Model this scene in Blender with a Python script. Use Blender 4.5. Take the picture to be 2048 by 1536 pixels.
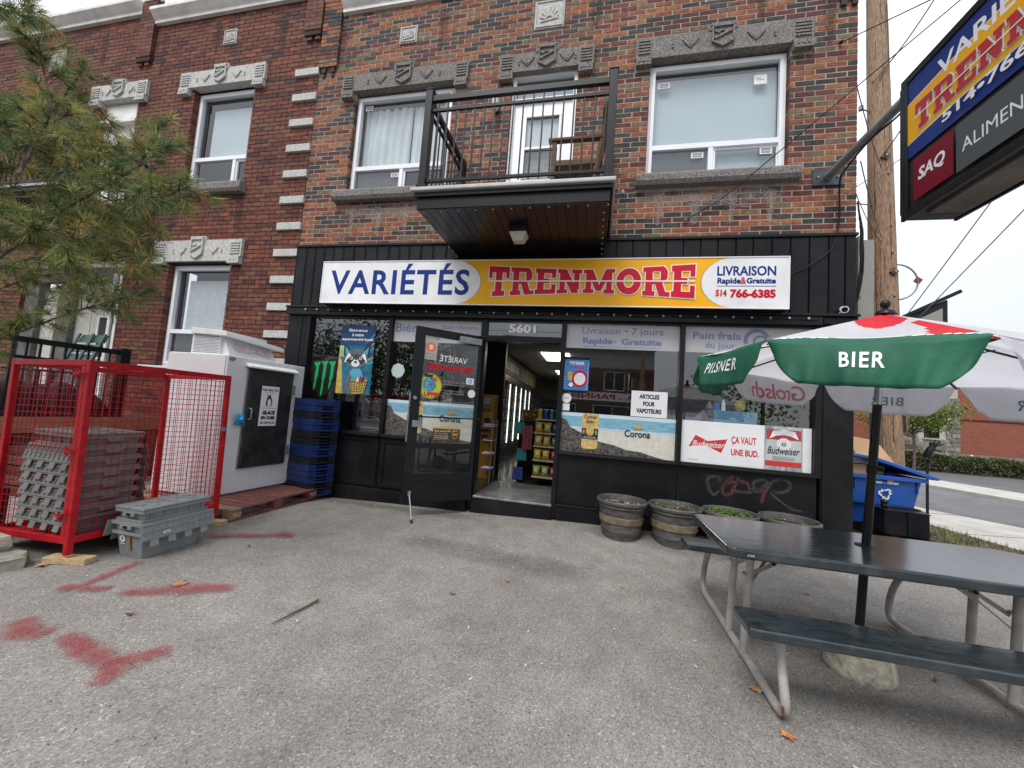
import bpy, math, random
from mathutils import Vector, Matrix
random.seed(11)
R = math.radians
sc = bpy.context.scene
for o in list(bpy.data.objects): bpy.data.objects.remove(o)

# ------------------------------------------------------------------ camera, sky, sun, exposure
cd = bpy.data.cameras.new('camera'); cam = bpy.data.objects.new('camera', cd); sc.collection.objects.link(cam)
def cam_axes(y, p, r):
    y, p, r = R(y), R(p), R(r)
    f = Vector((math.sin(y)*math.cos(p), math.cos(y)*math.cos(p), math.sin(p)))
    rt = Vector((math.cos(y), -math.sin(y), 0)); dn = f.cross(rt)
    c, s = math.cos(r), math.sin(r)
    return c*rt+s*dn, -s*rt+c*dn, f
ax, ay, az = cam_axes(-12.27, 4.16, -4.24)
CAM = Vector((0, -5.05, 1.35))
cam.matrix_world = Matrix(((ax.x, -ay.x, -az.x, CAM.x), (ax.y, -ay.y, -az.y, CAM.y), (ax.z, -ay.z, -az.z, CAM.z), (0, 0, 0, 1)))
cd.sensor_width = 36; cd.lens = 36*770/2048; cd.clip_start = 0.05; cd.clip_end = 2000
sc.camera = cam
w = bpy.data.worlds.new('World'); sc.world = w; w.use_nodes = True
wn, wl = w.node_tree.nodes, w.node_tree.links
bg = wn['Background']
sky = wn.new('ShaderNodeTexSky'); sky.sky_type = 'NISHITA'; sky.sun_disc = False
sky.sun_elevation = R(55); sky.sun_rotation = R(200)
cl = wn.new('ShaderNodeMix'); cl.data_type = 'RGBA'
# an even layer of cloud over the whole sky: thin grey-blue mottling, slightly brighter towards the zenith
tc = wn.new('ShaderNodeTexCoord'); nz = wn.new('ShaderNodeTexNoise'); nz.inputs['Scale'].default_value = 2.2; nz.inputs['Detail'].default_value = 3
cr = wn.new('ShaderNodeValToRGB'); cr.color_ramp.elements[0].position = .3; cr.color_ramp.elements[1].position = .75
cr.color_ramp.elements[0].color = (6.9, 7.3, 8.1, 1); cr.color_ramp.elements[1].color = (7.7, 7.95, 8.5, 1)
wl.new(tc.outputs['Generated'], nz.inputs['Vector']); wl.new(nz.outputs['Fac'], cr.inputs['Fac'])
cl.inputs['Factor'].default_value = .93
# overcast skies are brighter overhead than at the horizon
sx_ = wn.new('ShaderNodeSeparateXYZ'); wl.new(tc.outputs['Generated'], sx_.inputs[0])
mr_ = wn.new('ShaderNodeMapRange'); mr_.inputs['From Min'].default_value = 0; mr_.inputs['From Max'].default_value = 1; mr_.inputs['To Min'].default_value = .60; mr_.inputs['To Max'].default_value = 1.45
wl.new(sx_.outputs[2], mr_.inputs['Value'])
vm = wn.new('ShaderNodeVectorMath'); vm.operation = 'SCALE'; wl.new(cr.outputs[0], vm.inputs[0]); wl.new(mr_.outputs[0], vm.inputs['Scale'])
wl.new(sky.outputs[0], cl.inputs['A']); wl.new(vm.outputs[0], cl.inputs['B']); wl.new(cl.outputs['Result'], bg.inputs[0])
bg.inputs[1].default_value = 0.1
sl = bpy.data.lights.new('sun', 'SUN'); sun = bpy.data.objects.new('sun', sl); sc.collection.objects.link(sun)
sl.energy = 1.5; sl.angle = R(25); sl.color = (1, .97, .92)
sd = Vector((math.sin(R(200))*math.cos(R(55)), math.cos(R(200))*math.cos(R(55)), math.sin(R(55))))
sun.rotation_euler = sd.to_track_quat('Z', 'Y').to_euler()
sc.view_settings.view_transform = 'Standard'; sc.view_settings.look = 'None'; sc.view_settings.gamma = 1
sc.view_settings.use_curve_mapping = False; sc.view_settings.exposure = 0.76
sc.cycles.max_bounces = 8; sc.cycles.transparent_max_bounces = 16; sc.cycles.use_denoising = True
sc.cycles.caustics_reflective = False; sc.cycles.caustics_refractive = False

# ------------------------------------------------------------------ materials
MATS = {}
def mat(name, col, rough=.6, metal=0., var=.12, scale=8., bump=0., bscale=60., spec=.5, stretch=(1, 1, 1), dirt=0., dcol=(.05, .045, .04), dscale=3., trans=0., emit=None, estr=0., alpha=1., ior=None):
    if name in MATS: return MATS[name]
    m = bpy.data.materials.new(name); m.use_nodes = True; MATS[name] = m
    N, L = m.node_tree.nodes, m.node_tree.links; b = N['Principled BSDF']
    b.inputs['Roughness'].default_value = rough; b.inputs['Metallic'].default_value = metal
    b.inputs['Specular IOR Level'].default_value = spec
    b.inputs['Base Color'].default_value = (*col, 1)
    if ior: b.inputs['IOR'].default_value = ior
    if emit: b.inputs['Emission Color'].default_value = (*emit, 1); b.inputs['Emission Strength'].default_value = estr
    g = N.new('ShaderNodeNewGeometry'); mp = N.new('ShaderNodeMapping'); mp.inputs['Scale'].default_value = stretch
    L.new(g.outputs['Position'], mp.inputs['Vector'])
    out = None
    if var > 0:
        n = N.new('ShaderNodeTexNoise'); n.inputs['Scale'].default_value = scale; n.inputs['Detail'].default_value = 5; L.new(mp.outputs[0], n.inputs['Vector'])
        r = N.new('ShaderNodeValToRGB'); r.color_ramp.elements[0].position = .3; r.color_ramp.elements[1].position = .7
        r.color_ramp.elements[0].color = (*[max(0, c*(1-var*1.6)) for c in col], 1); r.color_ramp.elements[1].color = (*[min(1, c*(1+var)) for c in col], 1)
        L.new(n.outputs['Fac'], r.inputs['Fac']); out = r.outputs['Color']
    if dirt > 0:
        n2 = N.new('ShaderNodeTexNoise'); n2.inputs['Scale'].default_value = dscale; n2.inputs['Detail'].default_value = 8; n2.inputs['Roughness'].default_value = .65; L.new(g.outputs['Position'], n2.inputs['Vector'])
        r2 = N.new('ShaderNodeValToRGB'); r2.color_ramp.elements[0].position = .5; r2.color_ramp.elements[1].position = .72
        r2.color_ramp.elements[0].color = (0, 0, 0, 1); r2.color_ramp.elements[1].color = (dirt, dirt, dirt, 1)
        L.new(n2.outputs['Fac'], r2.inputs['Fac'])
        mx = N.new('ShaderNodeMix'); mx.data_type = 'RGBA'; L.new(r2.outputs['Color'], mx.inputs['Factor'])
        if out: L.new(out, mx.inputs['A'])
        else: mx.inputs['A'].default_value = (*col, 1)
        mx.inputs['B'].default_value = (*dcol, 1); out = mx.outputs['Result']
    if out: L.new(out, b.inputs['Base Color'])
    if bump > 0:
        n3 = N.new('ShaderNodeTexNoise'); n3.inputs['Scale'].default_value = bscale; n3.inputs['Detail'].default_value = 4; L.new(mp.outputs[0], n3.inputs['Vector'])
        bp = N.new('ShaderNodeBump'); bp.inputs['Strength'].default_value = bump; bp.inputs['Distance'].default_value = .01
        L.new(n3.outputs['Fac'], bp.inputs['Height']); L.new(bp.outputs[0], b.inputs['Normal'])
    if trans > 0:
        t = N.new('ShaderNodeBsdfTranslucent'); t.inputs[0].default_value = (*col, 1)
        if out: L.new(out, t.inputs[0])
        ms = N.new('ShaderNodeMixShader'); ms.inputs[0].default_value = trans
        L.new(b.outputs[0], ms.inputs[1]); L.new(t.outputs[0], ms.inputs[2]); L.new(ms.outputs[0], N['Material Output'].inputs[0])
    if alpha < 1: b.inputs['Alpha'].default_value = alpha
    return m
def glass_mat(name, tint=(.8, .83, .82), base=.06, k=1.0, rough=0.0):
    m = bpy.data.materials.new(name); m.use_nodes = True; MATS[name] = m
    N, L = m.node_tree.nodes, m.node_tree.links
    t = N.new('ShaderNodeBsdfTransparent'); t.inputs[0].default_value = (*tint, 1)
    g = N.new('ShaderNodeBsdfGlossy'); g.inputs['Roughness'].default_value = rough; g.inputs[0].default_value = (1, 1, 1, 1)
    gm = N.new('ShaderNodeNewGeometry'); dt = N.new('ShaderNodeVectorMath'); dt.operation = 'DOT_PRODUCT'; L.new(gm.outputs['Normal'], dt.inputs[0]); L.new(gm.outputs['Incoming'], dt.inputs[1])
    ab = N.new('ShaderNodeMath'); ab.operation = 'ABSOLUTE'; L.new(dt.outputs['Value'], ab.inputs[0])
    om = N.new('ShaderNodeMath'); om.operation = 'SUBTRACT'; om.inputs[0].default_value = 1; L.new(ab.outputs[0], om.inputs[1])
    f = N.new('ShaderNodeMath'); f.operation = 'POWER'; f.inputs[1].default_value = 5; L.new(om.outputs[0], f.inputs[0])
    a = N.new('ShaderNodeMath'); a.operation = 'MULTIPLY_ADD'; a.inputs[1].default_value = k; a.inputs[2].default_value = base; a.use_clamp = True
    n = N.new('ShaderNodeTexNoise'); n.inputs['Scale'].default_value = 1.3; n.inputs['Detail'].default_value = 1
    bp = N.new('ShaderNodeBump'); bp.inputs['Strength'].default_value = .05; bp.inputs['Distance'].default_value = .02
    L.new(n.outputs['Fac'], bp.inputs['Height']); L.new(bp.outputs[0], g.inputs['Normal'])
    ms = N.new('ShaderNodeMixShader')
    L.new(f.outputs[0], a.inputs[0]); L.new(a.outputs[0], ms.inputs[0]); L.new(t.outputs[0], ms.inputs[1]); L.new(g.outputs[0], ms.inputs[2])
    L.new(ms.outputs[0], N['Material Output'].inputs[0]); return m
def smear_mat(name, col, strength=.8, nscale=260., soft=.35, rough=.9, nscale2=14.):
    # paint or stain whose cover fades with the UV distance from the middle of its strip
    m = bpy.data.materials.new(name); m.use_nodes = True; MATS[name] = m
    N, L = m.node_tree.nodes, m.node_tree.links; b = N['Principled BSDF']
    b.inputs['Base Color'].default_value = (*col, 1); b.inputs['Roughness'].default_value = rough
    uv = N.new('ShaderNodeUVMap'); sp = N.new('ShaderNodeSeparateXYZ'); L.new(uv.outputs[0], sp.inputs[0])
    def mth(op, a, b_=None, clamp=False):
        q = N.new('ShaderNodeMath'); q.operation = op; q.use_clamp = clamp
        for i, v in enumerate((a, b_)):
            if v is None: continue
            if isinstance(v, (int, float)): q.inputs[i].default_value = v
            else: L.new(v, q.inputs[i])
        return q.outputs[0]
    def hump(s):                                    # 1 in the middle, 0 at 0 and 1
        return mth('MULTIPLY', mth('MULTIPLY', s, mth('SUBTRACT', 1.0, s)), 4.0)
    h = mth('MULTIPLY', hump(sp.outputs[1]), mth('MINIMUM', mth('MULTIPLY', hump(sp.outputs[0]), 2.2), 1.0))
    g = N.new('ShaderNodeNewGeometry')
    n = N.new('ShaderNodeTexNoise'); n.inputs['Scale'].default_value = nscale; n.inputs['Detail'].default_value = 2; L.new(g.outputs['Position'], n.inputs['Vector'])
    n2 = N.new('ShaderNodeTexNoise'); n2.inputs['Scale'].default_value = nscale2; n2.inputs['Detail'].default_value = 3; L.new(g.outputs['Position'], n2.inputs['Vector'])
    x = mth('ADD', h, mth('MULTIPLY', mth('SUBTRACT', n.outputs['Fac'], .5), 4.2))
    x = mth('ADD', x, mth('MULTIPLY', mth('SUBTRACT', n2.outputs['Fac'], .5), 1.4))
    x = mth('MULTIPLY', mth('DIVIDE', mth('SUBTRACT', x, soft), .8, True), strength)
    x = mth('MULTIPLY', x, mth('MINIMUM', mth('MULTIPLY', h, 1.7), 1.0))
    L.new(x, b.inputs['Alpha']); return m

def wood(name, col, along='Z', rough=.7, var=.35, s=6):
    st = {'X': (1, 14, 14), 'Y': (14, 1, 14), 'Z': (14, 14, 1)}[along]
    return mat(name, col, rough, var=var, scale=s, bump=.5, bscale=s*2.2, stretch=st)

# ------------------------------------------------------------------ mesh builder
class MB:
    def __init__(s): s.v = []; s.f = []; s.m = []; s.mats = []; s.T = None; s.uv = {}
    def mi(s, m):
        if m not in s.mats: s.mats.append(m)
        return s.mats.index(m)
    def add(s, vs, fs, m=None):
        o = len(s.v)
        for p in vs:
            p = Vector(p); s.v.append(tuple(s.T @ p if s.T else p))
        k = s.mi(m) if m else 0
        for f in fs: s.f.append([o+i for i in f]); s.m.append(k)
        return s
    def box(s, x0, x1, y0, y1, z0, z1, m=None):
        vs = [(x0, y0, z0), (x1, y0, z0), (x1, y1, z0), (x0, y1, z0), (x0, y0, z1), (x1, y0, z1), (x1, y1, z1), (x0, y1, z1)]
        return s.add(vs, [(0, 3, 2, 1), (4, 5, 6, 7), (0, 1, 5, 4), (1, 2, 6, 5), (2, 3, 7, 6), (3, 0, 4, 7)], m)
    def hexa(s, b, t, m=None):                      # bottom ring of 4, top ring of 4
        return s.add(list(b)+list(t), [(0, 3, 2, 1), (4, 5, 6, 7), (0, 1, 5, 4), (1, 2, 6, 5), (2, 3, 7, 6), (3, 0, 4, 7)], m)
    def bar(s, p0, p1, w_, h, m=None, up=(0, 0, 1)):
        p0, p1 = Vector(p0), Vector(p1); d = (p1-p0).normalized(); u = Vector(up)
        if abs(d.dot(u)) > .95: u = Vector((1, 0, 0))
        a = d.cross(u).normalized()*w_/2; b = a.normalized().cross(d).normalized()*h/2
        return s.hexa([p0-a-b, p0+a-b, p0+a+b, p0-a+b], [p1-a-b, p1+a-b, p1+a+b, p1-a+b], m)
    def tube(s, pts, r, m=None, n=8, caps=True):
        pts = [Vector(p) for p in pts]; rr = r if isinstance(r, (list, tuple)) else [r]*len(pts)
        vs = []; ref = None
        for i, p in enumerate(pts):
            d = ((pts[min(i+1, len(pts)-1)]-p).normalized()+(p-pts[max(i-1, 0)]).normalized())
            d = d.normalized() if d.length > 1e-6 else Vector((0, 0, 1))
            if ref is None: ref = Vector((0, 0, 1)) if abs(d.z) < .9 else Vector((1, 0, 0))
            a = d.cross(ref).normalized(); b = d.cross(a).normalized(); ref = -b if False else a.cross(d)
            for k in range(n):
                t = 2*math.pi*k/n; vs.append(p+(a*math.cos(t)+b*math.sin(t))*rr[i])
        fs = [(i*n+k, i*n+(k+1) % n, (i+1)*n+(k+1) % n, (i+1)*n+k) for i in range(len(pts)-1) for k in range(n)]
        if caps: fs += [tuple(range(n))[::-1], tuple((len(pts)-1)*n+k for k in range(n))]
        return s.add(vs, fs, m)
    def lathe(s, c, prof, m=None, n=24, sx=1, sy=1, caps=True):   # prof: (r, z)
        vs = [(c[0]+r*sx*math.cos(2*math.pi*k/n), c[1]+r*sy*math.sin(2*math.pi*k/n), c[2]+z) for r, z in prof for k in range(n)]
        fs = [(i*n+k, i*n+(k+1) % n, (i+1)*n+(k+1) % n, (i+1)*n+k) for i in range(len(prof)-1) for k in range(n)]
        if caps: fs += [tuple(range(n))[::-1], tuple((len(prof)-1)*n+k for k in range(n))]
        return s.add(vs, fs, m)
    def prism(s, pts, d, m=None):                   # planar polygon (3-D points) pushed by vector d
        pts = [Vector(p) for p in pts]; d = Vector(d); n = len(pts)
        return s.add(pts+[p+d for p in pts], [tuple(range(n))[::-1], tuple(range(n, 2*n))]+[(i, (i+1) % n, n+(i+1) % n, n+i) for i in range(n)], m)
    def build(s, name, m=None, parent=None, bevel=0, smooth=None, loc=None, seg=2, uvs=None):
        me = bpy.data.meshes.new(name)
        off = Vector(loc) if loc else (wloc(parent) if parent else Vector((0, 0, 0)))
        me.from_pydata([tuple(Vector(p)-off) for p in s.v], [], s.f)
        ms = s.mats if s.mats else [m]
        if s.mats and s.mats[0] is None and m: ms = [m]+s.mats[1:]
        for x in ms: me.materials.append(x)
        if len(ms) > 1: me.polygons.foreach_set('material_index', s.m)
        if uvs:
            ul = me.uv_layers.new(name='UVMap')
            for i, l in enumerate(me.loops): ul.data[i].uv = uvs[l.vertex_index]
        if smooth:
            me.shade_smooth(); me.set_sharp_from_angle(angle=R(smooth))
        me.update()
        o = bpy.data.objects.new(name, me); sc.collection.objects.link(o)
        if parent: o.parent = parent
        if loc: o.location = Vector(loc)-(wloc(parent) if parent else Vector((0, 0, 0)))
        if bevel:
            b = o.modifiers.new('edge', 'BEVEL'); b.width = bevel; b.segments = seg; b.limit_method = 'ANGLE'; b.angle_limit = R(35)
        return o
def wloc(o):
    v = Vector((0, 0, 0))
    while o: v += o.location; o = o.parent
    return v
def tag(o, label=None, cat=None, group=None, kind=None):
    if label: o['label'] = label
    if cat: o['category'] = cat
    if group: o['group'] = group
    if kind: o['kind'] = kind
    return o
def thing(name, loc, label, cat, group=None):
    o = bpy.data.objects.new(name, None); o.empty_display_size = .1; sc.collection.objects.link(o); o.location = loc
    return tag(o, label, cat, group)
def kids(o): return [c for c in bpy.data.objects if c.parent == o]
def copy_tree(o, parent=None, depth=0):
    ch = kids(o); c = o.copy(); sc.collection.objects.link(c); c.parent = parent
    for k in ch: copy_tree(k, c, depth+1)
    return c
def pane(x0, x1, y, z0, z1): return MB().add([(x0, y, z0), (x1, y, z0), (x1, y, z1), (x0, y, z1)], [(0, 1, 2, 3)])
def B(x0, x1, y0, y1, z0, z1): return MB().box(x0, x1, y0, y1, z0, z1)

# ------------------------------------------------------------------ flat print on a face
_txt = {}
def text_mesh(st, bold=0., shear=0., space=1.):
    k = (st, bold, shear, space)
    if k in _txt: return _txt[k]
    cu = bpy.data.curves.new('t', 'FONT'); cu.body = st; cu.size = 1; cu.offset = bold; cu.shear = shear; cu.space_character = space; cu.resolution_u = 3; cu.fill_mode = 'FRONT'
    o = bpy.data.objects.new('t', cu); me = o.to_mesh()
    vs = [(v.co.x, v.co.y) for v in me.vertices]; fs = [tuple(p.vertices) for p in me.polygons]
    o.to_mesh_clear(); bpy.data.objects.remove(o); bpy.data.curves.remove(cu)
    _txt[k] = (vs, fs); return vs, fs
class Canvas:
    """flat shapes on the plane O + u*U + v*V, each one a fifth of a millimetre above the last"""
    def __init__(s, O, U=(1, 0, 0), V=(0, 0, 1), N=(0, -1, 0), step=.0004):
        s.O, s.U, s.V, s.N = Vector(O), Vector(U), Vector(V), Vector(N); s.n = 1; s.mb = MB(); s.step = step
    def P(s, u, v): return s.O+s.U*u+s.V*v+s.N*(s.step*s.n)
    def poly(s, pts, m, up=True):
        s.mb.add([s.P(*p) for p in pts], [tuple(range(len(pts)))], m)
        if up: s.n += 1
        return s
    def rect(s, u0, v0, u1, v1, m): return s.poly([(u0, v0), (u1, v0), (u1, v1), (u0, v1)], m)
    def disc(s, u, v, r, m, ry=None, n=20, a0=0, a1=360):
        ry = ry or r; k = n if a1-a0 == 360 else n+1
        return s.poly([(u+r*math.cos(R(a0+(a1-a0)*i/n)), v+ry*math.sin(R(a0+(a1-a0)*i/n))) for i in range(k)], m)
    def ring(s, u, v, r0, r1, m, n=24, sy=1, a0=0, a1=360):
        q = [];
        for i in range(n+1):
            a = R(a0+(a1-a0)*i/n); q += [(u+r0*math.cos(a), v+r0*sy*math.sin(a)), (u+r1*math.cos(a), v+r1*sy*math.sin(a))]
        s.mb.add([s.P(*p) for p in q], [(2*i, 2*i+1, 2*i+3, 2*i+2) for i in range(n)], m); s.n += 1; return s
    def line(s, pts, wd, m):
        for a, b in zip(pts[:-1], pts[1:]):
            d = Vector((b[0]-a[0], b[1]-a[1])); 
            if d.length < 1e-6: continue
            q = Vector((-d.y, d.x)).normalized()*wd/2
            s.poly([(a[0]-q.x, a[1]-q.y), (b[0]-q.x, b[1]-q.y), (b[0]+q.x, b[1]+q.y), (a[0]+q.x, a[1]+q.y)], m)
        return s
    def text(s, st, u0, v0, w_=None, h=None, m=None, bold=.012, shear=0., mirror=False, space=1., warp=None):
        vs, fs = text_mesh(st, bold, shear, space)
        if not vs: return s
        x0 = min(p[0] for p in vs); x1 = max(p[0] for p in vs); y0 = min(p[1] for p in vs); y1 = max(p[1] for p in vs)
        kx = w_/(x1-x0) if w_ else h/(y1-y0); ky = h/(y1-y0) if h else kx
        if not w_: w_ = (x1-x0)*kx
        pts = []
        for x, y in vs:
            a = (x-x0)*kx; b = (y-y0)*ky
            if mirror: a = w_-a
            if warp: a, b = warp(a, b)
            pts.append(s.P(u0+a, v0+b))
        s.mb.add(pts, fs, m); s.n += 1; return s
    def build(s, name, parent=None, loc=None): return s.mb.build(name, None, parent, loc=loc)

# ------------------------------------------------------------------ shared materials
black = mat('black_paint', (.0085, .009, .0105), .42, spec=.22, var=.3, scale=3, dirt=.3, dcol=(.045, .043, .04), dscale=2.2, bump=.1, bscale=25)
blackm = mat('black_metal', (.010, .0105, .012), .35, spec=.25, var=.2, scale=6, bump=.05)
blackplain = mat('black_print', (.009, .009, .01), .5, spec=.2, var=0)
white_vinyl = mat('white_vinyl', (.80, .81, .84), .35, var=.05, scale=2)
white_print = mat('white_print', (.75, .75, .76), .45, var=.04, scale=3)
white_paint = mat('white_paint', (.78, .77, .74), .5, var=.1, scale=4, dirt=.3, dcol=(.25, .22, .17), dscale=3)
blue_print = mat('blue_print', (.012, .04, .22), .45, spec=.2, var=0)
red_print = mat('red_print', (.5, .012, .03), .45, spec=.2, var=0)
yellow_print = mat('yellow_print', (.86, .42, .008), .42, spec=.25, var=.05, scale=3)
grey_print = mat('grey_print', (.25, .25, .26), .5, var=0)
glass = glass_mat('window_glass', tint=(.74, .78, .77), base=.15, k=.85)
glass_up = glass_mat('window_glass_upper', tint=(.76, .81, .83), base=.10, k=.9)
glass_door = glass_mat('door_glass', tint=(.86, .88, .87), base=.07, k=.9)
galv = mat('galvanised_steel', (.25, .26, .27), .45, .3, var=.15, scale=14)
dark_room = mat('dark_room', (.02, .02, .02), .9, var=0)
# ------------------------------------------------------------------ ground
def asphalt(name, base, grain=.5, seed=0., stain=.3):
    m = bpy.data.materials.new(name); m.use_nodes = True; MATS[name] = m
    N, L = m.node_tree.nodes, m.node_tree.links; b = N['Principled BSDF']; b.inputs['Roughness'].default_value = .88
    b.inputs['Specular IOR Level'].default_value = .3
    g = N.new('ShaderNodeNewGeometry')
    def noise(sc_, det, rough=.5):
        n = N.new('ShaderNodeTexNoise'); n.inputs['Scale'].default_value = sc_; n.inputs['Detail'].default_value = det; n.inputs['Roughness'].default_value = rough; L.new(g.outputs['Position'], n.inputs['Vector']); return n.outputs['Fac']
    def ramp(f, stops):
        r = N.new('ShaderNodeValToRGB'); r.color_ramp.elements[0].position = stops[0][0]; r.color_ramp.elements[1].position = stops[-1][0]
        r.color_ramp.elements[0].color = (*stops[0][1], 1); r.color_ramp.elements[1].color = (*stops[-1][1], 1)
        for p, c in stops[1:-1]: e = r.color_ramp.elements.new(p); e.color = (*c, 1)
        L.new(f, r.inputs['Fac']); return r.outputs['Color']
    def mul(a, c, f=1.):
        x = N.new('ShaderNodeMix'); x.data_type = 'RGBA'; x.blend_type = 'MULTIPLY'; x.inputs['Factor'].default_value = f
        L.new(a, x.inputs['A']); L.new(c, x.inputs['B']); return x.outputs['Result']
    v = N.new('ShaderNodeTexVoronoi'); v.inputs['Scale'].default_value = 150; L.new(g.outputs['Position'], v.inputs['Vector'])
    bw = N.new('ShaderNodeRGBToBW'); L.new(v.outputs['Color'], bw.inputs[0])
    q = lambda k, w=0.: tuple(c*k for c in base)
    stones = ramp(bw.outputs[0], [(.12, q(.55)), (.35, q(.86)), (.62, q(1.02)), (.86, q(1.3)), (.96, q(2.0))])
    fine = ramp(noise(420, 3, .7), [(.3, (.45, .45, .45)), (.72, (1.45, 1.45, 1.42))])
    big = ramp(noise(.55, 6, .6), [(.3, (.78, .78, .78)), (.7, (1.12, 1.12, 1.12))])
    mid = ramp(noise(4.5, 5, .7), [(.3, (.82, .81, .8)), (.7, (1.1, 1.1, 1.1))])
    c = mul(mul(mul(stones, fine, grain), big), mid)
    L.new(c, b.inputs['Base Color'])
    bp = N.new('ShaderNodeBump'); bp.inputs['Strength'].default_value = .4; bp.inputs['Distance'].default_value = .003
    L.new(v.outputs['Distance'], bp.inputs['Height']); L.new(bp.outputs[0], b.inputs['Normal']); return m
def struct(o): return tag(o, kind='structure')
dirt = mat('dirt', (.07, .06, .045), .95, var=.4, scale=1.5, bump=.3, bscale=20)
struct(B(-500, 500, -500, 500, -.45, -.3).build('ground', dirt))
asph = asphalt('forecourt_asphalt', (.258, .240, .219))
mb = MB(); nx, ny = 38, 26; X0, X1, Y0, Y1 = -14., 4.75, -13., .35
def gz(x, y):
    f = min(1, max(0, (y+.75)/.7)); f = f*f*(3-2*f)
    return f*(.037+.026*max(-5.2, min(4.75, x)))
def gy(j): return Y0+(Y1-Y0)*(1-(1-j/ny)**1.6)
vs = [(X0+(X1-X0)*i/nx, gy(j), gz(X0+(X1-X0)*i/nx, gy(j))+.004*math.sin(i*1.3+j*.7)) for j in range(ny+1) for i in range(nx+1)]
mb.add(vs, [(j*(nx+1)+i, j*(nx+1)+i+1, (j+1)*(nx+1)+i+1, (j+1)*(nx+1)+i) for j in range(ny) for i in range(nx)])
forecourt = struct(mb.build('forecourt', asph, smooth=60))
def strip(name, left, right, z, m, th=.3):
    mb = MB(); n = len(left)
    vs = [(x, y, z) for x, y in left]+[(x, y, z) for x, y in right]+[(x, y, z-th) for x, y in left]+[(x, y, z-th) for x, y in right]
    f = []
    for i in range(n-1): f += [(i, i+1, n+i+1, n+i), (i, 2*n+i, 2*n+i+1, i+1), (n+i, n+i+1, 3*n+i+1, 3*n+i)]
    f += [(0, n, 3*n, 2*n), (n-1, 3*n-1, 4*n-1, 2*n-1)]
    return struct(mb.add(vs, f).build(name, m))
concrete = mat('pavement_concrete', (.42, .40, .36), .9, var=.12, scale=2, bump=.25, bscale=90, dirt=.25, dcol=(.22, .2, .17))
swn = [(6.5, -9), (6.3, -3), (5.95, 0), (5.73, 1.6), (5.56, 2.84), (5.0, 7), (4.4, 12), (2.2, 26)]
swf = [(12.5, -9), (10.5, -3), (9.2, .3), (7.38, 3.49), (6.78, 4.57), (6.3, 7), (5.6, 12), (3.4, 26)]
strip('pavement', swn, swf, 0, concrete)
grm = mat('dry_turf', (.10, .085, .045), .95, var=.5, scale=6, bump=.6, bscale=60)
strip('verge', [(4.75, -9), (4.75, -3), (4.75, 0), (4.75, 1.6), (4.75, 2.84), (4.3, 7), (3.8, 12), (1.6, 26)], [(x-.002, y) for x, y in swn], -.012, grm)
fk = [(14.2, -9), (13.2, -3), (12.5, 1.5), (11.29, 8.0), (10.76, 10.16), (9.9, 13.5), (8.6, 18), (6.2, 26)]
ff = [(17.2, -9), (16.2, -3), (15.2, 2.5), (13.19, 10.2), (12.65, 12.67), (11.9, 15.5), (10.6, 19.5), (8.4, 28)]
road_m = asphalt('road_asphalt', (.155, .155, .158), .35)
strip('road', [(x+.002, y) for x, y in swf], [(x-.002, y) for x, y in fk], -.09, road_m, .2)
strip('pavement', fk, ff, 0, concrete)
gravel = asphalt('lot_asphalt', (.13, .13, .132), .5)
strip('parking_lot', [(x+.002, y) for x, y in ff], [(40, -9), (40, -3), (40, 2), (40, 9), (40, 12), (40, 15), (40, 19), (40, 30)], -.012, gravel)
# pavement joints, a shallow dark groove every 1.5 m
cut = mat('joint_dark', (.12, .115, .1), .95, var=0)
mb = MB()
for i in range(9):
    y = -2+i*1.45; xa = 5.95-.137*y+.03; xb = min(10.3, 9.32-.53*y) if y < 5 else 6.6-.1*(y-5)
    mb.bar((xa, y, .0015), (xb, y+.5, .0015), .014, .005)
p = mb.build('pavement_joint', cut); tag(p, kind='structure')
# street behind the camera
strip('road', [(-40, -13.2), (6, -13.2), (40, -13.2)], [(-40, -21), (6, -21), (40, -21)], -.1, road_m, .2)
strip('pavement', [(-40, -21.02), (6, -21.02), (40, -21.02)], [(-40, -24), (6, -24), (40, -24)], 0, concrete)
strip('front_pavement', [(-14, -12.0), (0, -12.0), (6.4, -12.0)], [(-14, -13.18), (0, -13.18), (6.4, -13.18)], .02, concrete)

# grass blades on the verge
turf = mat('grass_blade', (.09, .11, .03), .8, var=.5, scale=5)
straw = mat('straw_blade', (.26, .21, .10), .8, var=.3, scale=5)
mb = MB()
for i in range(9000):
    x = random.uniform(4.76, 6.3); y = random.uniform(-4, 3.4)
    if x > 5.95-.137*y-.03: continue
    a = random.uniform(0, 6.28); h = random.uniform(.03, .09)*(1.3 if y > 1 else .8); l = random.uniform(.0, .06); wd = .004
    c, s_ = math.cos(a), math.sin(a)
    mb.add([(x-s_*wd, y+c*wd, -.012), (x+s_*wd, y-c*wd, -.012), (x+c*l, y+s_*l, h-.012)], [(0, 1, 2)], turf if random.random() < .45+.2*(y > 1) else straw)
tag(mb.build('grass', None), 'patchy short grass and straw on the verge beside the pavement', 'grass', kind='stuff')

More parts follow.
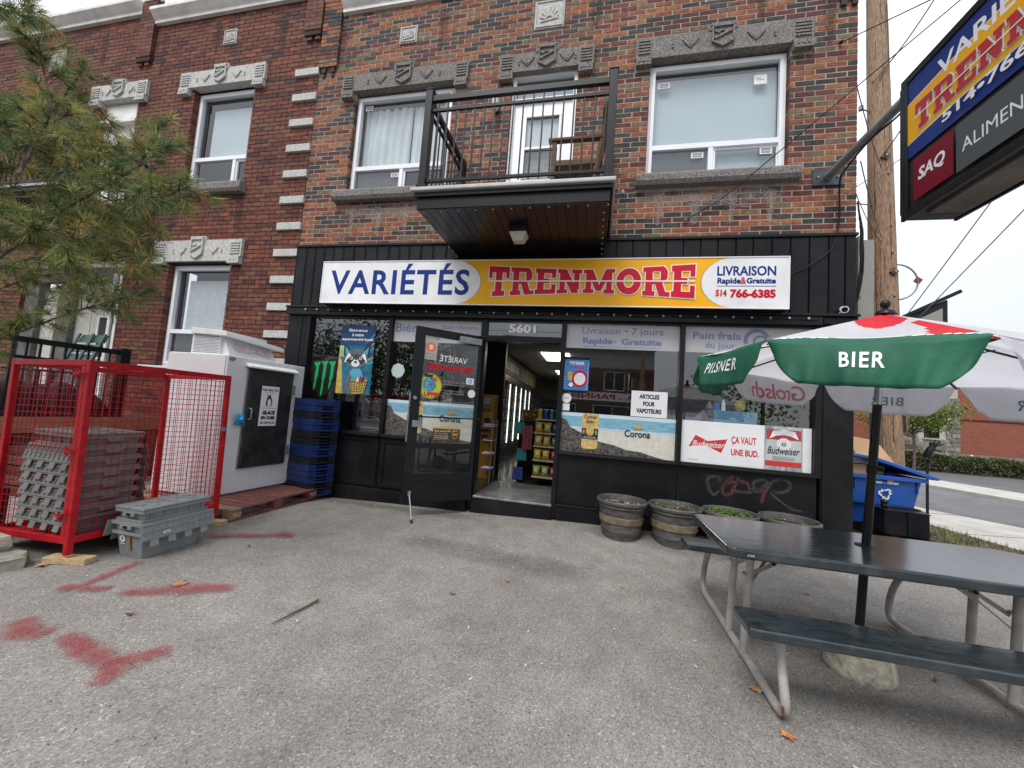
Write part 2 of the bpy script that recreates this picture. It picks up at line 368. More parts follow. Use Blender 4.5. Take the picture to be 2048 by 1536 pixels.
# sprayed red strokes and worn dark tracks on the asphalt: thin flat paint, fading to its edges
red_spray = smear_mat('red_spray', (.29, .016, .028), .74, 300, .45, nscale2=9)
dark_smear = smear_mat('dark_smear', (.06, .058, .055), .28, 90, .3)
def ribbon(name, pts, wds, z, m, parent, plane='z', y=0.):
    mb = MB(); n = len(pts); uv = []
    # resample finely so that the fade is even
    P = []; W = []
    for i in range(n-1):
        for k in range(6): t = k/6; P.append(Vector(pts[i]).lerp(Vector(pts[i+1]), t)); W.append(wds[i]*(1-t)+wds[i+1]*t)
    P.append(Vector(pts[-1])); W.append(wds[-1]); K = len(P); vs = []
    for i, p in enumerate(P):
        d = (P[min(i+1, K-1)]-P[max(i-1, 0)]).normalized(); q = Vector((-d.y, d.x))*W[i]/2
        for s_ in (-1, 0, 1):
            a = p+q*s_
            vs.append((a.x, a.y, z+gz(a.x, a.y)) if plane == 'z' else (a.x, y, a.y)); uv.append((i/(K-1), .5+.5*s_))
    f = []
    for i in range(K-1):
        for s_ in (0, 1): f.append((i*3+s_, (i+1)*3+s_, (i+1)*3+s_+1, i*3+s_+1))
    mb.add(vs, f); return mb.build(name, m, parent, uvs=uv)
for i, (pts, wd) in enumerate([([(-3.06, -3.40), (-2.86, -3.50), (-2.72, -3.45)], [.13, .19, .14]), ([(-2.70, -3.43), (-2.42, -3.50), (-2.12, -3.53)], [.10, .16, .12]),
        ([(-2.03, -3.34), (-2.14, -3.5), (-2.08, -3.68)], [.12, .2, .09]), ([(-3.20, -3.10), (-3.26, -2.86), (-3.32, -2.62)], [.08, .11, .08]),
        ([(-3.19, -3.10), (-3.00, -3.02)], [.1, .12]), ([(-2.96, -3.08), (-2.62, -2.88), (-2.30, -2.71)], [.08, .21, .13]), ([(-3.47, -2.10), (-3.1, -1.9), (-2.76, -1.71)], [.13, .15, .16]),
        ([(-2.9, -1.8), (-2.76, -1.73)], [.18, .2]), ([(-3.32, -3.10), (-3.18, -3.12)], [.10, .14])]):
    tag(ribbon('spray_stroke', pts, [v*1.15 for v in wd], .010+.0006*i, red_spray, forecourt))
for pts, wd in [([(-1.9, -1.35), (-1.2, -1.42), (-.5, -1.52), (.15, -1.5)], [.4, .5, .55, .35]), ([(-.2, -.2), (1.2, -.4), (2.6, -.3)], [.5, .7, .5]), ([(-4.6, -2.9), (-3.9, -2.4), (-3.5, -1.2)], [1.2, 1.0, .8]),
                ([(-3.7, -.25), (-2.6, -.3), (-1.3, -.35)], [.5, .4, .4]), ([(-3.9, -3.7), (-2.6, -4.2)], [.7, .5])]:
    ribbon('worn_patch', pts, wd, .0075, dark_smear, forecourt)

# ------------------------------------------------------------------ brick walls
def brick_mat(name, col, ribbed=False, var=.3):
    m = mat(name, col, .85, var=var, scale=16, bump=.45, bscale=110, dirt=.5, dcol=tuple(c*.42 for c in col), dscale=.9)
    if ribbed:
        N, L = m.node_tree.nodes, m.node_tree.links; g = N.new('ShaderNodeNewGeometry')
        wv = N.new('ShaderNodeTexWave'); wv.bands_direction = 'X'; wv.inputs['Scale'].default_value = 22; wv.inputs['Distortion'].default_value = 3; wv.inputs['Detail'].default_value = 2
        L.new(g.outputs['Position'], wv.inputs[0])
        b = N['Principled BSDF']; src = b.inputs['Base Color'].links[0].from_socket
        mx = N.new('ShaderNodeMix'); mx.data_type = 'RGBA'; mx.blend_type = 'MULTIPLY'; mx.inputs['Factor'].default_value = .55
        L.new(src, mx.inputs['A']); L.new(wv.outputs['Color'], mx.inputs['B']); L.new(mx.outputs['Result'], b.inputs['Base Color'])
    return m
orange = [brick_mat('orange_brick_%s' % n, c) for n, c in (('a', (.29, .098, .042)), ('b', (.25, .080, .037)), ('c', (.215, .064, .033)), ('d', (.28, .112, .048)))]
maroon = [brick_mat('maroon_brick_%s' % n, c) for n, c in (('a', (.11, .028, .026)), ('b', (.15, .038, .03)), ('c', (.08, .022, .022)))]
char = [brick_mat('charcoal_brick_%s' % n, c) for n, c in (('a', (.036, .036, .035)), ('b', (.052, .049, .043)), ('c', (.028, .027, .029)))]
tan = [brick_mat('tan_ribbed_brick_%s' % n, c, True) for n, c in (('a', (.24, .165, .09)), ('b', (.20, .135, .078)))]
rbs = [brick_mat('row_house_brick_%s' % n, c) for n, c in (('a', (.14, .040, .024)), ('b', (.125, .034, .024)), ('c', (.165, .050, .028)), ('d', (.15, .070, .036)), ('e', (.085, .027, .022)), ('f', (.21, .064, .032)), ('g', (.14, .050, .029)), ('h', (.062, .023, .020)))]
mort_l = mat('pale_mortar', (.38, .315, .255), .95, dirt=.5, dcol=(.20, .17, .14), dscale=1.1, var=.2, scale=9, bump=.4, bscale=120)
mort_d = mat('dark_mortar', (.042, .020, .016), .95, var=.2, scale=9)
def subtract(a, b, cuts, mn=.012):
    iv = [(a, b)]
    for c, d in cuts:
        nv = []
        for p, q in iv:
            if d <= p or c >= q: nv.append((p, q)); continue
            if c > p: nv.append((p, c))
            if d < q: nv.append((d, q))
        iv = nv
    return [(p, q) for p, q in iv if q-p > mn]
def brick_wall(parent, x0, x1, z0, z1, course, pitch, joint, holes, pick, face=0., depth=.1, n_ind=300, shift=.5, extra=None):
    h = course-joint; full = pitch-joint; lst = []
    nrow = int((z1-z0)/course+.5)
    for r in range(nrow):
        z = z0+r*course+joint/2
        cuts = [(a, b) for a, b, c, d in holes if min(d, z+h)-max(c, z) > .35*h]
        s = -((r*shift) % 1.)*pitch
        i = 0
        while x0+s+i*pitch < x1:
            a = x0+s+i*pitch; b = a+full
            for p, q in subtract(max(a, x0), min(b, x1), [(c-.0, d) for c, d in cuts]):
                for c, d in cuts:                    # close up to the edge of an opening
                    if 0 < c-q < .02: q = c
                    if 0 < p-d < .02: p = d
                lst.append((p, q, z, r, i))
            i += 1
    full_l = [t for t in lst if t[1]-t[0] > full-.002]
    full_l.sort(key=lambda t: (Vector(((t[0]+t[1])/2, face, t[2]))-CAM).length)
    ind = set(id(t) for t in full_l[:n_ind]); meshes = {}
    st = MB()
    for t in lst:
        p, q, z, r, i = t; m = pick(r, i); jy = random.uniform(-.002, .002)
        if id(t) in ind:
            key = m.name
            if key not in meshes:
                me_o = B(-full/2, full/2, 0, depth, 0, h).build('brick', m); meshes[key] = me_o.data; bpy.data.objects.remove(me_o)
            o = bpy.data.objects.new('brick', meshes[key]); sc.collection.objects.link(o); o.parent = parent
            o.location = Vector(((p+q)/2, face+jy, z))-wloc(parent)
        else: st.box(p, q, face+jy, face+depth, z, z+h, m)
    if extra: extra(st)
    o = st.build('brick', None, parent); tag(o, kind='stuff')
def backing(parent, x0, x1, z0, z1, holes, y, m, depth=.35, name='wall'):
    holes = [(a-.007, b+.007, c-.007, d+.007) for a, b, c, d in holes]
    xs = sorted(set([x0, x1]+[v for a, b, c, d in holes for v in (a, b) if x0 < v < x1]))
    zs = sorted(set([z0, z1]+[v for a, b, c, d in holes for v in (c, d) if z0 < v < z1]))
    mb = MB()
    for i in range(len(xs)-1):
        for j in range(len(zs)-1):
            cx, cz = (xs[i]+xs[i+1])/2, (zs[j]+zs[j+1])/2
            if any(a < cx < b and c < cz < d for a, b, c, d in holes): continue
            mb.box(xs[i], xs[i+1], y, y+depth, zs[j], zs[j+1], m)
    return mb.build(name, None, parent)
store = thing('shop_building', (-.9, 0, 0), 'two-storey multicoloured brick building with a black ground-floor shopfront', 'building')
house = thing('row_house', (-9, 0, 0), 'dark red brick row house left of the shop, with pale carved lintels', 'building')
def pick_store(r, i):
    k = (i*3+r*2+(r//3)) % 8
    if random.random() < .25: k = random.randrange(8)
    return random.choice([orange, char, maroon, orange, char, tan, orange, maroon][k])
def pick_house(r, i):
    return random.choice(rbs[:5]+[rbs[6]]*2+([rbs[5]] if random.random() < .55 else [rbs[7]]))
SW = [(-3.97, -2.32, 4.56, 6.21), (-1.42, -.485, 3.83, 6.235), (.478, 2.137, 4.545, 6.18)]
SL = [(-4.195, -3.98, 6.085, 6.49), (-2.31, -2.10, 6.075, 6.485), (-4.0, -2.3, 6.2, 6.485), (-3.32, -2.98, 6.4, 6.57),
      (-1.62, -1.405, 6.09, 6.49), (-.49, -.275, 6.08, 6.49), (-1.42, -.48, 6.2, 6.485), (-1.10, -.76, 6.4, 6.57),
      (.275, .487, 6.065, 6.485), (2.135, 2.375, 6.065, 6.48), (.48, 2.14, 6.17, 6.475), (1.17, 1.515, 6.4, 6.54),
      (-4.13, -2.16, 4.385, 4.56), (.355, 2.245, 4.38, 4.55), (-3.29, -3.0, 6.93, 7.21), (-1.16, -.73, 6.845, 7.29), (1.12, 1.42, 6.91, 7.2), (-4.70, -4.36, 6.68, 8)]
backing(store, -4.70, 2.85, 3.69, 7.62, SW, .0035, mort_l)
brick_wall(store, -4.695, 2.862, 3.705, 7.61, .0706, .226, .0150, SW+SL, pick_store, shift=.5)
# raised pier of brick at the party line, corbelled out on two little brackets
pb = MB()
for r in range(17):
    z = 6.69+r*.0706
    for a, b in ([(-4.69, -4.475), (-4.462, -4.36)] if r % 2 else [(-4.69, -4.60), (-4.588, -4.36)]):
        pb.box(a, b, -.045, .1, z, z+.058, pick_store(r, 1))
for x in (-4.60, -4.44): pb.box(x-.035, x+.035, -.03, .02, 6.60, 6.685, char[0]); pb.box(x-.02, x+.02, -.02, .02, 6.53, 6.60, char[1])
for r in range(6): pb.box(2.66, 2.87, -.045, .06, 6.69+r*.0706, 6.748+r*.0706, pick_store(r, 2))
for x in (2.70, 2.82): pb.box(x-.03, x+.03, -.03, .02, 6.60, 6.685, char[0])
tag(pb.build('brick_pier', None, store), kind='stuff')
B(-4.69, -4.37, -.037, .1, 6.7, 7.88).build('pier_mortar', mort_l, store)
# coping
def cornice(parent, x0, x1, z, m, out=.16, name='cornice'):
    mb = MB(); prof = [(0, 0), (out*.35, 0), (out*.35, .06), (out*.6, .09), (out*.95, .15), (out, .16), (out, .215), (0, .215)]
    pts = [(x0, -y, z+zz) for y, zz in prof]+[]
    mb.prism(pts[::-1], (x1-x0, 0, 0)); return mb.build(name, m, parent)
cornice(store, -4.34, 2.95, 7.6, white_paint, .14)
cornice(store, -4.72, -4.345, 7.86, white_paint, .10)
B(-4.72, 2.87, 0, .4, 7.6, 7.79).build('parapet', white_paint, store)
B(2.60, 2.85, .009, 11, 0, 7.6).build('side_wall', mort_d, store)
cladside = MB()
B(2.852, 2.866, .02, 11, 0.02, 7.6).build('side_wall', mat('side_brick', (.16, .06, .04), .9, var=.4, scale=12), store)
B(-4.7, 2.85, .36, 11, 7.5, 7.58).build('roof', dark_room, store)

# left-hand house
HW = [(-7.235, -5.95, 4.82, 6.63), (-7.265, -5.972, 1.69, 3.46), (-9.43, -8.53, 4.18, 6.61), (-10.75, -8.27, .82, 3.55)]
QZ = [6.595-.4366*k for k in range(12)]
HL = [(-7.53, -7.30, 6.51, 6.925), (-5.955, -5.73, 6.505, 6.92), (-7.3, -5.95, 6.62, 6.935), (-6.81, -6.495, 6.8, 6.99),
      (-9.67, -9.42, 6.52, 6.92), (-8.54, -8.30, 6.505, 6.905), (-9.45, -8.52, 6.60, 6.9), (-9.15, -8.82, 6.8, 6.97),
      (-7.57, -7.30, 3.43, 3.84), (-5.99, -5.75, 3.415, 3.83), (-7.3, -5.97, 3.46, 3.83), (-6.80, -6.48, 3.7, 3.9),
      (-7.4, -5.87, 4.64, 4.82), (-7.49, -5.85, 1.60, 1.69), (-6.73, -6.46, 7.39, 7.67), (-10.99, -10.59, 7.42, 7.84)]
HL += [(-5.137, -4.69, z, z+.12) for z in QZ]
backing(house, -14, -4.705, -.3, 8.0, HW, .010, mort_d)
backing(house, -14, -8.4, 8.0, 8.26, [], .009, mort_d)
brick_wall(house, -14, -4.712, .25, 8.02, .0729, .222, .0105, HW+HL, pick_house,
           extra=lambda st: [st.box(-14+k*.222, -14+k*.222+.215, 0, .1, 8.035+r*.0729, 8.035+r*.0729+.066, pick_house(0, 0)) for r in range(3) for k in range(25)])
stone = mat('pale_limestone', (.50, .495, .47), .9, var=.16, scale=30, bump=.5, bscale=140, dirt=.3, dcol=(.2, .19, .17), dscale=5)
granite = mat('weathered_granite', (.22, .20, .185), .9, var=.75, scale=95, bump=.7, bscale=110, dirt=.35, dcol=(.07, .065, .06), dscale=4)
for z in QZ:
    B(-5.135, -4.69, -.04, .09, z, z+.118).build('quoin_stone', stone, house, bevel=.004)
for x0, x1, zt in ((-5.03, -4.712, 8.05), (-8.665, -8.32, 8.5)):
    pb = MB()
    B(x0+.005, x1-.005, -.058, .05, 7.28, zt+.1).build('pier_mortar', mort_d, house)
    for r in range(int((zt-7.2)/.0729)):
        z = 7.22+r*.0729
        if r < 2:
            for k in range(2-0): a = x0+.04+k*.16; pb.box(a, a+.09, -.035-.015*r, .05, z, z+.066, pick_house(0, 0))
            continue
        for a, b in ([(x0, x0+.215), (x0+.222, x1)] if r % 2 else [(x0, x0+.10), (x0+.107, x1)]): pb.box(a, b, -.068, .05, z, z+.066, pick_house(r, 0))
    tag(pb.build('brick_pier', None, house), kind='stuff')
cornice(house, -14, -8.665, 8.255, white_paint, .17)
cornice(house, -8.32, -5.03, 8.0, white_paint, .17); cornice(house, -5.02, -4.74, 8.1, white_paint, .12)
cornice(house, -8.75, -8.24, 8.50, white_paint, .17)
B(-14, -8.67, 0, .4, 8.26, 8.45).build('parapet', white_paint, house); B(-8.3, -4.74, 0.1, .4, 8.02, 8.2).build('parapet', white_paint, house)
B(-14, -4.72, .36, 9, 8.0, 8.02).build('roof', dark_room, house)

def lintel(parent, xl, xr, bl, br, z0, zt, zb, m, shield, ze=None):
    """carved stone lintel: beam bl..br from zb to zt, end blocks out to xl/xr down to z0, shield on top"""
    mb = MB(); ze = ze or zt
    mb.box(bl, br, -.045, .09, zb, zt, m)
    # moulded lower edge of the beam
    for a, b in ((xl, bl), (br, xr)):
        mb.box(a, b, -.05, .09, z0+.12, ze, m)
        n = 5; hh = (ze-z0-.19)/n
        for k in range(n): mb.box(a+.03, b-.03, -.066, -.05, z0+.165+k*hh, z0+.165+(k+.5)*hh, m)
        mb.box(a+.01, b-.01, -.07, .09, z0, z0+.115, m)
        for k in range(3): 
            c = a+.03+(b-a-.06)*(k+.5)/3; mb.box(c-.016, c+.016, -.078, -.07, z0+.05, z0+.09, m)
        mb.box(a+.01, b-.01, -.08, -.07, z0+.0, z0+.02, m)
    c = (shield[0]+shield[1])/2; hw = (shield[1]-shield[0])/2; st, sb = shield[2], shield[3]
    mb.box(c-hw, c+hw, -.055, .09, zt-.02, st, m)
    mb.box(c-hw*.85, c+hw*.85, -.075, -.055, st-.035, st-.008, m)
    def bars(pts, wd=.014, y0=-.045, t=.016):
        for p, q in zip(pts[:-1], pts[1:]): mb.bar((p[0], y0-t/2, p[1]), (q[0], y0-t/2, q[1]), wd, t, m, up=(0, 1, 0))
    e = [(c-hw*.72, st-.05), (c-hw*.72, sb+.09), (c, sb+.02), (c+hw*.72, sb+.09), (c+hw*.72, st-.05), (c-hw*.72, st-.05)]
    mb.prism([(x, -.056, z) for x, z in [(c-hw*.72, st-.05), (c+hw*.72, st-.05), (c+hw*.72, sb+.09), (c, sb+.02), (c-hw*.72, sb+.09)]], (0, .012, 0), m)
    bars(e, .02, -.05, .028)
    mid = (st+sb)/2
    bars([(c-hw*.6, mid-.05), (c+hw*.6, mid+.05)], .022, -.05, .028)
    bars([(c-hw*.6, mid+.06), (c-hw*.35, mid+.03), (c-hw*.1, mid+.06), (c+hw*.2, mid+.04)], .013, -.05, .024)
    zc = (zb+zt)/2
    for s_ in (-1, 1):
        x = c+s_*(hw+(br-bl)*.13)
        for k in range(2): bars([(x-.10+.02*k, zc+.05-.03*k), (x, zc-.04-.028*k), (x+.10-.02*k, zc+.05-.03*k)], .012)
        x2 = c+s_*(hw+(br-bl)*.26); bars([(x2, zc-.045), (x2, zc-.02)], .022); bars([(x2, zc-.005), (x2, zc+.02)], .022)
    return mb.build('lintel', None, parent)
lintel(store, -4.195, -2.10, -3.98, -2.31, 6.085, 6.485, 6.205, granite, (-3.315, -2.98, 6.57, 6.215))
lintel(store, -1.62, -.275, -1.405, -.49, 6.085, 6.487, 6.205, granite, (-1.095, -.77, 6.57, 6.215))
lintel(store, .275, 2.375, .487, 2.14, 6.068, 6.478, 6.175, granite, (1.17, 1.515, 6.545, 6.20))
lintel(house, -7.53, -5.73, -7.30, -5.955, 6.51, 6.925, 6.632, stone, (-6.81, -6.495, 6.99, 6.65))
lintel(house, -9.67, -8.30, -9.42, -8.54, 6.51, 6.91, 6.61, stone, (-9.15, -8.82, 6.975, 6.63))
lintel(house, -7.57, -5.75, -7.30, -5.99, 3.425, 3.835, 3.475, stone, (-6.80, -6.48, 3.895, 3.50))
def sill(parent, x0, x1, z0, z1, m):
    mb = MB(); prof = [(-.10, z1), (-.12, z1-.03), (-.12, z0+.05), (-.09, z0), (.1, z0), (.1, z1+.015)]
    mb.prism([(x0, y, z) for y, z in prof], (x1-x0, 0, 0)); mb.build('sill', m, parent, bevel=.006)
sill(store, -4.13, -2.16, 4.385, 4.548, granite); sill(store, .355, 2.245, 4.38, 4.538, granite)
sill(house, -7.4, -5.87, 4.64, 4.815, granite); sill(house, -7.49, -5.85, 1.60, 1.685, stone)
def plaque(parent, x0, x1, z0, z1, m):
    mb = MB(); mb.box(x0, x1, -.02, .09, z0, z1, m)
    c, d = (x0+x1)/2, (z0+z1)/2; w_, h = (x1-x0), (z1-z0)
    for a in ((x0+.02, x0+.032), (x1-.032, x1-.02)): mb.box(a[0], a[1], -.032, -.02, z0+.02, z1-.02, m)
    for a in ((z0+.02, z0+.032), (z1-.032, z1-.02)): mb.box(x0+.033, x1-.033, -.032, -.02, a[0], a[1], m)
    for k in range(7):
        an = R(15+25*k); r0, r1 = w_*.1, w_*.32
        mb.bar((c+math.cos(an)*r0, -.026, d-h*.2+math.sin(an)*r0), (c+math.cos(an)*r1, -.026, d-h*.2+math.sin(an)*r1*1.4), w_*.06, .014, m, up=(0, 1, 0))
    mb.bar((c-w_*.3, -.026, d-h*.26), (c+w_*.3, -.026, d-h*.18), .02, .014, m, up=(0, 1, 0))
    mb.build('plaque', None, parent)
plaque(store, -3.29, -3.0, 6.93, 7.21, stone); plaque(store, -1.16, -.73, 6.85, 7.285, stone); plaque(store, 1.12, 1.42, 6.91, 7.2, stone)
plaque(house, -6.73, -6.46, 7.395, 7.67, stone); plaque(house, -10.99, -10.59, 7.42, 7.84, stone)

# ------------------------------------------------------------------ upper windows
blind_g = mat('grey_blind', (.66, .72, .74), .8, var=.04, scale=1.2)
curtain_m = mat('white_curtain', (.82, .84, .82), .85, var=.06, scale=3)
screen_m = mat('insect_screen', (.07, .075, .08), .7, var=.15, scale=30)
pane_dark = mat('unlit_room', (.04, .042, .045), .9, var=.2, scale=2)
def frame_rect(mb, x0, x1, z0, z1, wd, y0, y1, m):
    mb.box(x0, x1, y0, y1, z0, z0+wd, m); mb.box(x0, x1, y0, y1, z1-wd, z1, m)
    mb.box(x0, x0+wd, y0, y1, z0+wd, z1-wd, m); mb.box(x1-wd, x1, y0, y1, z0+wd, z1-wd, m)
def window(parent, x0, x1, z0, z1, zt, xm, y, cover, lower, fw=.055, sashleft=False, frame_m=None):
    """picture pane over two sliders; cover = what hangs behind the big pane"""
    fm = frame_m or white_vinyl; mb = MB()
    frame_rect(mb, x0, x1, z0, z1, fw, y, y+.09, fm); frame_rect(mb, x0+fw*.55, x1-fw*.55, z0+fw*.55, z1-fw*.55, fw*.8, y-.012, y+.05, fm)
    mb.box(x0+fw, x1-fw, y-.008, y+.08, zt-.035, zt+.035, fm)
    mb.box(xm-.03, xm+.03, y-.004, y+.07, z0+fw, zt-.035, fm)
    f = mb.build('window', None, parent, bevel=.004)
    pane(x0+fw, x1-fw, y+.055, zt+.035, z1-fw).build('pane', glass_up, f)
    pane(xm+.03, x1-fw, y+.045, z0+fw, zt-.035).build('pane', glass_up, f)
    pane(x0+fw, xm-.03, y+.03, z0+fw, zt-.035).build('pane', glass_up, f)
    sm = MB(); frame_rect(sm, xm+.03, x1-fw, z0+fw, zt-.035, .03, y+.02, y+.05, fm); sm.build('sash', None, f)
    if lower == 'screen': B(x0+fw, xm-.03, y+.06, y+.064, z0+fw, zt-.035).build('insect_screen', screen_m, f)
    cover(f, x0+fw, x1-fw, zt, z1-fw, y+.12)
    B(x0-.05, x1+.05, y+.42, y+.44, z0-.05, z1+.05).build('room', pane_dark, f)
    B(x0-.05, x1+.05, y+.1, y+.42, z1-.02, z1).build('room', pane_dark, f)
    return f
def blind(gap=0.0, m=None):
    def fn(f, x0, x1, z0, z1, y):
        B(x0+gap, x1, y, y+.004, z0-.4 if gap == 0 else z0, z1-(.06 if gap == 0 else .16)).build('blind', m or blind_g, f)
        if gap: pass
    return fn
def drape(f, x0, x1, z0, z1, y):
    for a, b, dz in ((x0+.03, x0+(x1-x0)*.55, .08), (x0+(x1-x0)*.57, x1, .05)):
        mb = MB(); n = 60; vs = []
        for i in range(n+1):
            t = i/n; x = a+(b-a)*t; yy = y+.02+.02*math.sin(t*38)+.008*math.sin(t*13)
            vs += [(x, yy, z0+.02), (x+.006*math.sin(t*9), yy, z1-.05-.03*abs(math.sin(t*15)))]
        mb.add(vs, [(2*i, 2*i+2, 2*i+3, 2*i+1) for i in range(n)]); mb.build('curtain', curtain_m, f, smooth=60)
def label_sheet(parent, x0, x1, z0, z1, y, txt=None):
    c = Canvas((x0, y, z0)); w_, h = x1-x0, z1-z0
    c.rect(0, 0, w_, h, white_print); c.rect(w_*.12, h*.14, w_*.88, h*.86, grey_print if txt is None else white_print)
    c.rect(w_*.2, h*.42, w_*.8, h*.5, white_print if txt is None else grey_print)
    if txt: c.text(txt, w_*.1, h*.55, w_*.5, h*.2, grey_print, shear=.2)
    c.build('sticker', parent)
w1 = window(store, -3.965, -2.325, 4.562, 6.175, 4.98, -3.10, .075, drape, 'screen')
label_sheet(w1, -3.86, -3.73, 5.99, 6.07, .125); label_sheet(w1, -3.28, -3.15, 4.83, 4.90, .1)
w2 = window(store, .483, 2.131, 4.55, 6.145, 4.985, 1.28, .075, blind(), 'screen')
label_sheet(w2, .60, .75, 5.87, 5.95, .125); label_sheet(w2, 1.05, 1.2, 4.83, 4.91, .10); label_sheet(w2, 1.86, 2.0, 4.83, 4.92, .10); label_sheet(w2, 1.78, 1.93, 5.80, 5.93, .125, 'ART')
w3 = window(house, -7.23, -5.955, 4.825, 6.60, 5.37, -6.30, .10, blind(.16, mat('pale_blind', (.74, .77, .78), .8, var=.04, scale=1)), '', fw=.065)
w4 = window(house, -7.26, -5.975, 1.695, 3.45, 2.30, -6.62, .10, blind(.16, mat('net_curtain', (.66, .67, .66), .8, var=.08, scale=9)), 'screen', fw=.065)
# upper back door with its transom, behind the balcony
mb = MB(); frame_rect(mb, -1.42, -.487, 3.80, 6.23, .05, .04, .14, white_vinyl); mb.box(-1.37, -.537, .045, .13, 5.80, 5.86, white_vinyl)
dr = mb.build('balcony_door', None, store, bevel=.004)
pane(-1.37, -.537, .115, 5.86, 6.18).build('pane', glass_up, dr)
B(-1.37, -.537, .16, .165, 5.86, 6.10).build('blind', blind_g, dr)
mb = MB(); mb.box(-1.37, -1.20, .08, .12, 3.85, 5.80, white_vinyl); mb.box(-.70, -.537, .08, .12, 3.85, 5.80, white_vinyl)
mb.box(-1.20, -.70, .08, .12, 5.60, 5.80, white_vinyl); mb.box(-1.20, -.70, .08, .12, 3.85, 4.68, white_vinyl)
frame_rect(mb, -1.215, -.685, 4.665, 5.615, .03, .065, .085, white_vinyl); mb.box(-1.19, -.71, .07, .11, 5.10, 5.135, white_vinyl)
mb.box(-1.13, -.77, .072, .082, 3.98, 4.50, white_vinyl)
lf = mb.build('door_leaf', None, dr, bevel=.003)
pane(-1.2, -.7, .10, 4.68, 5.6).build('pane', glass_up, dr)
B(-1.2, -.7, .13, .134, 5.13, 5.6).build('blind', curtain_m, dr); B(-1.2, -.7, .16, .164, 4.6, 5.12).build('blind', mat('beige_shade', (.35, .33, .29), .8, var=.15, scale=14), dr)
B(-1.5, -.4, .40, .42, 3.7, 6.3).build('room', pane_dark, dr)
# upper door of the left house and its ground-floor doors
mb = MB(); frame_rect(mb, -9.43, -8.53, 4.18, 6.60, .07, .08, .18, white_paint); mb.box(-9.36, -8.60, .06, .16, 6.24, 6.53, white_paint); mb.box(-9.40, -8.56, .0, .14, 6.18, 6.24, white_paint)
mb.box(-9.36, -8.60, .10, .16, 4.2, 5.35, white_paint); mb.box(-9.36, -9.03, .1, .16, 5.35, 6.18, white_paint); mb.box(-9.03, -8.60, .1, .16, 5.86, 6.18, white_paint)
d2 = mb.build('balcony_door', None, house)
pane(-9.03, -8.60, .13, 5.35, 5.86).build('pane', glass_up, d2); B(-8.95, -8.60, .17, .175, 5.3, 5.86).build('blind', mat('lilac_blind', (.42, .41, .52), .8, var=.05), d2)
greyw = mat('grey_weathered_wood', (.13, .125, .12), .85, var=.3, scale=5, bump=.4, bscale=20)
cream = mat('cream_door_paint', (.55, .53, .46), .5, var=.08, scale=3, dirt=.2)
mb = MB(); mb.box(-10.75, -8.27, .05, .2, 3.42, 3.55, white_paint); mb.box(-10.75, -8.27, .09, .2, 3.15, 3.42, greyw)
for x in (-10.75, -9.86, -8.55): mb.box(x, x+(.36 if x < -9 else .28), .06, .2, .82, 3.15, greyw)
for x in (-8.53, -8.38): mb.box(x, x+.06, .03, .07, .82, 3.3, white_paint)
mb.box(-9.5, -8.55, .12, .22, 3.05, 3.15, white_paint)
g2 = mb.build('entrance_frame', None, house)
for x0, x1 in ((-10.39, -9.86), (-9.50, -8.56)):
    n = 2 if x1-x0 > .6 else 1; wdt = (x1-x0)/n
    for k in range(n):
        a, b = x0+k*wdt, x0+(k+1)*wdt-.008; mb = MB(); mb.box(a, b, .15, .19, .86, 3.05, cream)
        if n == 2 and k == 1:
            for u in (a+.07, a+.26): mb.box(u, u+.12, .142, .15, 2.68, 2.92, cream)
            frame_rect(mb, a+.10, b-.08, 1.75, 2.55, .04, .13, .15, white_paint); mb.box(a+.14, b-.12, .14, .148, 1.79, 2.51, pane_dark)
        else:
            mb.box(a+.08, b-.08, .142, .15, 1.0, 1.9, cream); mb.box(a+.08, b-.08, .142, .15, 2.1, 2.9, cream)
        mb.build('door_leaf', None, house)
c = Canvas((-9.03, .118, 3.075)); c.rect(0, 0, .21, .1, cream); c.text('5607', .02, .02, .17, .06, blackplain, bold=.02); c.build('house_number', house)
# ------------------------------------------------------------------ shopfront: black cladding, frames, glass, panels
xs_b = [-4.70, -4.52, -4.363, -4.206, -4.04, -3.87, -3.69, -3.497, -3.30, -3.108, -2.94, -2.776, -2.59, -2.40, -2.2, -2.0, -1.8, -1.6, -1.4, -1.2, -1.0, -.8, -.6, -.42, -.23, -.04, .165, .37, .574, .773, .978, 1.179, 1.376, 1.58, 1.77, 1.973, 2.173, 2.37, 2.57, 2.735, 2.85]
B(-4.70, 2.845, -.01, .3, 2.74, 3.69).build('cladding_backing', blackplain, store)
for a, b in zip(xs_b[:-1], xs_b[1:]):
    mb = MB(); mb.box(a+.006, b-.006, -.032-random.uniform(0, .003), -.012, 2.745, 3.67, black)
    mb.box(a+.008, a+.022, -.042, -.033, 2.745, 3.67, black)
    mb.build('cladding_board', None, store, bevel=.002, seg=1)
mb = MB(); mb.box(-4.71, 2.86, -.055, .02, 3.672, 3.708, blackm); mb.box(-4.72, 2.86, -.10, .02, 2.705, 2.735, blackm); mb.box(-4.72, 2.50, -.085, .1, 2.60, 2.70, blackm); mb.box(2.52, 2.86, -.06, .1, 2.62, 2.70, black)
mb.build('header_beam', None, store, bevel=.004)
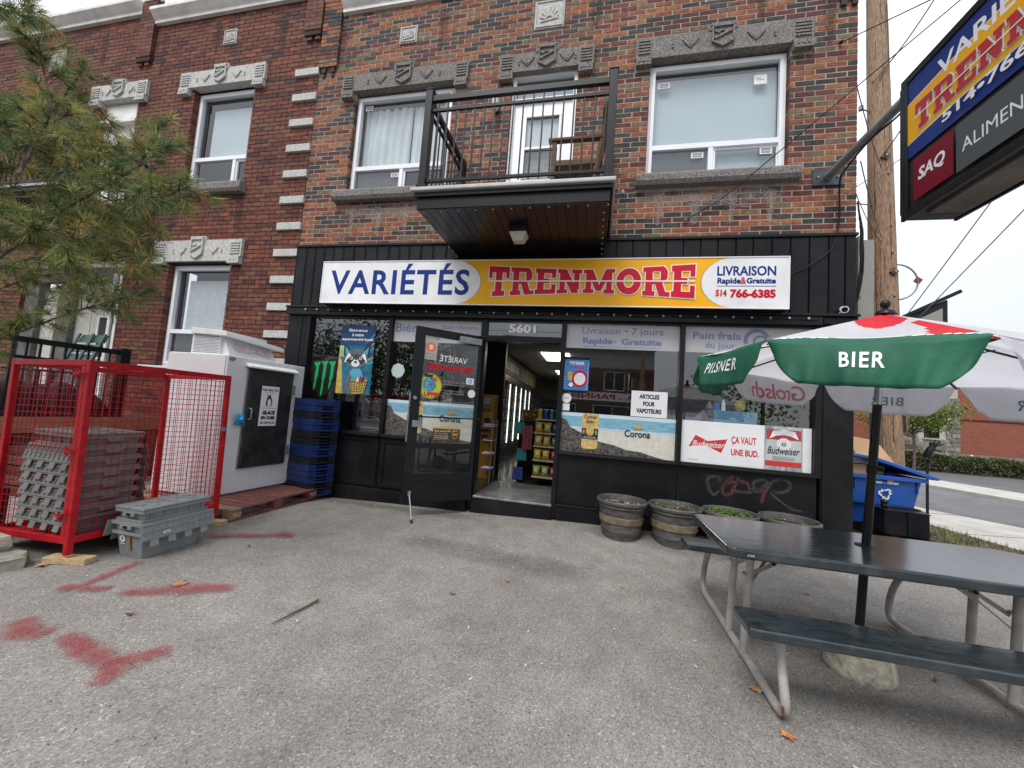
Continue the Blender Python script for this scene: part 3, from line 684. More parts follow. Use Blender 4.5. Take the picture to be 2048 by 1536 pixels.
# frames
fr = MB()
for a, b in ((-4.37, -4.305), (-2.985, -2.925), (-1.578, -1.50), (-.475, -.415), (.995, 1.05), (2.46, 2.52)):
    fr.box(a, b, -.035, .08, .86 if not (-1.6 < a < -.4) else .05, 2.598, blackm)
fr.box(-4.305, -1.578, -.03, .08, 2.575, 2.598, blackm); fr.box(-.415, 2.46, -.03, .08, 2.577, 2.598, blackm)
for a, b in ((-4.305, -2.985), (-2.925, -1.578), (-.415, .995), (1.05, 2.46)): fr.box(a, b, -.032, .08, .86, .905, blackm); fr.box(a, b, -.055, -.033, .86, .885, blackm)
fr.box(-1.50, -.475, -.03, .08, 2.295, 2.375, blackm); fr.box(-1.50, -.475, -.028, .08, 2.575, 2.598, blackm)
fr.build('shop_window_frame', None, store, bevel=.004)
for a, b in ((-4.303, -2.987), (-2.923, -1.58), (-.413, .993), (1.052, 2.458)):
    pane(a, b, .03, .905, 2.575).build('shop_window_pane', glass, store)
tr = pane(-1.498, -.477, .02, 2.376, 2.574).build('transom_pane', glass, store)
# solid panels under the windows
for a, b, inset in ((-4.36, -3.70, True), (-3.69, -2.96, True), (-2.95, -1.58, True)):
    mb = MB(); mb.box(a, b, .0, .08, .10, .858, black)
    frame_rect(mb, a+.02, b-.02, .16, .84, .05, -.018, -.001, black); frame_rect(mb, a+.075, b-.075, .215, .785, .014, -.008, -.001, blackm)
    mb.build('stall_panel', None, store, bevel=.003)
for a, b in ((-.413, 1.02), (1.026, 2.50)):
    B(a, b, .0, .08, .235, .858).build('stall_panel', black, store, bevel=.003)
mb = MB(); mb.box(-4.4, -1.60, -.07, .05, -.1, .135, black); mb.box(-.41, 2.52, -.05, .05, -.05, .215, black); mb.box(-.41, 2.52, -.062, .05, .215, .232, blackm)
mb.build('plinth', None, store, bevel=.004)
mb = MB(); mb.box(-4.70, -4.375, -.03, .08, -.1, 2.60, black); mb.box(-4.47, -4.45, -.04, -.031, 0, 2.6, blackm)
mb.build('corner_pier', None, store, bevel=.004)
mb = MB(); mb.box(2.525, 2.845, -.02, .08, -.05, 2.62, black); mb.box(2.54, 2.56, -.03, -.021, 0, 2.6, blackm); mb.build('corner_pier', None, store, bevel=.004)
steel = mat('threshold_steel', (.30, .30, .30), .38, .6, var=.3, scale=7, bump=.1, dirt=.4, dcol=(.07, .07, .07), dscale=6)
st_floor = mat('dark_tile_floor', (.045, .042, .038), .22, var=.25, scale=3, bump=.05)
mb = MB(); mb.box(-1.52, -.45, -.075, .1, -.05, .195, black); mb.box(-1.50, -.46, -.085, 1.15, .195, .222, steel)
mb.build('doorstep', None, store, bevel=.006)
# string of small bulbs under the sign
bulb = mat('bulb_glass', (.42, .42, .40), .2, var=0)
sx = [-4.354+i*.197 for i in range(35)]
sl_ = thing('string_light', (0, -.09, 2.66), 'string of small round white bulbs fixed along the black beam under the shop sign', 'string lights')
MB().tube([(x+dx, -.096, 2.662+.01*math.sin(i*2)) for i, x in enumerate(sx) for dx in (0, .1)], .004, blackplain, n=5).build('cable', None, sl_)
mb0 = MB(); mb0.lathe((0, 0, -.012), [(.004, -.016), (.013, -.008), (.015, 0), (.011, .01), (.005, .014)], bulb, n=8)
bo = mb0.build('bulb', None, None, smooth=80)
for i, x in enumerate(sx):
    o = bo if i == 0 else bo.copy()
    if i: sc.collection.objects.link(o)
    o.parent = sl_; o.location = Vector((x, -.105, 2.682))-wloc(sl_)

# ------------------------------------------------------------------ balcony
bw_ = mat('balcony_black', (.0085, .0085, .0095), .38, spec=.22, var=.15, scale=5)
soff = mat('soffit_black', (.015, .012, .011), .30, var=.2, scale=3)
edge_m = mat('balcony_slab', (.42, .42, .42), .6, .2, var=.1, scale=6)
mb = MB(); mb.hexa([(-2.105, -1.17, 3.57), (.035, -1.17, 3.57), (.0, .0, 3.485), (-2.0, .0, 3.485)], [(-2.105, -1.17, 3.75), (.035, -1.17, 3.75), (.035, 0, 3.75), (-2.105, 0, 3.75)], bw_)
mb.box(-2.14, .06, -1.2, 0, 3.70, 3.745, bw_)
balc = mb.build('balcony', None, store, bevel=.004)
B(-2.18, .085, -1.235, 0, 3.752, 3.80).build('slab', edge_m, balc, bevel=.012)
nb = 19
for i in range(nb):
    t0, t1 = i/nb, (i+1)/nb
    def X_(t, f): return (-2.095+2.12*t)*(1-f)+(-1.99+1.98*t)*f
    g_ = .0035
    mb = MB(); mb.hexa([(X_(t0, 0)+g_, -1.16, 3.562), (X_(t1, 0)-g_, -1.16, 3.562), (X_(t1, 1)-g_, -.005, 3.475), (X_(t0, 1)+g_, -.005, 3.475)], [(X_(t0, 0)+g_, -1.16, 3.569), (X_(t1, 0)-g_, -1.16, 3.569), (X_(t1, 1)-g_, -.005, 3.484), (X_(t0, 1)+g_, -.005, 3.484)], soff)
    mb.build('soffit_board', None, balc)
mb = MB(); mb.lathe((0, 0, 0), [(.005, -.012), (.010, -.006), (.010, 0)], bulb, n=8); b0 = mb.build('bulb', None, None, smooth=80)
pts = [(-2.03+i*.205, -1.13, 3.558) for i in range(11)]+[(-.02, -1.0+i*.13, 3.545-i*.0096) for i in range(8)]+[(-2.06+.007*i, -1.0+i*.13, 3.545-i*.0096) for i in range(8)]
for i, p in enumerate(pts):
    o = b0 if i == 0 else b0.copy()
    if i: sc.collection.objects.link(o)
    o.parent = balc; o.location = Vector(p)-wloc(balc)
for x, y in ((-2.06, -1.17), (.005, -1.17), (-2.06, -.04), (.005, -.04)):
    mb = MB(); mb.box(x-.042, x+.042, y-.042, y+.042, 3.80, 4.985 if y < -1 else 4.93, bw_); mb.box(x-.055, x+.055, y-.055, y+.055, 3.80, 3.835, bw_); mb.box(x-.048, x+.048, y-.048, y+.048, 4.985, 5.0, bw_) if y < -1 else None
    mb.build('post', None, balc, bevel=.004)
for nm, z, hh, wd in (('top_rail', 4.885, .065, .05), ('middle_rail', 4.745, .035, .03), ('bottom_rail', 3.895, .035, .03)):
    mb = MB(); mb.box(-2.018, -.037, -1.17-wd/2, -1.17+wd/2, z-hh/2, z+hh/2, bw_)
    for x in (-2.06, .005): mb.box(x-wd/2, x+wd/2, -1.128, -.082, z-hh/2, z+hh/2, bw_)
    mb.build(nm, None, balc, bevel=.003)
bm_ = B(-.0075, .0075, -.0075, .0075, 0, .97).build('baluster', bw_, None); first = True
bx = [(-1.94+i*.1105, -1.17) for i in range(18)]+[(x, -1.06+k*.108) for x in (-2.06, .005) for k in range(9)]
for i, (x, y) in enumerate(bx):
    o = bm_ if i == 0 else bm_.copy()
    if i: sc.collection.objects.link(o)
    o.parent = balc; o.location = Vector((x, y, 3.86))-wloc(balc)
# porch light under the soffit
lt = thing('soffit_light', (-1.0, -.72, 3.51), 'square white lantern under the balcony soffit above the shop entrance', 'lamp')
lm = mat('lamp_plastic', (.55, .53, .48), .35, var=.05)
MB().hexa([(-1.09, -.81, 3.46), (-.89, -.81, 3.46), (-.89, -.63, 3.46), (-1.09, -.63, 3.46)], [(-1.10, -.82, 3.53), (-.88, -.82, 3.53), (-.88, -.62, 3.53), (-1.10, -.62, 3.53)], bw_).build('base', None, lt, bevel=.004)
MB().hexa([(-1.05, -.77, 3.36), (-.93, -.77, 3.36), (-.93, -.67, 3.36), (-1.05, -.67, 3.36)], [(-1.095, -.815, 3.458), (-.885, -.815, 3.458), (-.885, -.625, 3.458), (-1.095, -.625, 3.458)], lm).build('lamp_shade', None, lt, bevel=.008)
wl_ = thing('wall_lantern', (-1.62, -.05, 5.75), 'small black lantern on the brick wall left of the balcony door', 'lamp')
mb = MB(); mb.box(-1.65, -1.59, -.02, 0, 5.62, 5.8, bw_); mb.tube([(-1.62, -.02, 5.8), (-1.62, -.09, 5.84), (-1.62, -.1, 5.8)], .008, bw_); mb.build('bracket', None, wl_)
MB().lathe((-1.62, -.1, 5.6), [(.03, 0), (.05, .02), (.055, .16), (.02, .2)], lm, n=8).build('lamp_shade', None, wl_)
# wooden chair on the balcony
ow = wood('old_chair_wood', (.13, .075, .035), 'X')
ch = thing('wooden_chair', (-.35, -.85, 3.80), 'weathered brown wooden armchair behind the right end of the balcony railing', 'chair')
for i in range(5): B(-.62+.0, -.16, -1.0+i*.075, -.935+i*.075, 4.13, 4.15).build('seat_slat', ow, ch)
for i in range(5):
    MB().bar((-.13+.0, -.98+i*.085, 4.16), (-.04, -.98+i*.085, 4.78), .05, .018, ow, up=(1, 0, 0)).build('back_slat', None, ch)
mb = MB()
for y in (-1.02, -.6):
    mb.box(-.62, -.57, y-.02, y+.02, 3.8, 4.36, ow); mb.bar((-.16, y, 3.8), (-.03, y, 4.8), .05, .03, ow); mb.box(-.66, -.08, y-.035, y+.035, 4.36, 4.39, ow); mb.box(-.6, -.13, y-.015, y+.015, 4.08, 4.14, ow)
mb.box(-.09, -.05, -1.0, -.6, 4.74, 4.82, ow); mb.box(-.62, -.59, -1.0, -.62, 4.07, 4.14, ow)
mb.build('frame', None, ch, bevel=.003)

# ------------------------------------------------------------------ big sign on the front
sg = thing('shop_sign', (-.96, -.14, 2.73), 'long white and yellow light box sign lettered in blue and red above the shop windows', 'sign')
casew = mat('sign_case', (.45, .45, .46), .45, .1, var=.08)
B(-4.0, 2.076, -.245, -.05, 2.735, 3.345).build('case', blackm, sg)
mb = MB(); frame_rect(mb, -4.005, 2.08, 2.73, 3.35, .012, -.258, -.235, white_vinyl); mb.build('trim', None, sg, bevel=.002)
cv = Canvas((0, -.249, 0)); lw = mat('sign_white', (.78, .78, .79), .35, var=.06, scale=3, dirt=.16, dcol=(.45, .43, .40), dscale=5)
cv.rect(-3.995, 2.74, 2.07, 3.34, yellow_print)
def arc(cx, a0, a1, n=14):  # bulging end of the white fields
    return [(cx[0]+cx[2]*math.cos(R(a0+(a1-a0)*i/n)), cx[1]+cx[3]*math.sin(R(a0+(a1-a0)*i/n))) for i in range(n+1)]
dl = mat('sign_edge_line', (.35, .25, .05), .5, var=0)
cv.poly([(-3.995, 3.34), (-3.995, 2.74)]+arc((-1.95, 3.04, .385, .30), -90, 90), dl); cv.poly([(-3.995, 3.34), (-3.995, 2.74)]+arc((-1.96, 3.04, .385, .30), -90, 90), lw)
cv.poly([(2.07, 2.74), (2.07, 3.34)]+arc((1.50, 3.04, .358, .30), 90, 270), dl); cv.poly([(2.07, 2.74), (2.07, 3.34)]+arc((1.51, 3.04, .358, .30), 90, 270), lw)
bp_ = mat('sign_blue', (.008, .035, .20), .4, spec=.2, var=0); rp_ = mat('sign_red', (.56, .010, .028), .4, spec=.2, var=0)
cv.text('VARIÉTÉS', -3.86, 2.862, 2.13, .445, bp_, bold=.022, space=1.10)
cv.text('LIVRAISON', 1.32, 3.12, .62, .118, bp_, bold=.03); cv.text('Rapide', 1.325, 3.005, .25, .092, bp_, bold=.045); cv.text('Gratuite', 1.635, 3.028, .305, .068, bp_, bold=.045); cv.text('&', 1.572, 3.02, .06, .085, rp_, bold=.02)
cv.rect(1.325, 2.995, 1.94, 3.001, bp_); cv.text('514', 1.31, 2.872, .12, .083, rp_, bold=.045); cv.text('766-6385', 1.465, 2.858, .475, .105, rp_, bold=.05)
def glyph(ch, wd):
    q = []
    def r(a, b, c, d): q.append([(a*wd, b), (c*wd, b), (c*wd, d), (a*wd, d)])
    if ch == 'T': r(0, .80, 1, 1); r(0, .6, .16, .81); r(.84, .6, 1, .81); r(.34, .15, .66, .81); r(.2, 0, .8, .17)
    if ch == 'E': r(0, .82, 1, 1); r(.1, .15, .42, .84); r(.8, .64, 1, .83); r(.4, .42, .68, .60); r(0, 0, 1, .18); r(.8, .17, 1, .37)
    if ch == 'N': r(0, .84, .38, 1); r(.1, .14, .32, .86); r(0, 0, .42, .16); r(.68, .14, .9, .86); r(.58, .84, 1, 1); q.append([(.08*wd, .98), (.38*wd, .98), (.9*wd, 0), (.62*wd, 0)])
    if ch == 'M': r(0, .84, .3, 1); r(.7, .84, 1, 1); r(.08, .14, .26, .86); r(.74, .14, .92, .86); r(0, 0, .34, .16); r(.66, 0, 1, .16); q.append([(.08*wd, .98), (.3*wd, .98), (.6*wd, .1), (.42*wd, .1)]); q.append([(.92*wd, .98), (.58*wd, .1), (.44*wd, .1), (.7*wd, .98)])
    if ch == 'R': r(0, .84, .78, 1); r(.1, .14, .36, .86); r(0, 0, .46, .16); r(.34, .40, .74, .56); q.append([(.66*wd, 1), (.66*wd, .42), (.84*wd, .5), (.92*wd, .62), (.92*wd, .82), (.84*wd, .95)]); q.append([(.46*wd, .42), (.74*wd, .42), (.92*wd, 0), (.62*wd, 0)]); r(.62, 0, 1.02, .15)
    if ch == 'O':
        for i in range(24):
            a, b = 2*math.pi*i/24, 2*math.pi*(i+1)/24
            q.append([(wd*(.5+.5*math.cos(t)*k1), .5+.5*math.sin(t)*k2) for t, k1, k2 in ((a, .42, .5), (a, 1, 1), (b, 1, 1), (b, .42, .5))])
    return q
def grow(poly, e):
    n = len(poly); c = Vector((sum(p[0] for p in poly)/n, sum(p[1] for p in poly)/n)); out = []
    ar = sum(poly[i][0]*poly[(i+1) % n][1]-poly[(i+1) % n][0]*poly[i][1] for i in range(n)); sg_ = 1 if ar > 0 else -1
    for i in range(n):
        p, a, b = Vector(poly[i]), Vector(poly[i-1]), Vector(poly[(i+1) % n])
        d1, d2 = (p-a), (b-p)
        if d1.length < 1e-6 or d2.length < 1e-6: out.append(tuple(p)); continue
        n1 = Vector((d1.y, -d1.x)).normalized()*sg_; n2 = Vector((d2.y, -d2.x)).normalized()*sg_
        m = n1+n2; m = m/max(.35, m.length_squared/2) if m.length > .1 else n1
        out.append(tuple(p+m*e))
    return out
def slab_word(cv, word, u0, v0, w_, h, red, white, e, gap=.05, warp=None, mirror=False, line=True):
    ws = {'T': .95, 'R': 1.05, 'E': .9, 'N': 1.05, 'M': 1.3, 'O': 1.0}
    tot = sum(ws[c] for c in word)+gap*(len(word)-1); k = w_/tot; x = 0; polys = []
    for c in word:
        for q in glyph(c, ws[c]): polys.append([((x+a)*k, b*h) for a, b in q])
        x += ws[c]+gap
    f = warp or (lambda a, b: (a, b))
    def put(p):
        p = [f(a, b) for a, b in p]
        return [((w_-a if mirror else a)+u0, b+v0) for a, b in p]
    if white:
        for p in polys: cv.poly([tuple(q) for q in put(grow(p, e))], white, up=False); cv.n += .12
        cv.n += 1
    for p in polys: cv.poly(put(p), red, up=False); cv.n += .12
    cv.n += 1
    if line and white: cv.poly(put([(-.0, h*.485), (w_, h*.485), (w_, h*.525), (0, h*.525)]), white)
def bow(w_, h, mid=.72, end=1.0):
    return lambda a, b: (a, h/2+(b-h/2)*(mid+(end-mid)*abs(2*a/w_-1)**1.4))
slab_word(cv, 'TRENMORE', -1.46, 2.845, 2.54, .415, rp_, lw, .013, warp=bow(2.54, .415), gap=.07)
cv.build('lettering', sg)

# ------------------------------------------------------------------ print on and behind the shop windows
def poster(name, label, cat, c, loc, group=None):
    o = c.build(name, None, loc=loc); return tag(o, label, cat, group)
pale = mat('frosted_banner', (.50, .50, .51), .6, var=.03, scale=3); pblue = mat('faded_blue_print', (.20, .23, .42), .6, var=0)
c = Canvas((0, .024, 0)); c.rect(-.41, 2.253, .992, 2.575, pale); c.text('Livraison • 7 jours', -.212, 2.42, 1.01, .115, mat('faded_grey_blue_print', (.2, .21, .3), .6, var=0), bold=.008)
c.text('Rapide', -.195, 2.292, .38, .105, pblue, bold=.045); c.text('Gratuite', .29, 2.312, .49, .085, pblue, bold=.045); c.rect(-.195, 2.278, .785, 2.284, pblue); c.text('<', .2, 2.33, .03, .04, pblue)
poster('window_banner', 'frosted banner with blue delivery lettering across the window right of the door', 'banner', c, (.29, .024, 2.253), 'frosted banners across the window tops')
c = Canvas((0, .024, 0)); c.rect(1.055, 2.253, 2.455, 2.577, pale); c.text('Pain frais', 1.146, 2.42, .54, .095, pblue, bold=.025); c.text('du jour', 1.29, 2.285, .34, .10, pblue, bold=.02)
c.ring(1.86, 2.42, .10, .145, pblue, a0=20, a1=200); c.ring(1.90, 2.40, .06, .085, pblue, a0=30, a1=190)
poster('window_banner', 'frosted banner about fresh bread with a blue swirl, partly behind the parasol', 'banner', c, (1.75, .024, 2.253), 'frosted banners across the window tops')
c = Canvas((0, .024, 0)); c.rect(-2.92, 2.253, -1.582, 2.573, pale); c.text('Bière', -2.895, 2.395, .42, .13, pblue, bold=.01); c.text('Slush • Épicerie', -2.18, 2.44, .53, .085, pblue, bold=.008); c.text('Vin • Café', -2.6, 2.29, .4, .07, pblue, bold=.008); c.text('de fax', -1.92, 2.33, .25, .08, pblue)
poster('window_banner', 'frosted banner lettered for beer and groceries behind the open door', 'banner', c, (-2.2, .024, 2.253), 'frosted banners across the window tops')
c = Canvas((-1.2, .012, 2.428)); c.text('5601', .012, .004, .375, .12, mat('number_shadow', (.25, .25, .26), .5, var=0), bold=.05); c.text('5601', 0, 0, .375, .12, mat('number_white', (.8, .8, .8), .4, var=0), bold=.04)
c.build('house_number', store)
# raccoon poster: a plain cartoon raccoon with a basket, in teal and navy
teal = mat('poster_teal', (.012, .15, .24), .4, var=.35, scale=7); navy = mat('poster_navy', (.005, .05, .16), .4, var=.2, scale=6); cyan = mat('poster_cyan', (.07, .36, .48), .4, var=0)
furg = mat('poster_fur_grey', (.10, .13, .15), .5, var=.3, scale=40); furd = mat('poster_fur_dark', (.015, .02, .03), .5, var=0); gold = mat('poster_gold', (.55, .38, .08), .4, var=.2, scale=30); orangep = mat('poster_orange', (.6, .2, .03), .4, var=0)
c = Canvas((-3.79, .022, 1.44)); W_, H_ = .57, 1.03
c.rect(0, 0, W_, H_, teal); c.rect(0, .72, W_, H_, navy); c.rect(0, .55, .10, .72, mat('poster_lime', (.35, .5, .2), .4, var=.2)); c.poly([(0, 0), (.12, 0), (.05, .5), (0, .55)], gold)
for k in range(7): c.poly([(.42, .42+k*.055), (W_, .48+k*.07), (W_, .50+k*.07), (.42, .432+k*.055)], [cyan, gold, navy][k % 3])
for st, v, h in (('Bienvenue', .935, .045), ('à votre', .865, .045), ('supermarché local!', .79, .05)):
    wv = {'Bienvenue': .31, 'à votre': .19, 'supermarché local!': .52}[st]; c.text(st, (W_-wv)/2, v, wv, h, white_print, bold=.04)
c.poly([(.12, .14), (.22, .38), (.40, .38), (.50, .14), (.44, .0), (.16, 0)], furg); c.poly([(.2, .32), (.28, .40), (.38, .38), (.44, .26), (.3, .2)], cyan)
for s_ in (-1, 1):
    c.poly([(.295+s_*.06, .60), (.295+s_*.21, .56), (.295+s_*.225, .76), (.295+s_*.14, .70)], furd); c.poly([(.295+s_*.10, .61), (.295+s_*.18, .59), (.295+s_*.195, .71)], cyan)
c.disc(.295, .53, .19, furg, .15); c.poly([(.1, .47), (.16, .62), (.29, .5)], white_print); c.poly([(.49, .47), (.43, .62), (.30, .5)], white_print)
for s_ in (-1, 1): c.poly([(.295+s_*.02, .54), (.295+s_*.06, .60), (.295+s_*.17, .49), (.295+s_*.07, .45)], furd); c.disc(.295+s_*.075, .535, .024, white_print); c.disc(.295+s_*.075, .535, .014, furd)
c.disc(.295, .455, .07, white_print, .05); c.disc(.295, .475, .025, furd, .018); c.poly([(.27, .6), (.295, .5), (.32, .6)], furd)
c.poly([(.24, .16), (.52, .22), (.48, .02), (.28, 0)], gold)
for k in range(6): c.poly([(.26+k*.045, .17+k*.01), (.268+k*.045, .17+k*.01), (.296+k*.035, .01), (.29+k*.035, .01)], furd)
for k in range(4): c.poly([(.25, .14-k*.035), (.51, .19-k*.04), (.51, .184-k*.04), (.25, .134-k*.035)], furd)
for k, mm in enumerate((cyan, orangep, white_print, red_print, navy, orangep)): c.poly([(.25+k*.043, .18), (.275+k*.043, .30-.02*(k % 3)), (.30+k*.043, .2)], mm)
poster('poster', 'tall blue welcome poster with a cartoon raccoon carrying a shopping basket', 'poster', c, (-3.5, .022, 1.44))
c = Canvas((-4.235, .022, 1.36)); gm = mat('claw_green', (.01, .33, .09), .4, var=0); c.poly([(0, .28), (.05, .56), (.42, .6), (.41, .32), (.3, .05), (.14, 0)], mat('claw_backing', (.012, .012, .013), .3, var=0))
for k, (u, t, b, l) in enumerate(((.06, .53, .10, .30), (.19, .55, .0, .32), (.32, .55, .12, .3))):
    c.poly([(u-.02, t-.03), (u-.03, t), (u+.035, t-.005), (u+.06, t+.01), (u+.085, t), (u+.06, t-.06), (u+.055, .3), (u+.04, .28), (u+.03, b+.06), (u+.005, b), (u-.005, b+.07), (u+.01, .25), (u, .28), (u+.012, t-.07)], gm)
poster('claw_sticker', 'sticker of three ragged green claw marks on the left shop window', 'sticker', c, (-4.02, .022, 1.36))
c = Canvas((-2.802, .022, 1.826)); c.disc(0, 0, .108, mat('pale_mint', (.45, .55, .53), .5, var=0), n=8); poster('octagon_sticker', 'pale blank octagonal sticker on the glass left of the open door', 'sticker', c, (-2.802, .022, 1.826))
# beach advert
sand = mat('print_sand', (.62, .60, .52), .5, var=.08, scale=30); sea = mat('print_sea', (.20, .42, .54), .45, var=.18, scale=9, stretch=(1, 1, 6)); skyp = mat('print_sky', (.55, .68, .74), .45, var=.05)
rock = mat('print_rock', (.075, .068, .06), .6, var=1., scale=34); beer = mat('print_beer', (.60, .42, .15), .4, var=.2, scale=30); labelk = mat('print_label_navy', (.01, .015, .03), .4, var=0)
def beach(x0, w_, bottle, word, rk):
    c = Canvas((x0, .022, .905)); h = .50
    c.rect(0, 0, w_, h, sand); c.rect(0, .32, w_, h, sea); c.rect(0, .455, w_, h, skyp); c.rect(0, .30, w_, .325, mat('print_surf', (.5, .62, .66), .5, var=.1, scale=20))
    if rk: c.poly([(0, 0), (w_*.93, 0), (w_*.84, .02), (w_*.72, .065), (w_*.6, .075), (w_*.48, .125), (w_*.36, .15), (w_*.27, .20), (w_*.17, .26), (w_*.09, .31), (w_*.05, .40), (0, .42)], rock)
    if bottle is not None:
        b = bottle; c.poly([(b-.10, .07), (b-.07, .05), (b+.07, .05), (b+.10, .07), (b+.105, .40), (b+.10, .497), (b-.10, .497), (b-.105, .40)], beer)
        c.poly([(b-.10, .17), (b+.10, .17), (b+.105, .31), (b-.105, .31)], labelk); c.disc(b, .275, .052, gold, .058)
        c.text('Corona', b-.075, .435, .15, .05, labelk, bold=.02); c.text('Extra', b-.045, .375, .09, .045, labelk, bold=.03)
        for k in range(3): c.rect(b-.09+.01*k, .18+.012*k, b+.09-.01*k, .183+.012*k, sand)
        for s_ in (-1, 1):
            for k in range(3): c.rect(b+s_*.078-.012, .24+.02*k, b+s_*.078+.012, .248+.02*k, sand)
    if word is not None:
        c.text('Corona', word, .245, .31, .085, labelk, bold=.02); c.disc(word+.165, .365, .055, gold, .022); c.poly([(word+.11, .36), (word+.12, .395), (word+.145, .375), (word+.165, .405), (word+.185, .375), (word+.21, .395), (word+.22, .36)], gold)
    return c
poster('beach_advert', 'beach and rock beer advert with a bottle on the window right of the door', 'advert', beach(-.412, 1.40, .375, .80, True), (.29, .022, .905), 'beach beer adverts on the shop windows')
poster('beach_advert', 'beach and rock beer advert seen left of and through the open door', 'advert', beach(-2.92, 1.335, .46, .82, True), (-2.25, .022, .905), 'beach beer adverts on the shop windows')
# red and white beer advert
rb = mat('print_bow_red', (.55, .03, .03), .45, var=0); silver = mat('print_silver', (.36, .40, .40), .35, var=.35, scale=6, stretch=(4, 1, .3)); lgreen = mat('print_pale_green', (.48, .52, .49), .45, var=.1, scale=5)
c = Canvas((1.055, .022, .907)); c.rect(0, 0, 1.40, .505, white_print)
c.poly([(.09, .19), (.165, .335), (.30, .27), (.52, .31), (.455, .14), (.28, .215)], rb); c.text('Budweiser', .13, .195, .36, .075, white_print, bold=.005, shear=.35)
c.text('ÇA VAUT', .56, .245, .27, .105, rb, bold=.03); c.text('UNE BUD.', .56, .125, .30, .075, rb, bold=.035); c.rect(.09, .035, .20, .04, grey_print)
c.rect(.915, 0, 1.31, .503, silver); c.rect(.935, .10, 1.295, .42, lgreen); c.rect(.935, .35, 1.295, .47, mat('print_can_red', (.42, .05, .05), .4, var=.2, scale=9)); c.rect(.925, .045, 1.30, .105, rb)
c.ring(1.115, .30, .035, .072, white_print); c.ring(1.115, .30, .052, .056, grey_print); c.text('AB', 1.09, .285, .05, .035, grey_print, bold=.02); c.poly([(.965, .36), (1.0, .45), (1.115, .475), (1.23, .45), (1.27, .36), (1.19, .40), (1.115, .41), (1.04, .40)], white_print)
for k in range(4): c.rect(1.01, .415+.014*k, 1.22, .419+.014*k, grey_print)
c.text('Budweiser', .945, .185, .335, .085, labelk, bold=.005, shear=.3)
for k in range(3): c.rect(1.0, .12+.017*k, 1.23, .125+.017*k, grey_print)
poster('bowtie_advert', 'white beer advert with red bow tie logo and can on the rightmost window', 'advert', c, (1.75, .022, .907))
c = Canvas((.45, .016, 1.412)); c.rect(0, 0, .43, .322, white_print)
for st, v, wv in (('ARTICLES', .225, .24), ('POUR', .135, .14), ('VAPOTEURS', .045, .30)): c.text(st, (.43-wv)/2, v, wv, .058, blackplain, bold=.05)
poster('notice', 'white paper notice with bold black lettering above the beach advert', 'notice', c, (.66, .016, 1.412))
pb_ = mat('print_bright_blue', (.03, .22, .55), .4, var=.1, scale=8)
c = Canvas((-.412, .020, 1.665)); c.rect(0, 0, .322, .468, blackm); c.rect(.0, .03, .318, .43, pb_); c.text('TIMBER', .06, .365, .2, .04, white_print, bold=.03); c.text('TIRÉS', .06, .315, .2, .03, rp_, bold=.05)
c.rect(.05, .16, .11, .27, gold); c.rect(.13, .1, .28, .26, white_print); c.ring(.205, .18, .075, .105, red_print, n=12, sy=1.1); c.rect(.06, .07, .13, .13, labelk); c.disc(.095, .1, .03, white_print)
for k in range(10): c.rect(.008, .05+.036*k, .016, .066+.036*k, white_print); c.rect(.302, .05+.036*k, .31, .066+.036*k, white_print)
poster('poster', 'small bright blue prize poster beside the right door jamb', 'poster', c, (-.25, .02, 1.665))
for lab, v, rr in (('round white sticker under the small blue poster', 1.585, .062), ('square white sticker just above the beach advert by the door', 1.47, .045)):
    c = Canvas((-.36, .02, v)); (c.disc(0, 0, rr, white_print) if rr > .05 else c.rect(-rr, -rr, rr, rr, white_print)); c.text('CAA', -rr*.5, -.012, rr, .03, grey_print) if rr > .05 else None
    poster('sticker', lab, 'sticker', c, (-.36, .02, v))
# lime bloom washed out of the brick under the window sills
bloom = smear_mat('lime_bloom', (.42, .38, .34), .34, 60, .25, nscale2=9)
for x0, x1 in ((-4.1, -2.2), (.4, 2.2)):
    ribbon('lime_stain', [(x0, 4.26), ((x0+x1)/2, 4.22), (x1, 4.27)], [.22, .28, .22], 0, bloom, store, plane='y', y=-.0045)
    for k in range(4): x = x0+(x1-x0)*(k+.6)/4.2; ribbon('lime_stain', [(x, 4.36), (x+.02, 4.1), (x, 3.85)], [.16, .12, .07], 0, bloom, store, plane='y', y=-.005-.0003*k)
soot = smear_mat('soot_stain', (.025, .02, .018), .38, 40, .28, nscale2=6)
for x0, z0, l in ((-4.3, 7.5, .6), (-2.6, 7.5, .8), (-.3, 7.4, .7), (1.8, 7.45, .9), (2.55, 7.2, 1.2)): ribbon('soot_streak', [(x0, z0), (x0+.02, z0-l/2), (x0, z0-l)], [.25, .2, .1], 0, soot, store, plane='y', y=-.0048)
for x0, z0, l in ((-7.35, 4.62, .7), (-5.95, 4.62, .8), (-5.5, 7.9, .9), (-6.9, 7.95, .7), (-8.1, 7.9, 1.0), (-9.6, 8.1, .8)): ribbon('soot_streak', [(x0, z0), (x0+.02, z0-l/2), (x0, z0-l)], [.22, .2, .1], 0, soot, house, plane='y', y=-.0048)
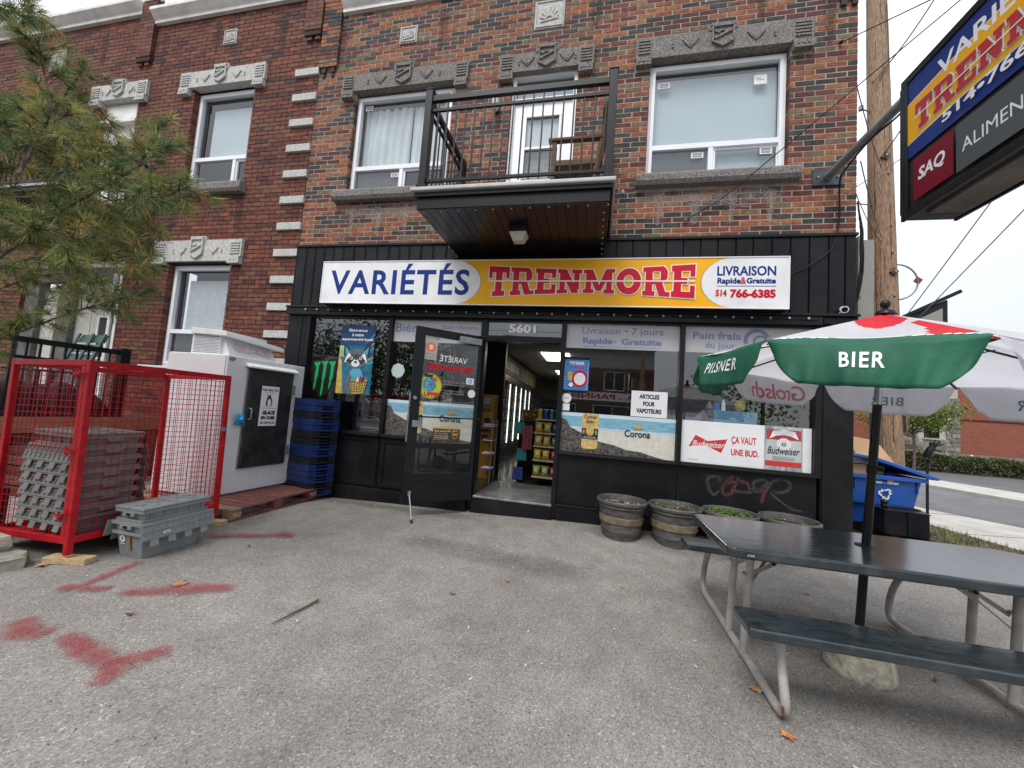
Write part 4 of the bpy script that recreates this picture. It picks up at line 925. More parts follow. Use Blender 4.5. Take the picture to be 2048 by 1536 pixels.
# graffiti on the black panel
gr = smear_mat('faded_spray', (.18, .05, .05), .5, 120, .12); gr2 = smear_mat('faded_grey_spray', (.12, .115, .12), .38, 120, .15)
G = [[(1.509, .702), (1.484, .759), (1.411, .769), (1.365, .721), (1.384, .62), (1.442, .558), (1.512, .634)], [(1.512, .634), (1.588, .711), (1.659, .718), (1.631, .597), (1.553, .571), (1.535, .654), (1.61, .764), (1.703, .808)], [(1.704, .791), (1.66, .68), (1.624, .579)], [(1.705, .741), (1.783, .732), (1.832, .636)], [(1.646, .624), (1.75, .62), (1.863, .623)], [(1.832, .62), (1.938, .682), (1.997, .756), (1.936, .782), (1.86, .741), (1.878, .642), (1.999, .672)], [(2.013, .724), (1.97, .636), (1.942, .507)], [(1.999, .672), (2.057, .779), (2.177, .809), (2.238, .749), (2.18, .668), (2.03, .659)], [(2.015, .657), (2.122, .57), (2.258, .488), (2.375, .47)]]
def smooth_path(p, k=5):
    out = []
    for i in range(len(p)-1):
        a, b, c_, d = [Vector(p[max(0, min(len(p)-1, j))]) for j in (i-1, i, i+1, i+2)]
        for s_ in range(k):
            t = s_/k; out.append(tuple(.5*((2*b)+(-a+c_)*t+(2*a-5*b+4*c_-d)*t*t+(-a+3*b-3*c_+d)*t**3)))
    out.append(tuple(p[-1])); return out
gt = thing('graffiti', (1.9, -.003, .65), 'faded pink and grey looping spray tag on the black panel behind the planters', 'graffiti')
for i, g_ in enumerate(G): ribbon('spray_stroke', smooth_path(g_), [.05 if i < 8 else .03]*(len(smooth_path(g_))), 0, gr if i in (2, 3, 6, 1) else gr2, gt, plane='y', y=-.003-.0006*i)
# ------------------------------------------------------------------ the open shop door (a part of the shop), hinged at its right edge
HN = Vector((-1.53, -.10, 0)); DU = Vector((-.745, -.667, 0)).normalized(); DN = Vector((DU.y, -DU.x, 0))
if DN.y > 0: DN = -DN
DT = Matrix(((DU.x, DN.x*-1, 0, HN.x), (DU.y, DN.y*-1, 0, HN.y), (0, 0, 1, 0), (0, 0, 0, 1)))   # local x along leaf, -y towards the viewer
def dmb(): m = MB(); m.T = DT; return m
mb = dmb(); D0, D1 = .0, .905
mb.box(D0, .04, -.022, .022, .17, 2.33, blackm); mb.box(.785, D1, -.022, .022, .17, 2.33, blackm)
mb.box(.04, .785, -.022, .022, 2.232, 2.33, blackm); mb.box(.04, .785, -.022, .022, .825, .892, blackm); mb.box(.04, .785, -.022, .022, .17, .515, blackm)
for z in (.24, .33, .42): mb.box(.06, .77, -.026, -.023, z, z+.006, black)
door = mb.build('shop_door', None, store, bevel=.004)
dmb().add([(.04, 0, .892), (.785, 0, .892), (.785, 0, 2.232), (.04, 0, 2.232)], [(0, 1, 2, 3)]).build('pane', glass_door, door); dmb().add([(.04, 0, .515), (.785, 0, .515), (.785, 0, .825), (.04, 0, .825)], [(0, 1, 2, 3)]).build('pane', glass_door, door)
dmb().box(.035, .34, -.075, -.023, 2.20, 2.285).build('closer_box', galv, door, bevel=.006)
mb = dmb(); mb.bar((.12, -.05, 2.29), (-.12, .05, 2.31), .02, .012, blackm); mb.build('closer_arm', None, door)
MB().bar((-1.63, -.22, 2.32), (-1.05, .06, 2.345), .02, .012, blackm).build('closer_arm', None, door)
mb = dmb(); mb.tube([(.855, -.023, 1.438), (.855, -.045, 1.438)], .022, galv, n=12); mb.build('lock', None, door, smooth=40)
mb = dmb(); mb.box(.735, .86, -.045, -.023, 1.08, 1.165, galv); mb.build('handle_plate', None, door, bevel=.006)
mb = dmb(); mb.bar((.86, -.06, 1.21), (-.03, -.06, 1.225), .018, .018, blackm); mb.build('push_bar', None, door)
mb = dmb(); mb.box(.872, .908, .0, .05, 1.0, 1.22, blackplain); mb.box(.895, .912, -.02, .02, .9, 1.3, galv); mb.box(.895, .912, -.02, .02, 1.32, 1.5, galv); mb.build('latch', None, door)
mb = dmb(); mb.box(.80, .835, -.035, -.023, .26, .31, galv); mb.build('stop_bracket', None, door)
MB().tube([(-2.12, -.66, .27), (-1.966, -.862, .02)], .008, galv).build('kick_stop', None, door); MB().tube([(-1.975, -.85, .035), (-1.96, -.87, .002)], .016, blackplain).build('rubber_foot', None, door)
def dcan(off=-.006): c = Canvas(DT @ Vector((0, off, 0)), tuple(-DU), (0, 0, 1), tuple(DN)); return c
# in this frame u runs towards the hinge: u = -(distance from hinge)
wgrey = mat('sticker_grey', (.42, .42, .42), .5, var=0); org = mat('sticker_orange', (.72, .20, .06), .4, var=0); lime = mat('sticker_lime', (.50, .55, .05), .4, var=.1)
c = dcan(); c.rect(-.775, 1.93, -.62, 2.23, wgrey); c.disc(-.70, 2.09, .068, org); c.text('B', -.722, 2.062, .045, .058, white_print, bold=.05, shear=.1); c.text('bitcoin', -.775, 1.985, .145, .035, grey_print, shear=.2, bold=.02); c.text('ATM ICI', -.77, 1.945, .14, .028, grey_print)
c.build('door_sticker', door)
c = dcan(); c.disc(-.67, 1.60, .155, lime, .158); c.ring(-.67, 1.6, .142, .150, rp_); c.disc(-.68, 1.62, .085, mat('sticker_blue', (.10, .30, .42), .4, var=.5, scale=30), .095); c.rect(-.755, 1.71, -.645, 1.745, labelk); c.text('SH', -.64, 1.66, .055, .05, rp_, bold=.05); c.text('UPPIE', -.74, 1.47, .19, .055, rp_, bold=.05); c.build('door_sticker', door)
c = dcan(); c.text('VARIÉTÉ', -.575, 1.93, .38, .095, white_print, bold=.012, mirror=True); c.build('lettering', door); c = dcan()
slab_word(c, 'TRENMORE', -.72, 1.81, .61, .085, rp_, None, .01, mirror=True, warp=bow(.61, .085), line=False); c.build('lettering', door)
c = dcan(); c.rect(-.19, 1.67, -.08, 1.755, white_print); c.ring(-.135, 1.71, .016, .028, pb_, n=12); c.build('door_sticker', door)
c = dcan(); c.disc(-.10, 1.55, .055, white_print, n=14); c.build('door_sticker', door)
c = dcan()
for st, v, h in (("Point d'accès UPS", 1.665, .028), ('UPS Access Point', 1.63, .02), ('Ramassage et dépôt', 1.55, .022), ('en toute commodité', 1.52, .022)): c.text(st, -.50, v, .29, h, grey_print)
c.build('lettering', door)
brn = mat('courier_brown', (.055, .028, .015), .5, var=.05); cgold = mat('courier_gold', (.62, .38, .03), .45, var=0)
c = dcan(-.007); c.rect(-.585, .91, -.215, 1.09, brn); c.rect(-.585, 1.072, -.215, 1.09, cgold); c.text("Point d'accès UPS", -.565, 1.035, .22, .022, white_print); c.text('UPS Access Point', -.565, 1.005, .18, .018, cgold); c.text('Ramassage et dépôt', -.565, .975, .19, .016, white_print); c.text('en toute commodité', -.565, .953, .19, .014, white_print); c.text('ups.com/accesspoint', -.565, .93, .21, .012, cgold)
c.poly([(-.325, 1.055), (-.245, 1.055), (-.245, .985), (-.26, .96), (-.285, .945), (-.31, .96), (-.325, .985)], cgold); c.poly([(-.32, 1.035), (-.25, 1.05), (-.25, .985), (-.263, .963), (-.285, .952), (-.307, .963), (-.32, .985)], brn); c.text('ups', -.312, .985, .055, .035, cgold, bold=.04)
c.build('door_sticker', door)

# ------------------------------------------------------------------ inside the shop
wallm = mat('inside_wall', (.10, .09, .085), .8, var=.2, scale=2); ceilm = mat('ceiling_tile', (.32, .30, .27), .9, var=.1, scale=3)
B(-4.6, 2.6, 1.16, 11, .1, .2).build('floor', st_floor, store); B(-4.6, -1.52, .1, 1.16, .1, .2).build('floor', st_floor, store); B(-.44, 2.6, .1, 1.16, .1, .2).build('floor', st_floor, store)
B(-4.6, 2.6, .1, 11, 2.76, 2.80).build('ceiling', ceilm, store); B(-4.62, -4.6, .1, 11, 0, 2.8).build('inner_wall', wallm, store); B(-4.6, 2.6, 10.9, 11, 0, 2.8).build('inner_wall', wallm, store)
B(2.57, 2.6, .1, 11, 0, 2.8).build('inner_wall', wallm, store); B(-2.9, -1.63, 1.75, 1.85, .2, 2.7).build('inner_wall', blackplain, store)
emi = mat('light_panel', (.8, .8, .75), .5, var=0, emit=(1, .93, .8), estr=7.0)
for x, y in ((-1.25, 3.6), (-1.25, 7.1)):
    o = B(x, x+.62, y, y+1.2, 2.74, 2.757).build('ceiling_light', emi, store)
cool = mat('cooler_frame', (.06, .06, .065), .3, .5, var=.1); tube_m = mat('cooler_lamp', (.9, .9, .9), .4, var=0, emit=(.95, 1, .93), estr=3.0); goods = [mat('goods_%d' % i, c_, .5, var=.2) for i, c_ in enumerate([(.35, .05, .04), (.05, .12, .3), (.4, .3, .05), (.08, .2, .08), (.35, .35, .36), (.25, .1, .04)])]
for k in range(6):
    y = 3.55+k*.78
    ck = thing('drinks_cooler', (-2.15, y, .2), ['first lit drinks cooler on the left, nearest the shop door', 'second lit drinks cooler from the shop door', 'third lit drinks cooler from the shop door', 'fourth lit drinks cooler from the shop door', 'fifth lit drinks cooler from the shop door', 'farthest drinks cooler inside the shop'][k], 'cooler', 'lit coolers along the left wall inside the shop')
    mb = MB(); mb.box(-2.9, -2.15, y, y+.775, .2, .48, cool); mb.box(-2.9, -2.15, y, y+.775, 2.12, 2.26, cool); mb.box(-2.9, -2.85, y, y+.775, .48, 2.12, cool)
    mb.box(-2.19, -2.15, y, y+.03, .48, 2.12, cool); mb.build('frame', None, ck)
    for yy in (y+.05, y+.43): MB().tube([(-2.17, yy, .55), (-2.17, yy, 2.08)], .014, tube_m, n=6).build('light_strip', None, ck)
    gb = MB()
    for s_ in range(5):
        z = .55+.31*s_; gb.box(-2.8, -2.25, y+.04, y+.75, z-.02, z-.01, galv)
        for j in range(8): yy = y+.07+j*.085; gb.box(-2.40, -2.32, yy, yy+.06, z, z+.2, random.choice(goods))
    tag(gb.build('bottles', None, ck), kind='stuff')
    B(-2.148, -2.144, y+.03, y+.765, .5, 2.1).build('glass_door', glass_door, ck)
banm = mat('aisle_banner', (.12, .09, .03), .7, var=.6, scale=1.6)
c = Canvas((-2.14, 3.4, 2.27), (0, 1, 0), (0, 0, 1), (1, 0, 0)); c.rect(0, 0, 5.4, .46, banm); c.text('BOISSONS', .6, .13, 1.6, .2, grey_print, bold=.02); c.build('aisle_banner', store)
B(-2.9, -2.15, 1.3, 3.5, .2, 2.7).build('inner_wall', blackplain, store)
# snack shelves at the end of an aisle, and the bags on them
su = thing('snack_shelf', (-.6, 1.35, .2), 'snack shelf unit with pale wooden shelves just inside the shop door', 'shelf')
shw = mat('shelf_edge', (.50, .38, .27), .6, var=.1)
B(-.93, .3, 1.62, 1.66, .2, 1.62).build('back_panel', blackm, su)
shz = [.35, .615, .84, 1.055, 1.275]
for z in shz: B(-.93, .3, 1.19, 1.62, z-.022, z).build('shelf', shw, su)
B(-.93, .3, 1.19, 1.62, 1.47, 1.5).build('shelf', blackm, su)
bagcol = [mat('bag_yellow', (.55, .42, .04), .3, var=.35, scale=25), mat('bag_lime', (.28, .36, .05), .3, var=.35, scale=25), mat('bag_teal', (.02, .24, .22), .3, var=.35, scale=25), mat('bag_maroon', (.25, .03, .04), .3, var=.35, scale=25), mat('bag_blue', (.03, .06, .28), .3, var=.35, scale=25)]
bagn = ['yellow', 'lime green', 'teal', 'dark red', 'blue']
def bag(x, y, z, wd, h, m, label, group, rot=0., d=.09):
    mb = MB(); n = 6; vs = []; fs = []
    for i in range(n+1):
        t = i/n; th = d*math.sin(math.pi*min(1, max(0, t)))**.6/2+.003; ww = wd/2*(1-.06*math.sin(math.pi*t))
        for a, b in ((-1, 0), (-.7, -1), (0, -1.15), (.7, -1), (1, 0), (.7, 1), (-.7, 1)): vs.append((a*ww, b*th*.9, t*h))
    k = 7
    fs = [(i*k+j, i*k+(j+1) % k, (i+1)*k+(j+1) % k, (i+1)*k+j) for i in range(n) for j in range(k)]+[tuple(range(k))[::-1], tuple(n*k+j for j in range(k))]
    mb.T = Matrix.Rotation(rot, 4, 'Z'); mb.add(vs, fs, m)
    t = thing('snack_bag', (x, y, z), label, 'bag', group)
    o = mb.build('foil', None, None, smooth=50); o.parent = t
    lc = Canvas((-wd*.3, -d*.56, h*.42)); lc.disc(wd*.3, h*.12, wd*.22, white_print if m != bagcol[4] else gold, h*.12, n=12); lc.text('CHIPS', wd*.12, h*.08, wd*.36, h*.08, rp_, bold=.05); q = lc.mb.build('label', None, None); q.parent = t
    return t
for zi, z, row in ((0, .352, [1, 1, 3]), (1, .617, [0, 0, 3]), (2, .842, [0, 0, 2]), (3, 1.057, [0, 0, 4])):
    for j, m_ in enumerate(row):
        bag(-.86+j*.135, 1.25+.02*j, z, .13, .17, bagcol[m_], '%s snack bag, %s on the %s shelf inside the door' % (bagn[m_], ['leftmost', 'second from the left', 'third from the left'][j], ['lowest', 'second lowest', 'middle', 'second highest'][zi]), 'snack bags on the shelf inside the door')
for j in range(4):
    m_ = [bagcol[0], bagcol[4], bagcol[2], bagcol[2]][j]; t = thing('snack_tube', (-.86+j*.095, 1.27, 1.277), '%s cylindrical snack tube on the top shelf, %s from the left' % (['yellow', 'blue', 'teal', 'teal'][j], ['first', 'second', 'third', 'fourth'][j]), 'can', 'snack tubes on the top shelf inside the door')
    o = MB().lathe((0, 0, 0), [(.038, 0), (.038, .15)], m_, n=14).build('tube', None, None, smooth=40); o.parent = t
    o = MB().lathe((0, 0, .15), [(.041, 0), (.041, .012)], white_print, n=14).build('lid', None, None, smooth=40); o.parent = t
for j, (x, z, m_, lab) in enumerate(((-1.08, .95, 3, 'dark red foil packs hanging on the shelf end, upper cluster'), (-1.08, .75, 3, 'dark red foil packs hanging on the shelf end, middle cluster'), (-1.16, .56, 2, 'teal foil packs hanging on the shelf end'), (-1.20, .24, 4, 'blue soft bundles standing low at the shelf end'), (-1.22, 1.0, 2, 'teal foil packs hanging highest at the shelf end'))):
    t = thing('hanging_pack', (x, 1.35, z), lab, 'bag', 'packs hung at the end of the snack shelf')
    for k in range(3):
        mb = MB(); mb.hexa([(-.07+.05*k, -.03+.02*k, 0), (.0+.05*k, -.03+.02*k, 0), (.0+.05*k, .0+.02*k, 0), (-.07+.05*k, .0+.02*k, 0)], [(-.06+.05*k, -.01+.02*k, .2), (-.01+.05*k, -.01+.02*k, .2), (-.01+.05*k, .0+.02*k, .2), (-.06+.05*k, 0+.02*k, .2)], bagcol[m_])
        o = mb.build('pack', None, None, bevel=.008); o.parent = t
for j in range(4):
    bag(-1.25+.15*j, 2.2, 1.22, .13, .2, mat('bag_orange', (.5, .2, .03), .35, var=.3, scale=20), 'orange snack bag on a farther shelf, %s from the left' % ['first', 'second', 'third', 'fourth'][j], 'orange snack bags behind the snack tubes', rot=.3)
fs_ = thing('snack_shelf', (-.9, 2.3, .2), 'dark shelf unit behind the snack shelf, carrying orange bags', 'shelf'); B(-1.35, .6, 2.1, 2.6, .2, 1.215).build('body', blackm, fs_); B(-1.36, .61, 2.09, 2.6, 1.0, 1.02).build('shelf', shw, fs_)
# cash machine and magazine rack inside the left jamb
am = mat('machine_yellow', (.30, .15, .012), .45, var=.1)
at = thing('cash_machine', (-1.62, 1.55, .2), 'narrow yellow cash machine just inside the door on the left', 'machine')
mb = MB(); mb.hexa([(-1.98, 1.30, .2), (-1.68, 1.30, .2), (-1.68, 1.65, .2), (-1.98, 1.65, .2)], [(-1.98, 1.35, 1.62), (-1.68, 1.35, 1.62), (-1.68, 1.65, 1.62), (-1.98, 1.65, 1.62)], am); mb.build('body', None, at, bevel=.01)
c = Canvas((-1.92, 1.29, .2)); c.text('ATM', .06, 1.14, .14, .05, labelk, bold=.04); c.rect(.04, 1.25, .2, 1.36, grey_print); c.disc(.16, .98, .05, labelk); c.rect(.04, .8, .2, .83, labelk); c.disc(.14, .68, .06, labelk); tag(c.build('front_print', at), kind='stuff')
mr = thing('magazine_rack', (-1.5, 1.0, .2), 'wire magazine rack holding papers beside the left door jamb inside', 'rack')
for k, z in enumerate((.38, .62, .85, 1.08)):
    B(-1.74, -1.57, 1.0, 1.28, z, z+.012).build('shelf', galv, mr)
mb = MB()
for y in (1.0, 1.28): mb.box(-1.585, -1.57, y-.008, y+.008, .2, 1.2, galv)
mb.build('frame', None, mr)
for k, (z, m_, l) in enumerate(((.395, pb_, 'blue folded magazine on the lowest rack shelf'), (.635, white_print, 'white newspaper on the second rack shelf'), (.865, grey_print, 'grey newspaper on the third rack shelf'), (1.095, white_print, 'white newspaper on the top rack shelf'))):
    mb = MB()
    for q in range(3): mb.hexa([(-1.73, 1.0, z+q*.012), (-1.56, .98+.01*q, z+q*.012), (-1.56, 1.22, z+q*.012), (-1.73, 1.22, z+q*.012)], [(-1.73, 1.0, z+.01+q*.012), (-1.56, .98, z+.008+q*.012), (-1.56, 1.22, z+.01+q*.012), (-1.73, 1.22, z+.01+q*.012)], [m_, red_print, white_print][(q+k) % 3])
    tag(mb.build('newspaper', None), l, 'newspaper', 'papers in the rack inside the door')
# things on the sill behind the right-hand window, and clutter behind the left one
bb = mat('carton_blue', (.08, .28, .46), .5, var=.08)
o = B(1.46, 1.95, .18, .5, .92, 1.56).build('carton', bb, bevel=.004); tag(o, 'light blue display carton standing behind the rightmost window', 'box')
o = MB().lathe((1.60, .3, 1.562), [(.028, 0), (.022, .1), (.012, .11), (.012, .14)], white_print, n=12).build('tube_bottle', None, smooth=50); tag(o, 'small white squeeze tube on the blue carton in the window', 'bottle')
o = MB().lathe((1.79, .3, 1.562), [(.03, 0), (.055, .04), (.06, .09), (.045, .12), (.05, .14)], gold, n=14).build('jar', None, smooth=50); tag(o, 'small gold patterned jar on the blue carton in the window', 'jar')
o = MB().lathe((1.52, .3, 1.562), [(.035, 0), (.04, .10)], pb_, n=12).build('cup', None, smooth=50); tag(o, 'blue cup left of the white tube on the blue carton', 'cup')
o = B(1.06, 1.35, .3, .6, .92, 1.5).build('carton', mat('carton_mauve', (.16, .15, .25), .5, var=.1), bevel=.004); tag(o, 'dull mauve carton left of the blue one behind the window', 'box')
mg = mat('machine_grey', (.13, .13, .135), .5, var=.15)
o = thing('printer', (-3.3, .5, .9), 'dark grey office machine behind the left window under the raccoon poster', 'machine'); B(-3.62, -3.1, .35, .85, .92, 1.38).build('body', mg, o, bevel=.02); B(-3.58, -3.14, .345, .349, 1.1, 1.2).build('tray', blackm, o); B(-3.2, -3.08, .34, .36, 1.24, 1.36).build('note', white_print, o)
cb = mat('pale_blue_cable', (.25, .38, .46), .5, var=0)
for i in range(2):
    pts = [(-3.35+.13*math.cos(t*.5+i)+.05*math.sin(t*1.3), .3+.02*i, 1.0+.035*t*(.7 if i else 1)+.05*math.sin(t*.9+i)) for t in range(13)]
    o = MB().tube(smooth_path([Vector(p).to_tuple() for p in pts], 3) if False else pts, .006, cb, n=5).build('cable', None, smooth=60); tag(o, ['loose pale blue cable looping low behind the left window', 'second pale blue cable looping beside the grey machine'][i], 'cable')
o = thing('counter', (-3.0, 2.2, .2), 'dark counter deep inside the shop behind the left window', 'counter'); B(-4.4, -2.9, 1.5, 2.1, .2, 1.15).build('body', mg, o); B(-4.42, -2.88, 1.48, 2.12, 1.15, 1.18).build('top', galv, o)
o = thing('shelving', (.9, 2.5, .2), 'tall stocked shelving seen dimly through the right windows', 'shelf')
B(.65, 2.5, 2.9, 3.2, .2, 2.3).build('back_panel', blackm, o)
gb = MB()
for s_ in range(5):
    z = .45+.38*s_; gb.box(.65, 2.5, 2.6, 2.9, z-.02, z, galv)
    for j in range(18): gb.box(.68+j*.1, .75+j*.1, 2.62, 2.7, z, z+.1+.12*random.random(), random.choice(goods))
tag(gb.build('goods', None, o), kind='stuff')

# ------------------------------------------------------------------ ice freezer on its pallet
wenam = mat('freezer_white', (.66, .67, .68), .35, var=.06, scale=2, dirt=.4, dcol=(.36, .33, .28), dscale=4, bump=.08, bscale=3)
pinkw = mat('freezer_side', (.62, .57, .58), .4, var=.05, scale=2, dirt=.2, dcol=(.45, .40, .38))
fz = thing('ice_freezer', (-4.6, -.8, .13), 'tall white outdoor ice freezer with a dark door standing on a reddish pallet', 'freezer')
F0 = [(-5.04, -1.41), (-4.20, -1.385), (-4.13, -.24), (-5.05, -.25)]
MB().hexa([(x, y, .135) for x, y in F0], [(x, y, 1.775) for x, y in F0]).build('body', wenam, fz, bevel=.012)
sidep = MB(); sidep.hexa([(-5.03, -1.42, .14), (-4.22, -1.396, .14), (-4.22, -1.386, .14), (-5.03, -1.41, .14)], [(-5.03, -1.42, 1.765), (-4.22, -1.396, 1.765), (-4.22, -1.386, 1.765), (-5.03, -1.41, 1.765)]); sidep.build('side_panel', pinkw, fz)
FU = Vector((.07, 1.145, 0)).normalized(); FN = Vector((FU.y, -FU.x, 0)); FO = Vector((-4.20, -1.385, 0))+FU*.165
FT = Matrix(((FU.x, -FN.x, 0, FO.x), (FU.y, -FN.y, 0, FO.y), (0, 0, 1, 0), (0, 0, 0, 1)))   # local x along the front, -y outwards
def fmb(): m = MB(); m.T = FT; return m
fd = mat('freezer_door', (.035, .036, .035), .38, .3, var=.35, scale=9, dirt=.4, dcol=(.07, .07, .065), dscale=5)
d_ = fmb().box(.110, .760, -.045, -.004, .432, 1.650).build('door', fd, fz, bevel=.008)
mb = fmb(); frame_rect(mb, .095, .775, .417, 1.665, .014, -.018, -.001, galv); mb.build('door_frame', None, fz)
mb = fmb(); mb.prism([(.06, 0, 1.675), (.06, -.08, 1.655), (.06, -.08, 1.675), (.06, 0, 1.72)], (.75, 0, 0), wenam); mb.build('rain_hood', None, fz, bevel=.003)
mb = fmb(); mb.tube([(.145, -.045, 1.16), (.145, -.085, 1.15), (.145, -.085, 1.03), (.145, -.045, 1.02)], .009, galv); mb.build('handle', None, d_, smooth=60)
for z in (1.42, .60): mb = fmb(); mb.box(.745, .80, -.055, -.046, z-.06, z+.07, galv); mb.box(.757, .80, -.046, -.0015, z-.05, z+.06, galv); mb.build('hinge', None, fz)
c = Canvas(FT @ Vector((0, -.047, 0)), tuple(FU), (0, 0, 1), tuple(FN)); c.rect(.285, .94, .545, 1.45, white_print)
c.text('Polar-Glace Tech', .30, 1.385, .23, .038, labelk, bold=.03); c.rect(.34, 1.368, .49, 1.371, labelk); c.rect(.36, 1.35, .47, 1.353, grey_print); c.rect(.30, 1.165, .53, 1.169, labelk)
c.poly([(.37, 1.19), (.44, 1.19), (.455, 1.22), (.45, 1.27), (.43, 1.31), (.40, 1.325), (.375, 1.30), (.36, 1.24)], labelk); c.poly([(.385, 1.195), (.43, 1.195), (.44, 1.23), (.425, 1.28), (.40, 1.29), (.385, 1.26)], white_print); c.poly([(.40, 1.32), (.385, 1.335), (.36, 1.325), (.385, 1.31)], labelk); c.disc(.405, 1.318, .022, labelk, n=12); c.disc(.40, 1.324, .005, white_print, n=8)
c.text('GLACE', .325, 1.085, .185, .052, labelk, bold=.07); c.text('EN CUBE', .315, 1.025, .20, .042, labelk, bold=.06); c.text('EN VENTE ICI', .31, .965, .21, .03, labelk, bold=.02)
o = c.build('notice', None, loc=FT @ Vector((.41, -.047, 1.2))); tag(o, 'white ice cube notice with a small penguin on the dark freezer door', 'notice')
c = Canvas(FT @ Vector((0, -.003, 0)), tuple(FU), (0, 0, 1), tuple(FN)); c.disc(-.11, 1.73, .04, labelk, .022); c.ring(-.11, 1.73, .030, .033, white_print, sy=.5, n=16); c.text('MTC', -.13, 1.722, .04, .015, white_print); c.build('badge', fz)
# machinery housing on top
mb = MB(); mb.box(-4.90, -4.48, -1.27, -.60, 1.776, 2.085, wenam)
for r in range(15):
    z = 1.80+r*.018
    for k in range(11): x = -4.875+k*.035+(r % 2)*.017; mb.box(x, x+.024, -1.273, -1.2702, z, z+.007, blackplain)
mb.build('machine_housing', None, fz, bevel=.002)
mb = MB(); mb.hexa([(-4.62, -1.23, 1.776), (-4.36, -1.23, 1.776), (-4.36, -.52, 1.776), (-4.62, -.52, 1.776)], [(-4.62, -1.23, 2.03), (-4.48, -1.23, 2.03), (-4.48, -.52, 1.98), (-4.62, -.52, 1.98)], wenam)
mb.build('sign_box', None, fz, bevel=.003)
MB().hexa([(-4.9, -1.30, 2.03), (-4.36, -1.30, 2.01), (-4.36, -.40, 1.95), (-4.9, -.40, 2.0)], [(-4.9, -1.30, 2.105), (-4.38, -1.30, 2.07), (-4.38, -.40, 2.01), (-4.9, -.40, 2.06)]).build('housing_lid', wenam, fz, bevel=.005)
fadedr = mat('faded_red_letters', (.60, .48, .48), .5, var=.1)
sv = Vector((-.12, 0, .254)).normalized(); c = Canvas(Vector((-4.357, -1.2, 1.78)), (0, 1, 0), tuple(sv), (sv.z, 0, -sv.x)); c.text('GLACE', .06, .08, .56, .12, fadedr, bold=.04); c.build('lettering', fz)
# crumpled blue bag stuck beside the handle
rb_ = random.Random(4); mb = MB(); n = 8; vs = []
for j in range(n+1):
    for i in range(n+1):
        u = i/n; v = j/n; p = FT @ Vector((-.035+.13*u*(1-.15*v)+.01*v, -.05-.045*math.sin(math.pi*u)*math.sin(math.pi*v)-rb_.uniform(0, .02), .96+.14*v-.02*u)); vs.append(tuple(p))
mb.add(vs, [(j*(n+1)+i, j*(n+1)+i+1, (j+1)*(n+1)+i+1, (j+1)*(n+1)+i) for j in range(n) for i in range(n)])
o = mb.build('plastic_bag', mat('bag_bright_blue', (.03, .28, .55), .3, var=.5, scale=22), loc=FT @ Vector((.03, -.06, 1.0)), smooth=40); tag(o, 'crumpled bright blue bag stuck beside the freezer door handle', 'bag')
# pallet
pw = wood('pallet_red', (.16, .055, .045), 'Y', var=.4); pw2 = wood('pallet_raw', (.24, .17, .10), 'Y')
pl = thing('pallet', (-4.2, -1.0, 0), 'worn reddish wooden pallet under the white ice freezer', 'pallet')
y = -1.66; k = 0
while y < -.42:
    wd_ = [.13, .09, .10, .09, .12, .09][k % 6]; B(-5.0, -3.60, y, min(y+wd_, -.40), .105, .127).build('plank', pw2 if k == 0 else pw, pl, bevel=.003); y += wd_+.022; k += 1
for x in (-3.66, -4.3, -4.95):
    for y in (-1.66, -1.10, -.52): 
        b = B(x-.05, x+.06, y, y+.13, .022, .104).build('block', pw2 if y < -1.5 else pw, pl, bevel=.004)
    B(x-.05, x+.06, -1.66, -.39, 0.002, .021).build('plank', pw, pl)
c = Canvas((-3.598, -1.65, .035), (0, 1, 0), (0, 0, 1), (1, 0, 0)); c.text('PECO', .015, .008, .10, .045, mat('stencil', (.45, .36, .28), .8, var=0), bold=.03); c.text('PECO', 1.145, .008, .10, .045, MATS['stencil'], bold=.03); c.build('stencil', pl)

# ------------------------------------------------------------------ red wire cage
red = mat('cage_red', (.40, .006, .012), .4, spec=.35, var=.2, scale=9, dirt=.55, dcol=(.17, .012, .012), dscale=11, bump=.1, bscale=40)
cg = thing('wire_cage', (-4.17, -2.2, 0), 'bright red steel wire cage holding grey totes, beside the ice freezer', 'cage')
CX0, CX1, CY0, CY1, CZ0, CZ1 = -4.56, -3.75, -2.86, -1.73, .13, 1.495
t = .040
for x in (CX0, CX1):
    for y in (CY0, CY1): B(x-t/2, x+t/2, y-t/2, y+t/2, .05, CZ1).build('post', red, cg, bevel=.003)
for z0, z1 in ((CZ0, CZ0+.05), (CZ1-.045, CZ1)):
    m2 = MB()
    for y in (CY0, CY1): m2.box(CX0+t/2, CX1-t/2, y-t/2, y+t/2, z0, z1, red)
    for x in (CX0, CX1): m2.box(x-t/2, x+t/2, CY0+t/2, CY1-t/2, z0, z1, red)
    m2.build('rail', None, cg, bevel=.003)
B(CX0, CX1, CY0, CY1, CZ0+.01, CZ0+.018).build('floor_plate', red, cg)
m2 = MB(); m2.box(CX1-.062, CX1-.023, CY0-.02, CY0+.01, CZ0+.05, CZ1-.05, red); m2.build('gate_stile', None, cg, bevel=.003)
for z in (.33, .80, 1.38): m2 = MB(); m2.box(CX1-.08, CX1-.02, CY0-.055, CY0-.036, z, z+.018, red); m2.tube([(CX1-.05, CY0-.05, z-.03), (CX1-.05, CY0-.05, z+.04)], .008, red); m2.build('latch', None, cg)
B(CX1-.005, CX1+.03, CY1-.03, CY1+.0, .92, .96).build('hinge', MATS['galvanised_steel'], cg)
